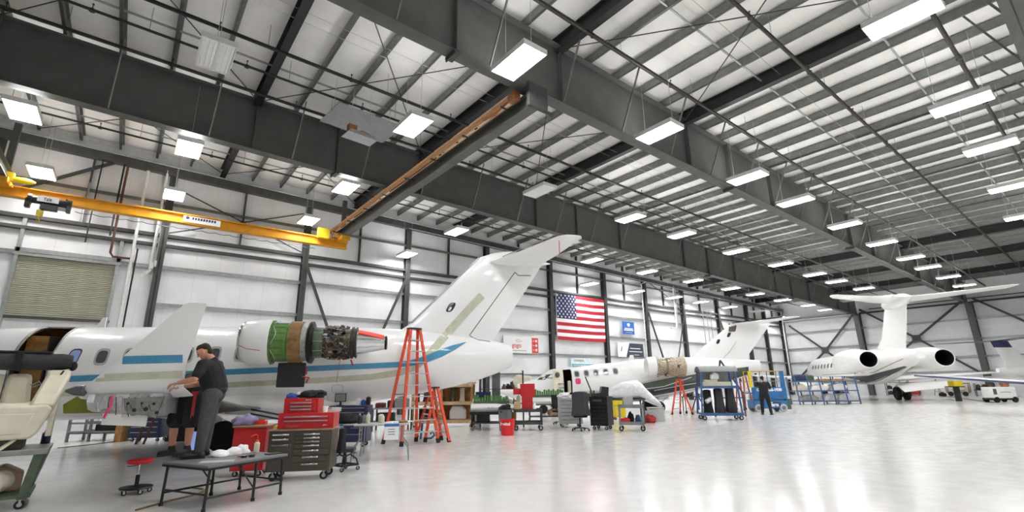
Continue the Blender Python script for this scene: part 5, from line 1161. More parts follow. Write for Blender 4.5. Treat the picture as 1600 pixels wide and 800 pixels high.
b = MB(); b.box((0, 0, .03), (.2, .14, .06)); b.box((0, 0, .07), (.14, .03, .03)); tag(b.build('parts_case', 'orange_red', loc=(rmid.x+.2, rmid.y+.45, .85), rot=(0, 0, ang)), 'small orange case on the plain red cabinet', 'case')
# things on the low table
def on_tbl(x, y): c, s_ = math.cos(.45), math.sin(.45); return (1.36+x*c-y*s_, 8.3+x*s_+y*c, TZ)
for k, (x, y, r) in enumerate(((.02, .24, .13), (.22, .2, .11), (.38, .24, .1))):
    o = blob('rag', 'cloth_white', None, (0, 0, 0), (r, .1, .06+.012*k), .38, 11+k, fr=1.3); o.location = on_tbl(x, y); tag(o, ('white shop rag trailing flat across the low table', 'white crumpled shop rag in the middle of the low table', 'white crumpled shop rag beside the orange-capped bottle')[k], 'rag')
wb = thing('wash_bottle', 'pale wash bottle with a bent orange spout on the low table', 'bottle', on_tbl(.53, .12)); b = MB(); b.lathe([(.035, 0), (.04, .01), (.04, .13), (.02, .155)], n=16); b.build('body', 'bottle', wb)
b = MB(); b.lathe([(.022, .15), (.022, .175), (.008, .18)], n=12); b.path([(0, 0, .17), (0, 0, .24), (-.02, 0, .26), (-.06, 0, .25), (-.1, 0, .23)], .007, 6); b.build('spout', 'orange_fg', wb)
gg = thing('safety_goggles', 'dark goggles lying on the low table', 'goggles', on_tbl(.12, -.25)); b = MB()
for s in (-1, 1): b.lathe([(.035, 0), (.04, .01), (.035, .03)], (s*.05, 0, .0), 'z', 14)
b.build('lenses', 'glass_black', gg); b = MB(); b.path([(-.09, 0, .015), (-.12, .08, .015), (0, .13, .01), (.12, .08, .015), (.09, 0, .015)], .008, 5); b.build('strap', 'red_dull', gg)
b = MB(); b.box((0, 0, .006), (.2, .14, .012)); tag(b.build('clipboard', 'black_plastic', loc=on_tbl(.5, -.3), rot=(0, 0, .3)), 'black clipboard near the right edge of the low table', 'clipboard')
b = MB(); b.box((0, 0, .004), (.4, .22, .008)); tag(b.build('cardboard_sheet', 'grey_light', loc=on_tbl(-.33, -.25), rot=(0, 0, -.3)), 'flat pale board under the standing men', 'board')
# round red creeper stool and black saddle stool
def round_stool(label, p, h, seat, rs=.17):
    t = thing('rolling_stool', label, 'stool', p); b = MB(); b.lathe([(.001, h-.06), (rs*.9, h-.06), (rs, h-.04), (rs, h-.015), (rs*.85, h), (.001, h+.004)], n=28); b.build('seat', seat, t, smooth=50)
    b = MB(); b.tube((0, 0, .22), (0, 0, h-.05), .014, n=10); b.build('gas_lift', 'chrome', t); b = MB(); b.tube((0, 0, .08), (0, 0, .26), .028, n=12); b.build('column', 'black_metal', t)
    b = MB(); b.path([(0, 0, h-.08), (-.1, -.02, h-.09), (-.15, -.03, h-.085)], .006, 5); b.build('lever', 'black_metal', t)
    b = MB(); b.lathe([(.001, .07), (.2, .07), (.215, .085), (.2, .1), (.001, .115)], n=28); b.build('base', 'black_plastic', t)
    casters(t, [(.17*math.cos(k*1.2566), .17*math.sin(k*1.2566)) for k in range(5)], .033, .025); return t
round_stool('red round rolling stool with a black disc base on bare floor', G(211, 771), .48, 'red_plastic')
st2 = thing('saddle_stool', 'black square-seat rolling stool beside the white folding table', 'stool', G(537, 735), ang); b = MB(); b.box((0, 0, .36), (.36, .32, .07)); b.build('seat', 'black_plastic', st2, bev=.025)
b = MB(); b.tube((0, 0, .1), (0, 0, .33), .03, n=12); b.build('column', 'black_metal', st2); b = MB(); b.path([(.1, 0, .3), (.22, 0, .3)], .008); b.build('lever', 'black_metal', st2)
b = MB(); b.path([(-.25, 0, .1), (0, -.2, .1), (.25, 0, .1), (0, .2, .1), (-.25, 0, .1)], .018, 8); b.build('base_ring', 'black_metal', st2)
for a in range(4): dx, dy = ((-1, 0), (0, -1), (1, 0), (0, 1))[a]; b = MB(); k_ = .25 if dx else .2; b.path([(dx*k_, dy*k_, .1), (dx*k_*.85, dy*k_*.85, .2), (dx*.1, dy*.1, .28), (0, 0, .24)], .014, 6); b.build('brace_arm', 'black_metal', st2)
casters(st2, [(-.25, 0), (.25, 0), (0, -.2), (0, .2)], .035, .025)
# white folding table with bottles and a taped notice
ft = thing('folding_table', 'white-topped folding table with bent grey legs and a taped notice', 'table', G(590, 718), ang+.05); b = MB(); b.bx(-.5, .62, -.35, .35, .7, .73); b.build('tabletop', 'grey_light', ft, bev=.008)
for x in (-.38, .5):
    for y in (-.27, .27): b = MB(); b.path([(x, y, .7), (x, y, .42), (x-.12, y, .25), (x-.14, y, 0)] if x < 0 else [(x, y, .7), (x, y, .42), (x+.12, y, .25), (x+.14, y, 0)], .014, 8); b.build('leg', 'grey_mid', ft)
    b = MB(); b.tube((x, -.27, .6), (x, .27, .6), .012, n=6); b.build('crossbar', 'grey_mid', ft)
b = MB(); b.bx(.12, .42, -.362, -.352, .42, .72); nt_ = b.build('notice', 'paper', ft); b = MB(); b.bx(.12, .42, -.366, -.356, .68, .735); b.build('blue_tape', 'sign_blue', nt_)
for z in (.62, .57, .52): b = MB(); b.bx(.2, .34, -.364, -.362, z, z+.012); b.build('print_line', 'ink', nt_)
def on_ft(x, y, z=.73): c, s_ = math.cos(ang+.05), math.sin(ang+.05); g = G(590, 718); return (g.x+x*c-y*s_, g.y+x*s_+y*c, z)
for k, (x, y, r, h, m, lb) in enumerate(((-.42, .0, .045, .2, 'iron', 'dark grey aerosol can on the white folding table'), (-.33, .05, .04, .2, 'grey_mid', 'mid grey aerosol can on the white folding table'), (-.24, -.02, .045, .22, 'bottle', 'cream spray bottle on the white folding table'), (.02, .12, .06, .2, 'bottle', 'tan pump bottle on the white folding table'), (.05, .2, .04, .16, 'paper', 'short white bottle on the white folding table'))):
    t = thing('bottle', lb, 'bottle', on_ft(x, y)); b = MB(); b.lathe([(r*.9, 0), (r, .01), (r, h*.75), (r*.5, h*.9)], n=14); b.build('body', m, t); b = MB(); b.lathe([(r*.5, h*.88), (r*.5, h), (r*.2, h+.01)], n=10); b.build('cap', 'black_plastic' if k % 2 else 'alu', t)
b = MB(); b.box((0, 0, .01), (.3, .22, .02)); tag(b.build('paper_stack', 'paper', loc=on_ft(.25, .05), rot=(0, 0, .5)), 'stack of papers on the white folding table', 'papers')
b = MB(); b.box((0, 0, .02), (.18, .08, .04)); tag(b.build('parts_box', 'band_brown', loc=on_ft(.5, -.1), rot=(0, 0, .2)), 'brown parts box on the white folding table', 'box')
b = MB(); b.box((0, 0, .008), (.5, .3, .016)); tag(b.build('drawing_sheet', 'sign_pale', loc=on_ft(.45, .15), rot=(0, 0, .1)), 'pale sheet on the right of the white folding table', 'paper')
# second small table behind the brown cabinet with a dark bag and a notice
t2 = thing('folding_table', 'small grey folding table with a black bag behind the saddle stool', 'table', G(545, 712), ang); b = MB(); b.bx(-.45, .35, -.25, .3, .66, .69); b.build('tabletop', 'grey_light', t2, bev=.006)
for x in (-.38, .28):
    for y in (-.2, .25): b = MB(); b.tube((x, y, 0), (x, y, .66), .012, n=6); b.build('leg', 'grey_mid', t2)
b = MB(); b.bx(-.42, -.12, -.262, -.252, .3, .66); n2 = b.build('notice', 'paper', t2); b = MB(); b.bx(-.42, -.12, -.266, -.258, .62, .69); b.build('blue_tape', 'sign_blue', n2)
o = blob('bag', 'black_cloth', None, (0, 0, 0), (.3, .2, .14), .35, 21); g = G(545, 712); o.location = (g.x, g.y+.02, .69); tag(o, 'slumped black bag on the small grey folding table', 'bag')
# dark blue chest, far side
bb0 = G(540, 699); tcb = toolchest('tool_chest', 'tall navy blue tool chest with many drawers behind the folding tables', (bb0.x, bb0.y, 0), RZ, 1.0, .5, 1.02, 'navy_paint', [(-.47, .47, .88, .98), (-.47, .47, .74, .87), (-.47, .02, .62, .73), (.04, .47, .62, .73), (-.47, .02, .5, .61), (.04, .47, .5, .61), (-.47, .02, .34, .49), (.04, .47, .34, .49), (-.47, .47, .14, .33)], .12, None, 'alu_dull')
mon = thing('monitor', 'small black monitor on the navy tool chest', 'monitor', (bb0.x-.1, bb0.y+.35, 1.02), RZ); b = MB(); b.box((0, 0, .2), (.3, .03, .22)); b.build('bezel', 'black_plastic', mon); b = MB(); b.box((0, -.017, .2), (.26, .005, .18)); b.build('screen', 'grey_mid', mon); b = MB(); b.box((0, .02, .05), (.05, .02, .12)); b.box((0, .02, .006), (.16, .1, .012)); b.build('stand', 'black_plastic', mon)
for k, (x, m, h, lb) in enumerate(((.18, 'paper', .16, 'white canister on the navy tool chest'), (.31, 'blue_cloth', .12, 'blue box on the navy tool chest'), (.44, 'black_plastic', .2, 'black tool case on the navy tool chest'))):
    b = MB(); b.box((0, 0, h/2), (.1, .12, h)); b.box((0, 0, h+.01), (.05, .06, .02)); p = Vector((bb0.x, bb0.y, 1.02))+Vector((math.cos(RZ)*x-math.sin(RZ)*.25, math.sin(RZ)*x+math.cos(RZ)*.25, 0)); tag(b.build('canister' if k == 0 else 'tool_case', m, loc=p, rot=(0, 0, RZ), bev=.008), lb, 'canister' if k == 0 else 'case')

# stepladders
def stepladder(label, feet, h, n, m='orange_fg', capw=.3, cap='black_plastic', group=None):
    fa, fb, ra, rb = [Vector((p.x, p.y, 0)) for p in feet]; c = (fa+fb+ra+rb)/4; t = thing('stepladder', label, 'ladder', c, 0, group)
    fa, fb, ra, rb = fa-c, fb-c, ra-c, rb-c; u = (fb-fa).normalized()*capw/2; v = ((ra+rb)-(fa+fb)).normalized()*.05; top = Vector((0, 0, h-.04))
    tops = (top-u-v, top+u-v, top-u+v, top+u+v)
    for i, (p, q) in enumerate(zip((fa, fb, ra, rb), tops)):
        b = MB(); b.beam(p+Vector((0, 0, .03)), q, .035 if i > 1 else .045, .075); r = b.build('rail', m, t, smooth=0); b = MB(); b.beam(p, p+(q-p).normalized()*.12, .06, .09); b.build('rubber_foot', 'rubber', r)
    for k in range(1, n+1):
        f = k/(n+1); a, c_ = fa.lerp(tops[0], f), fb.lerp(tops[1], f); b = MB(); b.beam(a, c_, .085, .025); b.build('step', 'alu', t, smooth=0)
        if k % 2 == 1 or n < 7: a, c_ = ra.lerp(tops[2], f), rb.lerp(tops[3], f); b = MB(); b.beam(a, c_, .03, .03); b.build('rear_bar', 'alu', t, smooth=0)
    for (p, q, r_, s_) in ((fa, tops[0], ra, tops[2]), (fb, tops[1], rb, tops[3])):
        b = MB(); b.beam(p.lerp(q, .42), r_.lerp(s_, .42), .012, .03); b.build('spreader', 'alu', t, smooth=0)
    b = MB(); b.box((0, 0, h-.02), (capw+.08, .2, .05), Matrix.Rotation(math.atan2(u.y, u.x), 3, 'Z')); b.build('cap', cap, t, bev=.01); return t
stepladder('tall orange fibreglass stepladder standing before the jet tail', [G(627, 698), G(685, 692), G(598, 694), G(650, 690)], 3.08, 9)
stepladder('short orange stepladder behind the tall one beside the wooden rack', [G(690, 688), G(702, 691), G(650, 686), G(664, 691)], 1.46, 5)
stepladder('orange stepladder beneath the green jet', [G(1050, 648), G(1063, 647), G(1083, 648), G(1073, 646)], 1.66, 5, cap='orange_fg')
hk = thing('trailer_jack', 'blue jack stand with hooked foot between the ladders', 'jack', G(660, 686), RZ); b = MB(); b.beam((-.05, 0, 0), (.02, 0, .9), .06, .06); b.build('post', 'blue_rack', hk); b = MB(); b.path([(.05, 0, .02), (.25, 0, .02), (.35, 0, .1), (.3, 0, .2), (.22, 0, .14)], .03, 8); b.build('hook', 'blue_rack', hk)

# wooden parts rack
wr0 = G(690, 668); wrk = thing('wooden_rack', 'open wooden parts rack under the jet tail', 'rack', wr0, RZ); RW, RD, RH = 2.3, .8, 1.55
for x in (-RW/2, -.1, RW/2-.1):
    for y in (0, RD): b = MB(); b.bx(x, x+.1, y, y+.08, 0.08, RH); b.build('post', 'wood', wrk, smooth=0)
for z in (.2, .85, RH-.06):
    b = MB(); b.bx(-RW/2, RW/2, 0, RD+.08, z, z+.05); b.build('shelf', 'wood', wrk, smooth=0)
    b = MB(); b.bx(-RW/2, RW/2, -.02, 0, z-.06, z+.06); b.build('rail', 'wood_light', wrk, smooth=0)
b = MB(); b.bx(-.1, RW/2, RD, RD+.03, .25, RH); b.build('back_board', 'wood', wrk, smooth=0)
casters(wrk, [(-RW/2+.1, .1), (RW/2-.1, .1), (-RW/2+.1, RD-.1), (RW/2-.1, RD-.1)], .04)
def on_rk(x, y, z): c, s_ = math.cos(RZ), math.sin(RZ); return (wr0.x+x*c-y*s_, wr0.y+x*s_+y*c, z)
for k, (x, z, w_, h_, m, lb) in enumerate(((.35, .9, .25, .5, 'core_brown', 'brown curved duct on the upper shelf of the wooden rack'), (.7, .9, .22, .5, 'bottle', 'pale curved duct on the upper shelf of the wooden rack'), (-.6, .9, .4, .45, 'interior_red', 'dark red wrapped part on the upper shelf of the wooden rack'), (-1.0, .9, .2, .4, 'interior_dark', 'dark part at the end of the wooden rack'))):
    b = MB(); b.loft([[(w_/2*math.cos(a)*(1-.2*math.sin(3*t)), .14*math.sin(a)+.08*t, h_*t) for a in [2*math.pi*i/14 for i in range(14)]] for t in (0, .25, .5, .75, 1)]); tag(b.build('duct_part', m, loc=on_rk(x, .35, z), rot=(0, 0, RZ)), lb, 'aircraft part')
b = MB(); b.prism([(-.3, 0), (.3, 0), (.3, .35), (.15, .5), (-.2, .5), (-.3, .3)], -.2, .2); tag(b.build('white_cowl', 'white_paint', loc=on_rk(.55, .4, .25), rot=(0, 0, RZ), bev=.05), 'white cowl panel on the lower shelf of the wooden rack', 'aircraft part')
b = MB(); b.prism([(-.4, 0), (.4, 0), (.35, .35), (-.4, .42)], -.2, .2); tag(b.build('dark_bin', 'interior_dark', loc=on_rk(-.5, .4, .25), rot=(0, 0, RZ), bev=.03), 'dark bin on the lower shelf of the wooden rack', 'bin')
b = MB(); b.box((0, 0, .03), (1.0, .5, .05)); b.box((-.2, 0, .09), (.5, .3, .08)); b.tube((-.5, 0, .12), (-.3, 0, .16), .07, n=12); tag(b.build('wood_tray', 'wood_light', loc=on_rk(.72, .4, RH), rot=(0, 0, RZ)), 'light wood tray of parts on top of the wooden rack', 'tray')
b = MB(); b.prism([(-.55, 0), (.5, .0), (.35, .1), (-.4, .14)], -.25, .25); tag(b.build('white_fairing', 'white_paint', loc=on_rk(-.5, .4, RH), rot=(0, 0, RZ), bev=.03), 'white fairing lying on top of the wooden rack', 'aircraft part')

# cluttered bench under the tail, seen between the ladder rails
cb0 = G(612, 674); cb = thing('work_bench', 'dark steel bench with parts seen between the tall ladder rails', 'bench', cb0, RZ)
b = MB(); b.bx(-.75, .6, 0, .6, .72, .77); b.build('bench_top', 'grey_mid', cb)
b = MB(); b.bx(-.72, .57, .02, .58, .3, .33); b.build('lower_shelf', 'steel_dark', cb)
for x in (-.72, .52):
    for y in (.02, .54): b = MB(); b.bx(x, x+.05, y, y+.05, 0, .72); b.build('leg', 'steel_dark', cb)
def on_cb(x, y, z): c, s_ = math.cos(RZ), math.sin(RZ); return (cb0.x+x*c-y*s_, cb0.y+x*s_+y*c, z)
for k, (x, z, w_, h_, m, lb) in enumerate(((.25, .77, .45, .3, 'grey_mid', 'grey tote on the dark bench behind the tall ladder'), (-.5, .77, .3, .14, 'interior_red', 'dark red tray on the dark bench behind the tall ladder'), (-.12, .77, .22, .22, 'black_plastic', 'black case on the dark bench behind the tall ladder'), (-.3, .33, .6, .25, 'iron', 'dark crate on the lower shelf of the bench behind the tall ladder'))):
    b = MB(); b.box((0, 0, h_/2), (w_, .35, h_)); b.box((0, 0, h_+.012), (w_*.9, .31, .024)); tag(b.build('storage_tote' if k == 0 else 'parts_tray' if k == 1 else 'tool_case' if k == 2 else 'parts_crate', m, loc=on_cb(x, .3, z), rot=(0, 0, RZ), bev=.015), lb, ('tote', 'tray', 'case', 'crate')[k])

def off(p, x, y, z=0.0, rz=None):
    a = RZ if rz is None else rz; c, s_ = math.cos(a), math.sin(a); return (p[0]+x*c-y*s_, p[1]+x*s_+y*c, z)
# ---- work bench with a long white cowl and green blocks
wb0 = G(768, 672); bench = thing('work_bench', 'black rolling bench carrying a long white cowl panel', 'bench', wb0, RZ)
b = MB(); b.bx(-.75, .7, 0, .8, .6, .65); b.build('bench_top', 'steel_top', bench, bev=.008)
for x in (-.7, .62):
    for y in (.02, .72): b = MB(); b.bx(x, x+.06, y, y+.06, .1, .6); b.build('leg', 'black_metal', bench)
b = MB(); b.bx(-.7, .66, .02, .78, .2, .24); b.build('lower_shelf', 'steel_dark', bench); b = MB(); b.bx(-.75, .7, -.005, .02, .5, .6); b.build('apron', 'black_metal', bench)
casters(bench, [(-.66, .06), (.64, .06), (-.66, .74), (.64, .74)], .05)
b = MB(); b.box((0, 0, .13), (.45, .5, .26)); b.box((.02, 0, .28), (.3, .3, .04)); tag(b.build('black_case', 'black_plastic', loc=off(wb0, -.3, .4, .24), rot=(0, 0, RZ), bev=.03), 'black case on the lower shelf of the rolling bench', 'case')
rg = []
for t in range(9):
    u = t/8; x = -.72+1.5*u; h = .2+.04*math.sin(u*3)-.06*u; rg.append([(x, .06, 0), (x, .0, h*.4), (x, .06, h), (x, .6, h+.03), (x, .7, h*.5), (x, .66, 0)])
b = MB(); b.loft(rg); tag(b.build('engine_cowl_panel', 'white_paint', loc=off(wb0, 0, 0, .65), rot=(0, 0, RZ), smooth=50), 'long white cowl panel lying on the black rolling bench', 'aircraft part')
cowl = [o for o in bpy.data.objects if o.name.startswith('engine_cowl_panel')][-1]
for x in (-.1, .02): b = MB(); b.bx(x, x+.015, -.012, .0, .06, .12); b.build('latch', 'ink', cowl)
def green_row(name, lab, p, w, d, h, n, seed):
    t = thing(name, lab, 'foam tray', p, RZ); b = MB(); b.bx(-w/2, w/2, 0, d, 0, h*.25); b.build('tray', 'green_paint', t); rn = random.Random(seed)
    for k in range(n): b = MB(); x = -w/2+w*(k+.5)/n; hh = h*rn.uniform(.7, 1.1); b.bx(x-w/n*.36, x+w/n*.36, d*.1, d*.8, h*.2, hh); b.build('green_block', 'green_bright', t)
    return t
green_row('green_parts_tray', 'row of green padded blocks on the white cowl panel', off(wb0, -.05, .2, .875), 1.2, .35, .26, 13, 2)
b = MB(); b.bx(-.12, .12, 0, .35, 0, 1.0); b.bx(-.1, .1, -.01, 0, .5, .9); tag(b.build('white_box', 'paper', loc=off(wb0, -.6, .9, 0), rot=(0, 0, RZ), bev=.01), 'tall white carton behind the rolling bench', 'carton')
b = MB(); b.box((0, 0, .2), (.55, .3, .4)); b.box((.0, -.152, .2), (.45, .01, .25)); tag(b.build('navy_bin', 'navy_paint', loc=off(wb0, -.35, 1.1, .85), rot=(0, 0, RZ), bev=.02), 'navy plastic bin on the shelf behind the green blocks', 'bin')
shelf = thing('parts_shelf', 'grey metal shelf unit with hanging parts beneath the jet tail', 'shelf', off(wb0, .25, .95), RZ)
for x in (-.75, .85):
    for y in (0, .5): b = MB(); b.bx(x, x+.05, y, y+.05, 0, 2.0); b.build('post', 'steel_dark', shelf)
for z in (.83, 1.35, 1.9): b = MB(); b.bx(-.75, .9, 0, .55, z-.02, z); b.build('shelf', 'steel_dark', shelf)
b = MB(); b.bx(-.28, .02, .1, .5, .83, 2.0); b.build('side_locker', 'grey_plastic', shelf)
rn = random.Random(4)
for k in range(9):
    x = .12+.72*(k % 5)/5+.05*(k//5); z = (.83, 1.35)[k//5]; t = rn.uniform(.14, .34); o = blob('machine_part', rn.choice(('bottle', 'iron', 'core_brown', 'alu_dull', 'tan_trim')), None, (0, 0, 0), (.055, .1, t*.6), .4, 40+k)
    o.location = off(off(wb0, .25, .95), x, .25, z); tag(o, 'lumpy metal part on the grey shelf unit under the jet tail', 'aircraft part', 'loose parts on the grey shelf unit')
# ---- bins
def bin_(name, label, p, r0, r1, h, m, lip=.02, rzv=0.0):
    t = thing(name, label, 'bin', p, rzv); b = MB(); b.lathe([(.001, .012), (r0*.98, 0), (r0, .01), (r1, h), (r1+lip, h), (r1+lip, h-.03), (r1, h-.03)] if False else [(.001, 0), (r0, 0), (r1, h-.03), (r1+lip, h-.03), (r1+lip, h), (r1-.01, h), (r0-.01, .02), (.001, .02)], n=28); b.build('bucket', m, t, smooth=40); return t
gb = bin_('trash_can', 'grey round trash can lined with a black bag behind the red bucket', off(wb0, .48, -.32), .2, .24, .68, 'grey_plastic')
o = blob('bin_bag', 'black_cloth', gb, (0, 0, .55), (.22, .22, .2), .4, 50)
rb_ = bin_('red_bucket', 'red plastic bucket with white lettering on the floor', G(793, 680), .19, .235, .46, 'red_plastic', rzv=RZ)
text('levitol', .12, 'paper', rb_, (-.06, -.236, .34), (R_(84), 0, R_(-6)), bold=.004)
# ---- grey utility cart with red chest and cardboard box
def ucart(label, p, rz, w, d, h, m='steel_dark', low=.18):
    t = thing('utility_cart', label, 'cart', p, rz)
    for z in (h, low+.08):
        b = MB(); b.bx(-w/2, w/2, 0, d, z-.02, z); b.bx(-w/2, w/2, 0, .02, z-.07, z+.03); b.bx(-w/2, w/2, d-.02, d, z-.07, z+.03); b.bx(-w/2, -w/2+.02, 0, d, z-.07, z+.03); b.bx(w/2-.02, w/2, 0, d, z-.07, z+.03); b.build('tray', m, t)
    for x in (-w/2, w/2-.05):
        for y in (0, d-.05): b = MB(); b.bx(x, x+.05, y, y+.05, low, h); b.build('leg', m, t)
    casters(t, [(-w/2+.06, .06), (w/2-.06, .06), (-w/2+.06, d-.06), (w/2-.06, d-.06)], low*.42, .04); return t
uc0 = G(826, 673); ucart('dark grey steel utility cart beside the trash can', uc0, RZ, .95, .6, .66)
rc = thing('tool_box', 'tall red tool box with open lid on the dark grey cart', 'tool box', off(uc0, -.05, .25, .66), RZ); b = MB(); b.bx(-.16, .22, 0, .35, 0, .45); b.build('body', 'red_paint', rc, bev=.01); b = MB(); b.bx(-.2, .3, .0, .35, .45, .86); b.bx(-.45, -.2, .1, .3, .5, .7); b.build('lid', 'red_paint', rc, bev=.01); b = MB(); b.bx(-.12, .18, -.012, 0, .3, .4); b.build('drawer', 'red_dull', rc)
b = MB(); b.box((0, 0, .12), (.22, .2, .24)); b.box((0, 0, .25), (.2, .18, .02)); tag(b.build('cardboard_box', 'wood_light', loc=off(uc0, -.36, .2, .66), rot=(0, 0, RZ)), 'small tan cardboard box beside the tall red tool box', 'box')
b = MB(); b.lathe([(.06, 0), (.06, .15), (.03, .2), (.03, .24)], n=12); tag(b.build('bottle', 'paper', loc=off(uc0, .22, .15, .66)), 'white bottle on the dark grey cart beside the red tool box', 'bottle')
yb0 = off(uc0, -.52, .85); b = MB(); b.bx(-.12, .12, 0, .1, 0, .55); b.bx(-.1, .1, -.01, 0, .3, .5); tag(b.build('yellow_sign', 'yellow_paint', loc=yb0, rot=(0, 0, RZ), bev=.01), 'yellow folded floor sign standing behind the red bucket', 'floor sign')
# second bench with green blocks in front of the jet nose
gbn = G(858, 660); bn2 = thing('work_bench', 'low brown-framed bench with white cowl in front of the green jet nose', 'bench', gbn, RZ); b = MB(); b.bx(-.85, .75, 0, .7, .66, .71); b.build('bench_top', 'green_paint', bn2)
for x in (-.8, .68):
    for y in (.02, .62): b = MB(); b.bx(x, x+.05, y, y+.05, .08, .66); b.build('leg', 'steel_dark', bn2)
b = MB(); b.bx(-.8, .7, .05, .6, .2, .24); b.build('lower_shelf', 'core_brown', bn2); casters(bn2, [(-.78, .05), (.7, .05), (-.78, .64), (.7, .64)], .04)
b = MB(); b.loft([[(x, .05, 0), (x, 0, .1), (x, .08, .24-.04*x), (x, .5, .26-.04*x), (x, .6, 0)] for x in (-.75, -.2, .3, .7)]); tag(b.build('white_cowl', 'white_paint', loc=off(gbn, 0, 0, .71), rot=(0, 0, RZ), smooth=50), 'white curved cowl on the bench in front of the green jet', 'aircraft part')
green_row('green_parts_tray', 'row of green padded blocks before the open jet door', off(gbn, 0, .12, .985), 1.3, .3, .3, 14, 6)
o = blob('machine_part', 'tan_trim', None, (0, 0, 0), (.3, .2, .2), .5, 61); o.location = off(gbn, .25, .3, .24); tag(o, 'brown lumpy part on the lower shelf before the green jet', 'aircraft part')
b = MB(); b.prism([(-.6, 0), (.5, .0), (.62, .8), (-.3, .9), (-.55, .5)], -.3, .3); tag(b.build('nose_cowl', 'bottle', loc=off(at_depth(815, 28), 0, 0, 1.15), rot=(0, 0, RZ), bev=.12), 'pale beige cowl shell standing behind the jet nose', 'aircraft part')
ncs = off(at_depth(815, 28), 0, 0); st_ = thing('cowl_stand', 'grey stand under the beige cowl shell', 'stand', ncs, RZ); b = MB(); b.bx(-.55, .5, -.25, .25, 1.1, 1.15); b.build('top', 'steel_dark', st_)
for x in (-.5, .42):
    for y in (-.22, .16): b = MB(); b.bx(x, x+.06, y, y+.06, 0, 1.1); b.build('leg', 'steel_dark', st_)
# ---- office chairs, grey chest, black cabinet
def office_chair(label, p, rz, m='black_cloth', sz=.48):
    t = thing('office_chair', label, 'chair', p, rz); b = MB(); b.box((0, 0, sz), (.46, .44, .08)); b.build('seat', m, t, bev=.03); b = MB(); b.box((0, .24, sz+.36), (.42, .07, .5), (-.12, 0, 0)); b.build('backrest', m, t, bev=.03)
    b = MB(); b.beam((0, .2, sz), (0, .25, sz+.2), .05, .02); b.build('back_bar', 'black_metal', t); b = MB(); b.tube((0, 0, .1), (0, 0, sz-.04), .028, n=10); b.build('gas_lift', 'black_metal', t)
    for k in range(5): a = k*1.2566+.3; b = MB(); b.beam((0, 0, .1), (.28*math.cos(a), .28*math.sin(a), .075), .04, .03); b.build('base_spoke', 'black_plastic', t)
    for k in range(5): a = k*1.2566+.3; b = MB(); b.lathe([(.01, -.02), (.03, -.02), (.03, .02), (.01, .02)], (.28*math.cos(a), .28*math.sin(a), .03), 'y', 10); b.build('caster', 'black_plastic', t)
    return t
office_chair('black office chair by the low bench before the jet', G(876, 663), RZ+.6)
oc = G(907, 673); office_chair('black office chair with a coat over its back beside the grey chest', oc, RZ+math.pi, sz=.46)
o = drape('coat', 'charcoal_cloth', None, .56, .16, .72, 5, 1.0); o.location = off(oc, -.02, -.3, .5); o.rotation_euler = (0, 0, RZ); tag(o, 'charcoal coat hung over the office chair back', 'coat')
gc0 = G(893, 668); toolchest('roller_cabinet', 'light grey roller cabinet behind the chair with the coat', (gc0[0], gc0[1], 0), RZ, .82, .55, 1.0, 'grey_light', [(-.38, .38, z, z+.12) for z in (.16, .29, .42, .55, .68, .82)], .12, None, 'alu_dull')
o = blob('paper_pile', 'cloth_white', None, (0, 0, 0), (.25, .18, .12), .5, 71); o.location = off(gc0, -.2, .25, 1.0); tag(o, 'heap of white paper on the light grey cabinet', 'papers')
bc0 = G(937, 672); bcab = toolchest('roller_cabinet', 'black roller cabinet with dark drawers beside the plastic-wrapped part', (bc0[0], bc0[1], 0), RZ-.5, .62, .6, 1.07, 'black_metal', [(-.29, .29, z, z+.1) for z in (.16, .28, .4, .52, .64, .76)], .13, None, 'black_plastic')
b = MB(); b.bx(-.2, .12, -.006, .0, .9, .98); b.build('label_plate', 'steel_dark', bcab)
b = MB(); b.prism([(-.25, 0), (.3, 0), (.33, .3), (.1, .33), (.05, .12), (-.25, .1)], -.2, .2); tag(b.build('open_case', 'black_plastic', loc=off(bc0, .08, .3, 1.07), rot=(0, 0, RZ), bev=.01), 'open black case on the black roller cabinet', 'case')
vt = thing('vise', 'small dark bench vise on the black roller cabinet', 'vise', off(bc0, -.16, .18, 1.07), RZ); b = MB(); b.box((0, 0, .04), (.12, .12, .08)); b.box((-.05, 0, .14), (.04, .14, .12)); b.box((.06, 0, .14), (.04, .14, .12)); b.build('jaws', 'iron', vt); b = MB(); b.tube((.0, 0, .14), (-.16, 0, .14), .015, n=8); b.tube((-.15, -.08, .14), (-.15, .08, .14), .008, n=6); b.build('screw', 'alu', vt)
lampo = thing('desk_lamp', 'black articulated lamp arm rising from the black cabinet', 'lamp', off(bc0, -.1, .5, 1.07), RZ); b = MB(); b.beam((0, 0, 0), (0, 0, .1), .1, .1); b.build('base', 'black_plastic', lampo); b = MB(); b.tube((0, 0, .08), (-.22, 0, .66), .022, n=8); b.build('arm', 'black_plastic', lampo)
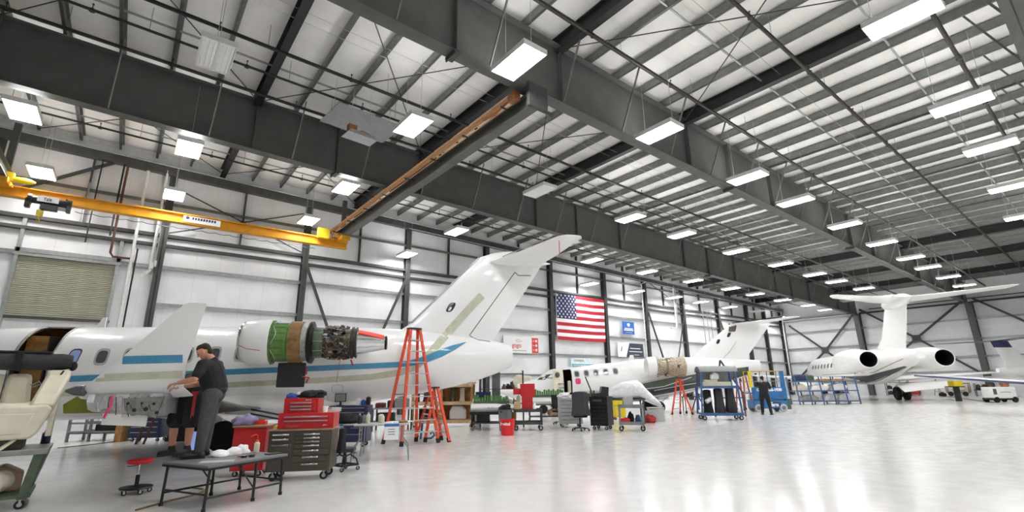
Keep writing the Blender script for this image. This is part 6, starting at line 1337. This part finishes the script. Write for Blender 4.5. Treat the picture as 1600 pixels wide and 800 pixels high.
# ---- plastic wrapped part, yellow machine and grey utility cart with red tray
uc2 = G(988, 674); ucart('light grey plastic utility cart with two trays beside the wrapped part', uc2, RZ-.25, .8, .5, .78, 'grey_mid')
b = MB(); b.box((0, 0, .05), (.34, .3, .1)); b.box((0, 0, .11), (.26, .2, .03)); tag(b.build('red_tray', 'red_plastic', loc=off(uc2, -.17, .26, .265), rot=(0, 0, RZ-.25), bev=.01), 'red tray on the lower deck of the grey utility cart', 'tray')
o = blob('black_bag', 'black_cloth', None, (0, 0, 0), (.09, .1, .22), .3, 81); o.location = off(uc2, .06, .33, .26); tag(o, 'black bag standing on the lower deck of the utility cart', 'bag')
o = blob('blue_hose', 'blue_rack', None, (0, 0, 0), (.09, .12, .16), .3, 82); o.location = off(uc2, .27, .22, .26); tag(o, 'coil of blue hose on the lower deck of the utility cart', 'hose')
b = MB(); b.box((0, 0, .13), (.3, .25, .26)); b.box((0, 0, .27), (.26, .22, .02)); tag(b.build('white_carton', 'grey_light', loc=off(uc2, -.03, .25, .78), rot=(0, 0, RZ)), 'pale carton on top of the grey utility cart', 'carton')
ym = G(972, 656); ymt = thing('floor_machine', 'yellow wheeled machine behind the grey utility cart', 'machine', ym, RZ); b = MB(); b.bx(-.35, .45, 0, .5, .55, .95); b.bx(-.3, .2, 0, .5, .1, .55); b.build('body', 'yellow_bright', ymt, bev=.04); casters(ymt, [(-.25, .06), (.2, .06), (-.25, .44), (.2, .44)], .05); b = MB(); b.bx(-.2, .2, -.02, 0, .82, .9); b.build('panel', 'black_plastic', ymt)
wp = G(992, 664); wps = thing('wrapped_part_stand', 'steel stand under the plastic-wrapped part', 'stand', off(wp, 0, .5), RZ); b = MB(); b.bx(-.9, .6, 0, .6, .86, .9); b.build('top', 'steel_dark', wps)
for x in (-.85, .5):
    for y in (.02, .52): b = MB(); b.bx(x, x+.05, y, y+.05, 0, .86); b.build('leg', 'steel_dark', wps)
b = MB(); rg = []
for t in range(13):
    u = t/12; x = -.8+2.0*u; hh = (.35+.32*math.sin(min(1, u*2.2)*math.pi/2))*(1 if u < .6 else 1-.75*(u-.6)/.4); z0 = 0 if u < .62 else -.85*(u-.62)
    rg.append([(x+.05*mnoise.noise(Vector((x*3, a*2, 1))), .35*math.cos(a)*(1+.25*mnoise.noise(Vector((x*4, a*3, 5)))), z0+hh*.5+hh*.5*math.sin(a)*(1+.3*mnoise.noise(Vector((x*4, a*2.3, 9))))) for a in [2*math.pi*i/22 for i in range(22)]])
b.loft(rg); tag(b.build('plastic_wrapped_part', 'plastic_sheet', loc=off(wp, .0, .8, .9), rot=(0, 0, RZ), smooth=60), 'bulky part wrapped in clear plastic sheet behind the utility cart', 'wrapped part')
o = blob('red_bag', 'red_dull', None, (0, 0, 0), (.22, .2, .2), .4, 90); o.location = off(wp, .85, 1.0, 0); tag(o, 'red bag on the floor at the foot of the wrapped part', 'bag')
b = MB(); b.box((0, 0, .25), (.6, .4, .5)); b.box((0, 0, .52), (.64, .44, .04)); tag(b.build('storage_tote', 'grey_light', loc=off(wp, 1.25, 1.6, 0), rot=(0, 0, RZ), bev=.02), 'pale storage tote on the floor beyond the wrapped part', 'tote')
# ---- tall blue rack cart with dark covers
rc0 = G(1131, 657); br = thing('rack_cart', 'tall blue steel rack cart with casters holding dark covers', 'rack', rc0, RZ-.12); bw, bd, bh = 1.62, .8, 2.1
for x in (-bw/2, bw/2-.06):
    for y in (0, bd-.06): b = MB(); b.beam((x*1.0, y, .22), (x*.86+(0.02 if x < 0 else -.0), y, bh-.15), .06, .06); b.build('post', 'blue_rack', br)
for z in (.22, 1.28): b = MB(); k_ = 1-.1*(z > 1); b.bx(-bw/2*k_, bw/2*k_, 0, bd, z, z+.06); b.bx(-bw/2*k_, bw/2*k_, -.02, 0, z-.04, z+.06); b.build('shelf', 'blue_rack', br)
b = MB(); rg = [[(x, bd/2+.46*math.cos(R_(a)), bh-.2+.24*math.sin(R_(a))) for a in range(0, 181, 15)]+[(x, bd/2+.42*math.cos(R_(a)), bh-.2+.2*math.sin(R_(a))) for a in range(180, -1, -15)] for x in (-bw*.46, bw*.46)]; b.loft(rg); b.build('canopy', 'grey_mid', br, smooth=50)
b = MB(); b.bx(-bw/2*.86, bw/2*.86, bd-.03, bd, 1.34, 1.9); b.build('back_mesh', 'grey_mid', br)
casters(br, [(-bw/2+.1, .08), (bw/2-.1, .08), (-bw/2+.1, bd-.08), (bw/2-.1, bd-.08)], .09, .05)
for k, (x, w_, h_, m, lb) in enumerate(((-.45, .36, .9, 'black_cloth', 'black cover slumped on the left of the blue rack cart'), (.0, .36, .95, 'charcoal_cloth', 'charcoal cover draped in the middle of the blue rack cart'), (.45, .36, 1.0, 'charcoal_cloth', 'charcoal cover hanging at the right of the blue rack cart'))):
    o = drape('dark_cover', m, None, w_, .4, h_*.98, 4+k, k*1.3); o.location = off(rc0, x, .38, .28, RZ-.12); o.rotation_euler = (0, 0, RZ-.12); tag(o, lb, 'cover')
b = MB(); b.tube((0, -.22, 0), (.18, -.2, .1), .09, n=14); b.tube((.18, -.2, .1), (.2, -.2, .11), .1, n=14); tag(b.build('silver_duct', 'silver_cover', loc=off(rc0, -.6, .3, .72, RZ-.12), rot=(0, 0, RZ)), 'short silver duct leaning in the blue rack cart', 'duct')
b = MB(); b.box((0, 0, .08), (1.1, .5, .16)); b.box((-.2, 0, .2), (.5, .3, .1)); tag(b.build('panel_stack', 'bottle', loc=off(rc0, -.05, .4, 1.34, RZ-.12), rot=(0, 0, RZ-.12)), 'stack of pale panels on the upper shelf of the blue rack cart', 'panels')
b = MB(); b.prism([(-.16, 0), (.16, 0), (.18, .2), (.0, .3), (-.15, .2)], -.1, .1); tag(b.build('white_duct', 'white_paint', loc=off(rc0, -.1, .3, 1.6, RZ-.12), rot=(0, 0, RZ), bev=.04), 'white duct elbow resting on the pale panel stack', 'duct')
# A-frame jack behind the rack cart, tail stand
js = thing('tail_stand', 'grey A-frame stand behind the blue rack cart', 'stand', off(rc0, 1.0, 2.2), RZ); b = MB(); b.beam((-.45, 0, 0), (.05, 0, 2.45), .05, .07); b.beam((.9, 0, 1.0), (.05, 0, 2.45), .05, .07); b.beam((.9, 0, 0), (.9, 0, 1.05), .05, .05); b.build('frame', 'steel_dark', js); b = MB(); b.beam((-.3, 0, .8), (.9, 0, .8), .05, .05); b.build('crossbar', 'steel_dark', js)
for k, (px_, py_, lb) in enumerate(((1092, 645, 'blue tripod jack under the dark jet belly'),)):
    p = G(px_, py_); t = thing('tripod_jack', lb, 'jack', p, RZ); b = MB(); b.tube((0, 0, .15), (0, 0, 1.3), .07, n=12); b.build('cylinder', 'blue_rack', t)
    for a in range(3): aa = a*2.094; b = MB(); b.tube((.45*math.cos(aa), .45*math.sin(aa), 0), (0, 0, .9), .035, n=8); b.build('leg', 'navy_paint', t)
b = MB(); b.bx(-.6, .6, 0, .5, .7, .75); tt = thing('work_table', 'cluttered dark table under the dark jet belly', 'table', G(1088, 642), RZ); b.build('tabletop', 'steel_dark', tt)
for x in (-.55, .5):
    for y in (.02, .44): b = MB(); b.bx(x, x+.05, y, y+.05, 0, .7); b.build('leg', 'steel_dark', tt)
for k in range(6):
    o = blob('machine_part', ('blue_rack', 'interior_red', 'iron', 'paper', 'black_plastic', 'alu_dull')[k], None, (0, 0, 0), (.07, .08, .12), .3, 100+k); o.location = off(G(1088, 642), -.48+.19*k, .25, .75); tag(o, ('blue', 'dark red', 'dark iron', 'white', 'black', 'dull silver')[k]+' part on the cluttered table under the jet belly', 'aircraft part')
# ---- scissor lift
sl0 = G(1210, 644); sl = thing('scissor_lift', 'blue electric scissor lift with white wheels and yellow rail', 'scissor lift', off(sl0, 0, .25), RZ-.02); lw, ld = 1.75, .76
b = MB(); b.bx(-lw/2+.03, lw/2-.03, 0, ld, .16, .56); b.build('chassis', 'blue_paint', sl, bev=.03)
b = MB(); b.bx(-.1, .5, -.012, 0, .26, .46); b.build('decal_panel', 'navy_paint', sl)
for x, z, w_ in ((-.04, .34, .42), (.0, .27, .2), (.25, .27, .14), (-.02, .42, .12)): b = MB(); b.bx(x, x+w_, -.018, -.01, z, z+.045); b.build('decal_line', 'paper', sl)
for x in (-lw/2+.25, lw/2-.25):
    for y in (-.03, ld-.09): b = MB(); b.lathe([(.09, 0), (.17, 0), (.19, .02), (.19, .1), (.17, .12), (.09, .12)], (x, y, .19), 'y', 24); wh = b.build('wheel', 'grey_light', sl); b = MB(); b.lathe([(.01, -.004), (.1, -.004), (.1, .1), (.01, .1)], (x, y, .19), 'y', 18); b.build('wheel_hub', 'grey_plastic', wh)
b = MB()
for k in range(3):
    z = .58+.09*k; b.beam((-lw/2+.1, .1, z), (lw/2-.1, .1, z+.09), .04, .05); b.beam((-lw/2+.1, .15, z+.09), (lw/2-.1, .15, z), .04, .05); b.beam((-lw/2+.1, ld-.1, z), (lw/2-.1, ld-.1, z+.09), .04, .05)
b.build('scissor_arms', 'grey_mid', sl)
b = MB(); b.bx(-lw/2, lw/2, -.02, ld+.02, .88, .94); b.bx(-lw/2, lw/2, -.03, -.01, .62, 1.2); b.build('platform', 'blue_paint', sl, bev=.01)
for s_, dx in (('GS-1930', .3),): text(s_, .19, 'paper', sl, (.3, -.036, 1.07), (R_(90), 0, 0), bold=.008); text('Genie', .17, 'paper', sl, (-.42, -.036, 1.07), (R_(90), 0, 0), bold=.004)
for x in (-lw/2+.03, 0, lw/2-.03):
    for y in (0, ld): b = MB(); b.tube((x, y, .94), (x, y, 2.0), .02, n=8); b.build('guard_post', 'yellow_bright' if x < -.5 else 'blue_paint', sl)
for z in (1.5, 2.0):
    b = MB(); b.path([(-lw/2+.03, 0, z), (lw/2-.03, 0, z), (lw/2-.03, ld, z), (-lw/2+.03, ld, z), (-lw/2+.03, 0, z)], .02, 6); b.build('guard_rail', 'yellow_paint' if z > 1.8 else 'grey_mid', sl)
b = MB(); b.loft([[(-lw/2-.06, -.02, z), (-lw/2+.08, -.02, z), (-lw/2+.08, .06, z), (-lw/2-.06, .06, z)] for z in (1.2, 2.02)]); b.build('gate', 'yellow_bright', sl); b = MB(); b.bx(lw/2-.2, lw/2-.02, -.02, .1, 1.2, 2.0); b.build('control_box', 'blue_paint', sl)
b = MB(); b.bx(lw/2, lw/2+.2, .1, ld-.1, .3, .62); b.bx(lw/2+.05, lw/2+.25, .2, ld-.2, .1, .3); b.build('entry_ladder', 'green_paint', sl)
o = blob('tool_bag', 'red_dull', None, (0, 0, 0), (.16, .12, .3), .5, 120); o.location = off(off(sl0, 0, .25), .1, .4, .94); tag(o, 'dull red bag on the scissor lift platform', 'bag'); o = blob('tool_bag', 'black_cloth', None, (0, 0, 0), (.2, .14, .2), .4, 121); o.location = off(off(sl0, 0, .25), .5, .4, .94); tag(o, 'black bag on the scissor lift platform', 'bag')
stepladder('red stepladder behind the blue scissor lift', [off_ for off_ in (Vector(off(sl0, -.75, 1.6)), Vector(off(sl0, -.25, 1.6)), Vector(off(sl0, -.85, 2.3)), Vector(off(sl0, -.35, 2.3)))], 2.35, 7, 'red_dull')
# ---- wide blue rack with silver panels
wk = G(1298, 632); wr = thing('panel_rack', 'wide low blue pipe rack full of silver panels', 'rack', wk, RZ); ww, wd_, wh_ = 3.9, 1.0, 1.75
for x in [-ww/2+ww*k/5 for k in range(6)]:
    for y in (0, wd_): b = MB(); b.tube((x, y, .08), (x-.12, y, wh_), .04, n=8); b.build('post', 'blue_rack', wr)
for z in (.2, .85, 1.45):
    for y in (0, wd_): b = MB(); b.tube((-ww/2, y, z), (ww/2, y, z), .035, n=8); b.build('rail', 'blue_rack', wr)
    b = MB(); b.bx(-ww/2, ww/2, 0, wd_, z-.02, z); b.build('shelf', 'grey_mid', wr)
casters(wr, [(-ww/2+ww*k/5, y) for k in range(6) for y in (0, wd_)], .05)
for k, (x, z, w_, h_, m, lb) in enumerate(((1.2, .22, 1.0, .5, 'silver_cover', 'crumpled silver panel on the bottom shelf of the wide blue rack'), (.2, .22, .9, .45, 'silver_cover', 'silver cover in the middle of the bottom shelf of the wide blue rack'), (-1.1, .22, 1.2, .4, 'alu_dull', 'dull metal panel at the left of the bottom shelf of the wide blue rack'), (.9, .87, 1.1, .45, 'white_paint', 'pointed white fairing on the middle shelf of the wide blue rack'), (-.4, .87, 1.3, .4, 'white_cream', 'long white panel on the middle shelf of the wide blue rack'), (-1.55, .87, .6, .45, 'bottle', 'cream carton on the middle shelf of the wide blue rack'))):
    b = MB(); b.prism([(-w_/2, 0), (w_*.35, 0), (w_/2, h_*.6), (w_*.1, h_), (-w_*.35, h_*.8)], -.3, .3); tag(b.build('panel_part', m, loc=off(wk, x, .5, z), rot=(0, 0, RZ), bev=.03), lb, 'aircraft part')
b = MB(); b.bx(-1.5, 1.0, 0, .5, 0, .08); b.bx(-1.3, .6, .05, .4, .08, .16); tag(b.build('plank_stack', 'wood', loc=off(wk, 1.05, .3, 1.45), rot=(0, 0, RZ)), 'stack of wooden planks on top of the wide blue rack', 'planks')
b = MB(); b.box((0, 0, .2), (.7, .5, .4)); b.box((0, 0, .42), (.5, .3, .06)); tag(b.build('storage_bin', 'navy_paint', loc=off(wk, -1.5, .5, 1.45), rot=(0, 0, RZ), bev=.03), 'navy bin on top of the wide blue rack', 'bin')
b = MB(); b.box((0, 0, .18), (.5, .4, .36)); b.box((0, 0, .38), (.4, .3, .05)); tag(b.build('storage_bin', 'green_paint', loc=off(wk, -.85, .5, 1.45), rot=(0, 0, RZ), bev=.03), 'grey-green bin on top of the wide blue rack', 'bin')
# ---- seat and bench at the left edge
LA = R_(2); sc0 = G(30, 797); LB = Vector((-.72, 9.45, 0))
sb = thing('work_bench', 'green steel bench with grey top carrying a cream aircraft seat', 'bench', LB, LA); BL, BDp, BH = 1.7, .95, .74
b = MB(); b.bx(-BL, .08, 0, BDp, BH-.03, BH); b.bx(-BL, .08, -.01, .01, BH-.07, BH); b.bx(.07, .09, 0, BDp, BH-.06, BH); b.build('bench_top', 'steel_top', sb, bev=.006)
for x in (-BL+.05, -.09):
    for y in (.02, BDp-.1): b = MB(); b.loft([[(x+k, y, z), (x+.1+k, y, z), (x+.1+k, y+.08, z), (x+k, y+.08, z)] for z, k in ((.12, -.04), (BH-.03, .04))]); b.build('leg', 'green_paint', sb)
b = MB(); b.bx(-BL, .0, .0, BDp, .14, .18); b.build('lower_shelf', 'green_paint', sb); casters(sb, [(-.09, .06), (-.09, BDp-.06), (-BL+.1, .06), (-BL+.1, BDp-.06)], .055)
b = MB(); b.beam((-.02, .4, .3), (.05, .85, .66), .05, .05); b.build('brace', 'grey_mid', sb)
def on_lb(x, y, z): return off(LB, x, y, z, LA)
hs_ = thing('duct_hose', 'cream ribbed duct with dark mouth on the lower shelf of the green bench', 'hose', on_lb(-.42, .15, .18), LA-.25)
b = MB(); b.lathe([(.1, -.02), (.13, -.02), (.14, 0), (.14, .5), (.1, .5), (.1, .0)], (0, 0, .145), 'y', 24); b.build('duct', 'cream_leather', hs_); b = MB(); b.lathe([(.001, .02), (.1, .02), (.1, .05), (.001, .05)], (0, 0, .145), 'y', 20); b.build('mouth', 'navy_paint', hs_)
b = MB(); b.prism([(-.45, 0), (.4, 0), (.4, .22), (.2, .34), (-.2, .2), (-.45, .05)], 0, .4); tag(b.build('seat_shell', 'tan_trim', loc=on_lb(-.55, .42, .18), rot=(0, 0, LA), bev=.03), 'tan curved shell behind the ribbed duct on the green bench', 'aircraft part')
o = blob('dark_bundle', 'black_cloth', None, (0, 0, 0), (.4, .25, .3), .3, 130); o.location = on_lb(-1.1, .5, .18); tag(o, 'dark bundle on the lower shelf of the green bench', 'bundle')
seat = thing('aircraft_seat', 'cream leather aircraft divan with wide armrest on the green bench', 'seat', on_lb(0, 0, BH), LA)
b = MB(); b.bx(-1.5, -.2, .12, .75, .0, .14); b.build('seat_base', 'iron', seat); b = MB(); b.beam((-.42, .02, .0), (-.28, .1, .13), .05, .03); b.build('seat_strap', 'cream_leather', seat)
b = MB(); b.prism([(-1.5, .13), (-.14, .13), (-.07, .2), (.03, .5), (-.02, .57), (-1.5, .57)], .02, .16); b.build('front_panel', 'cream_leather', seat, bev=.03, smooth=50)
b = MB(); b.prism([(-1.5, .2), (-.22, .2), (-.14, .46), (-1.5, .46)], .012, .03); b.build('front_inset', 'cream_leather', seat, bev=.012)
b = MB(); b.bx(-1.5, -.02, .1, .78, .47, .6); b.build('seat_cushion', 'cream_leather', seat, bev=.05)
for k in range(4):
    x1 = -.3-.27*k; b = MB(); b.loft([[(x1-.26, y, .55), (x1+.05*(k == 0), y, .55), (x1-.0, y+.09, 1.0), (x1-.25, y+.09, 1.0)] for y in (.62, .78)]); bk = b.build('backrest', 'cream_leather', seat, bev=.05)
    b = MB(); b.path([(x1-.262, .6, .57), (x1-.262, .63, .8), (x1-.262, .69, 1.0)], .007, 5); b.build('piping', 'ink', bk)
b = MB(); b.loft([[(-.22, .03, .56), (.03, .03, .56), (.03, .3, .46), (-.22, .3, .46)], [(-.16, .3, .85), (.1, .3, .85), (.1, .55, .75), (-.16, .55, .75)], [(-.12, .45, 1.0), (.14, .45, 1.0), (.14, .72, .95), (-.12, .72, .95)]]); arm = b.build('armrest', 'cream_leather', seat, bev=.04)
b = MB(); b.loft([[(-.13, .42, .92), (.13, .42, .92), (.14, .74, .92), (-.12, .74, .92)], [(-.12, .46, 1.05), (.13, .46, 1.05), (.13, .74, 1.05), (-.11, .74, 1.05)]]); b.build('armrest_pad', 'cream_leather', arm, bev=.04)
b = MB(); b.beam((-.0, .43, .93), (.05, .45, 1.04), .012, .02); b.build('ashtray_slot', 'black_plastic', arm)
b = MB(); b.prism([(.3, .14), (.72, .14), (.72, .9), (.5, .8), (.3, .45)], -.0, .06, 'yz'); b.build('arm_side', 'cream_leather', seat)
b = MB(); b.path([(-.28, .62, .84), (-.2, .6, .89), (-.17, .6, .85), (-.26, .6, .81)], .012, 6); b.build('belt_buckle', 'alu', seat)
bag = thing('garment_bag', 'long black padded bag lying across the top of the cream seat', 'bag', on_lb(0, 0, BH+1.05), LA); b = MB(); rg = []
for k in range(15):
    u = k/14; x = -1.5+1.62*u; rg.append([(x, .66+.2*math.cos(a)*(1+.1*mnoise.noise(Vector((x*4, a, 2)))), .125+.125*math.sin(a)*(1+.12*mnoise.noise(Vector((x*3, a, 7))))*(1 if u < .97 else .8)) for a in [2*math.pi*i/16 for i in range(16)]])
b.loft(rg); b.build('body', 'charcoal_cloth', bag, smooth=70); b = MB(); b.bx(-.48, -.42, .44, .88, -.005, .255); b.build('strap', 'black_cloth', bag); b = MB(); b.bx(-1.5, -.12, .54, .79, .225, .27); b.build('top_flap', 'black_cloth', bag, bev=.02)
b = MB(); b.ball((.14, .6, .06), (.05, .06, .07)); b.build('end_knot', 'black_cloth', bag)
b = MB(); b.lathe([(.05, 0), (.055, .01), (.055, .14), (.03, .17), (.03, .19)], n=14); tag(b.build('blue_bottle', 'navy_paint', loc=on_lb(.0, .88, BH)), 'blue bottle on the bench end behind the armrest', 'bottle')
# ---- clutter under the port wing
lr = G(150, 690); rk2 = thing('floor_rack', 'low grey tube rack with dark parts under the wing', 'rack', lr, RZ)
for x in (-.95, -.3, .75):
    for y in (0, .6): b = MB(); b.bx(x, x+.06, y, y+.06, 0, .78); b.build('post', 'grey_mid', rk2)
for z in (.25, .5, .74):
    for y in (0, .6): b = MB(); b.bx(-.95, .8, y, y+.05, z, z+.05); b.build('rail', 'grey_mid', rk2)
b = MB(); b.bx(-.95, .8, 0, .65, .22, .25); b.build('shelf', 'steel_dark', rk2)
b = MB(); b.box((0, 0, .12), (.8, .4, .24)); b.box((.1, 0, .27), (.4, .3, .06)); tag(b.build('dark_case', 'black_plastic', loc=off(lr, .2, .3, .25), rot=(0, 0, RZ), bev=.03), 'black case on the low grey rack under the wing', 'case')
b = MB(); b.tube((-.4, 0, .1), (.4, 0, .1), .1, n=14); b.tube((-.42, 0, .1), (-.4, 0, .1), .07, n=14); tag(b.build('green_cylinder', 'green_paint', loc=off(lr, .1, .3, .79), rot=(0, 0, RZ)), 'green cylinder lying on the low grey rack', 'cylinder')
b = MB(); b.bx(-.14, .14, 0, .01, 0, .22); b.bx(-.1, .1, -.004, 0, .06, .17); tag(b.build('paper_notice', 'paper', loc=off(lr, .35, -.02, .56), rot=(0, 0, RZ)), 'white paper notice clipped to the low grey rack', 'paper')
nb = G(222, 690); toolchest('tool_chest', 'navy tool chest with pale handles under the wing behind the jack straps', (nb[0], nb[1], 0), RZ, .95, .5, .85, 'navy_paint', [(-.44, .44, z, z+.13) for z in (.15, .3, .45, .6, .72)], .1, None, 'grey_light')
b = MB(); b.box((0, 0, .25), (.2, .3, .5)); b.box((0, 0, .52), (.14, .2, .04)); tag(b.build('wood_crate', 'wood', loc=off(nb, -.72, .1, 0), rot=(0, 0, RZ)), 'narrow wooden crate beside the navy chest under the wing', 'crate')
lj = G(226, 694); lad = thing('tow_bar', 'purple-grey leaning ladder frame under the wing', 'ladder frame', lj, RZ); b = MB()
for x in (-.12, .1): b.beam((x-.1, -.05, 0), (x+.12, .1, 1.2), .04, .05)
b.build('rail', 'pipe_rust', lad)
for k in range(3): b = MB(); b.beam((-.17+.06*k, 0, .25+.3*k), (.06+.06*k, 0, .25+.3*k), .03, .03); b.build('rung', 'pipe_rust', lad)
tp = G(262, 690); o = drape('tarpaulin', 'black_cloth', None, 1.0, .5, .95, 3, .4, taper=.3); o.location = off(tp, .35, .3, 0); o.rotation_euler = (0, 0, RZ); tag(o, 'black tarpaulin standing behind the men under the wing', 'tarpaulin')
b = MB(); b.lathe([(.001, 0), (.12, 0), (.14, .3), (.1, .42), (.001, .44)], n=18); tag(b.build('plastic_jug', 'light_blue', loc=off(G(286, 705), 0, .3, 0)), 'pale blue plastic jug on the floor behind the men', 'jug')
b = MB(); b.lathe([(.001, 0), (.14, 0), (.15, .25), (.08, .32), (.001, .33)], n=18); tag(b.build('plastic_jug', 'light_blue', loc=off(G(363, 706), 0, .3, 0)), 'pale blue plastic jug beside the jet wheel', 'jug')
# hose on the floor
b = MB(); b.path([G(x, y, .015) for x, y in ((212, 797), (240, 789), (270, 781), (300, 774), (318, 768), (318, 764), (300, 762))], .012, 6); tag(b.build('floor_hose', 'band_brown'), 'thin brown hose on the floor beneath the low table', 'hose')
b = MB(); b.path([G(x, y, .012) for x, y in ((90, 700), (130, 696), (180, 690), (215, 686))], .012, 6); tag(b.build('floor_cable', 'black_plastic'), 'black cable on the floor beneath the wing', 'cable')
b = MB(); b.path([G(x, y, .02) for x, y in ((1470, 619), (1500, 622), (1530, 626), (1553, 629))], .02, 6); tag(b.build('floor_cable', 'black_plastic'), 'long black cable running to the white power cart', 'cable')
# ---- end wall equipment
gp0 = G(1574, 629); gp = thing('power_cart', 'white wheeled ground power cart with black chassis', 'cart', gp0, RZ); b = MB(); b.bx(-.75, .75, 0, .8, .25, .95); b.build('body', 'white_plain', gp, bev=.05); b = MB(); b.bx(-.8, .8, .02, .78, .16, .26); b.build('chassis', 'black_metal', gp); b = MB(); b.bx(-.3, .4, -.012, 0, .62, .66); b.build('label_strip', 'grey_mid', gp); b = MB(); b.bx(-.72, -.5, -.01, 0, .5, .85); b.build('vent_grille', 'green_paint', gp)
for x in (-.58, .58):
    for y in (-.02, .7): b = MB(); b.lathe([(.05, 0), (.17, 0), (.18, .03), (.18, .1), (.05, .12)], (x, y, .18), 'y', 18); b.build('wheel', 'rubber', gp)
o = blob('hose_bundle', 'copper', None, (0, 0, 0), (.2, .2, .28), .5, 140); o.location = off(gp0, .6, .5, .95); tag(o, 'bundle of brown hose on the white power cart', 'hose')
sq = thing('cable_reel', 'yellow box on a dark stand behind the white power cart', 'reel', off(gp0, -.7, 2.4), RZ); b = MB(); b.bx(-.3, .3, 0, .5, 1.0, 1.35); b.build('reel_box', 'yellow_bright', sq); b = MB(); b.bx(-.6, .45, .05, .45, .94, 1.0); b.bx(-.1, .1, .1, .4, 0, .95); b.build('stand', 'steel_black', sq)
for k, (px_, lb, m) in enumerate(((1428, 'red tool cabinet against the end wall', 'red_dull'),)):
    p = onX(px_, 612, XE-1.2); toolchest('roller_cabinet', lb, (p.x, p.y, 0), R_(-90), .8, .5, 1.25, m, [(-.37, .37, z, z+.2) for z in (.2, .42, .64, .86)], .12)
p = onX(1402, 612, XE-1.4); sh2 = thing('parts_shelf', 'dark cluttered shelf beside the red cabinet at the end wall', 'shelf', (p.x, p.y, 0), R_(-90))
for x in (-.9, .85):
    for y in (0, .5): b = MB(); b.bx(x, x+.05, y, y+.05, 0, 1.4); b.build('post', 'steel_dark', sh2)
for z in (.1, .6, 1.2): b = MB(); b.bx(-.9, .9, 0, .55, z, z+.04); b.build('shelf', 'steel_dark', sh2)
for k in range(6):
    o = blob('stored_part', ('iron', 'core_brown', 'black_plastic', 'navy_paint', 'alu_dull', 'iron')[k], None, (0, 0, 0), (.18, .18, .22), .3, 150+k); o.location = off((p.x, p.y), -.6+.6*(k % 3), .28, (.14, .64)[k//3], R_(-90)); tag(o, 'dark lumpy part on the shelf at the end wall', 'aircraft part', 'parts on the end wall shelf')
p = onX(1466, 613, XE-1.0); tr_ = thing('hand_truck', 'grey A-frame stand leaning at the end wall', 'stand', (p.x, p.y, 0), R_(-90)); b = MB(); b.beam((0, 0, 1.5), (.12, -.2, 0), .05, .06); b.beam((0, 0, 1.5), (-.35, .2, 0), .05, .06); b.beam((0, 0, 1.5), (.18, .25, 0), .05, .06); b.build('frame', 'grey_mid', tr_); b = MB(); b.tube((-.25, .1, .4), (.15, .1, .4), .02, n=6); b.build('crossbar', 'grey_mid', tr_)
p = onX(1472, 613, XE-1.2); b = MB(); b.ball((0, 0, .12), (.4, .3, .2)); b.box((0, 0, .3), (.3, .2, .1)); 
for v in b.v: v.z = max(0, v.z)
tag(b.build('wheel_chock', 'rubber', loc=(p.x, p.y, 0)), 'black rubber mound at the foot of the end wall', 'chock')
p = onX(1497, 614, XE-1.2); lg_ = thing('tow_cart', 'tan framed engine stand with black wheels at the end wall', 'stand', (p.x, p.y, 0), R_(-90)); b = MB(); b.path([(-.75, 0, .3), (-.8, 0, 1.1), (.8, 0, 1.1), (.75, 0, .3)], .06, 6); b.path([(-.75, .6, .3), (-.8, .6, 1.1), (.8, .6, 1.1), (.75, .6, .3)], .06, 6); b.beam((-.8, 0, .3), (.8, 0, .3), .08, .08); b.build('frame', 'tan_trim', lg_); b = MB(); b.ball((0, .3, .6), (.5, .25, .25)); b.build('drum', 'cream_leather', lg_)
for x in (-.5, .5): b = MB(); b.lathe([(.05, -.06), (.2, -.06), (.2, .06), (.05, .06)], (x, .0, .2), 'y', 16); b.build('wheel', 'rubber', lg_)
p = onX(1540, 616, XE-1.6); b = MB(); b.bx(-.7, .7, 0, .6, .5, .56); pt = thing('parts_trolley', 'dark cluttered parts trolley at the end wall', 'trolley', (p.x, p.y, 0), R_(-90)); b.build('deck', 'steel_dark', pt)
for x in (-.65, .6):
    for y in (.02, .54): b = MB(); b.bx(x, x+.05, y, y+.05, .1, 1.1); b.build('post', 'steel_dark', pt)
casters(pt, [(-.6, .05), (.6, .05), (-.6, .55), (.6, .55)], .05)
for k in range(3): o = blob('stored_part', ('iron', 'interior_red', 'core_brown')[k], None, (0, 0, 0), (.15, .2, .3), .3, 160+k); o.location = off((p.x, p.y), -.42+.42*k, .3, .56, R_(-90)); tag(o, ('iron grey', 'dark red', 'brown')[k]+' part on the trolley at the end wall', 'aircraft part')
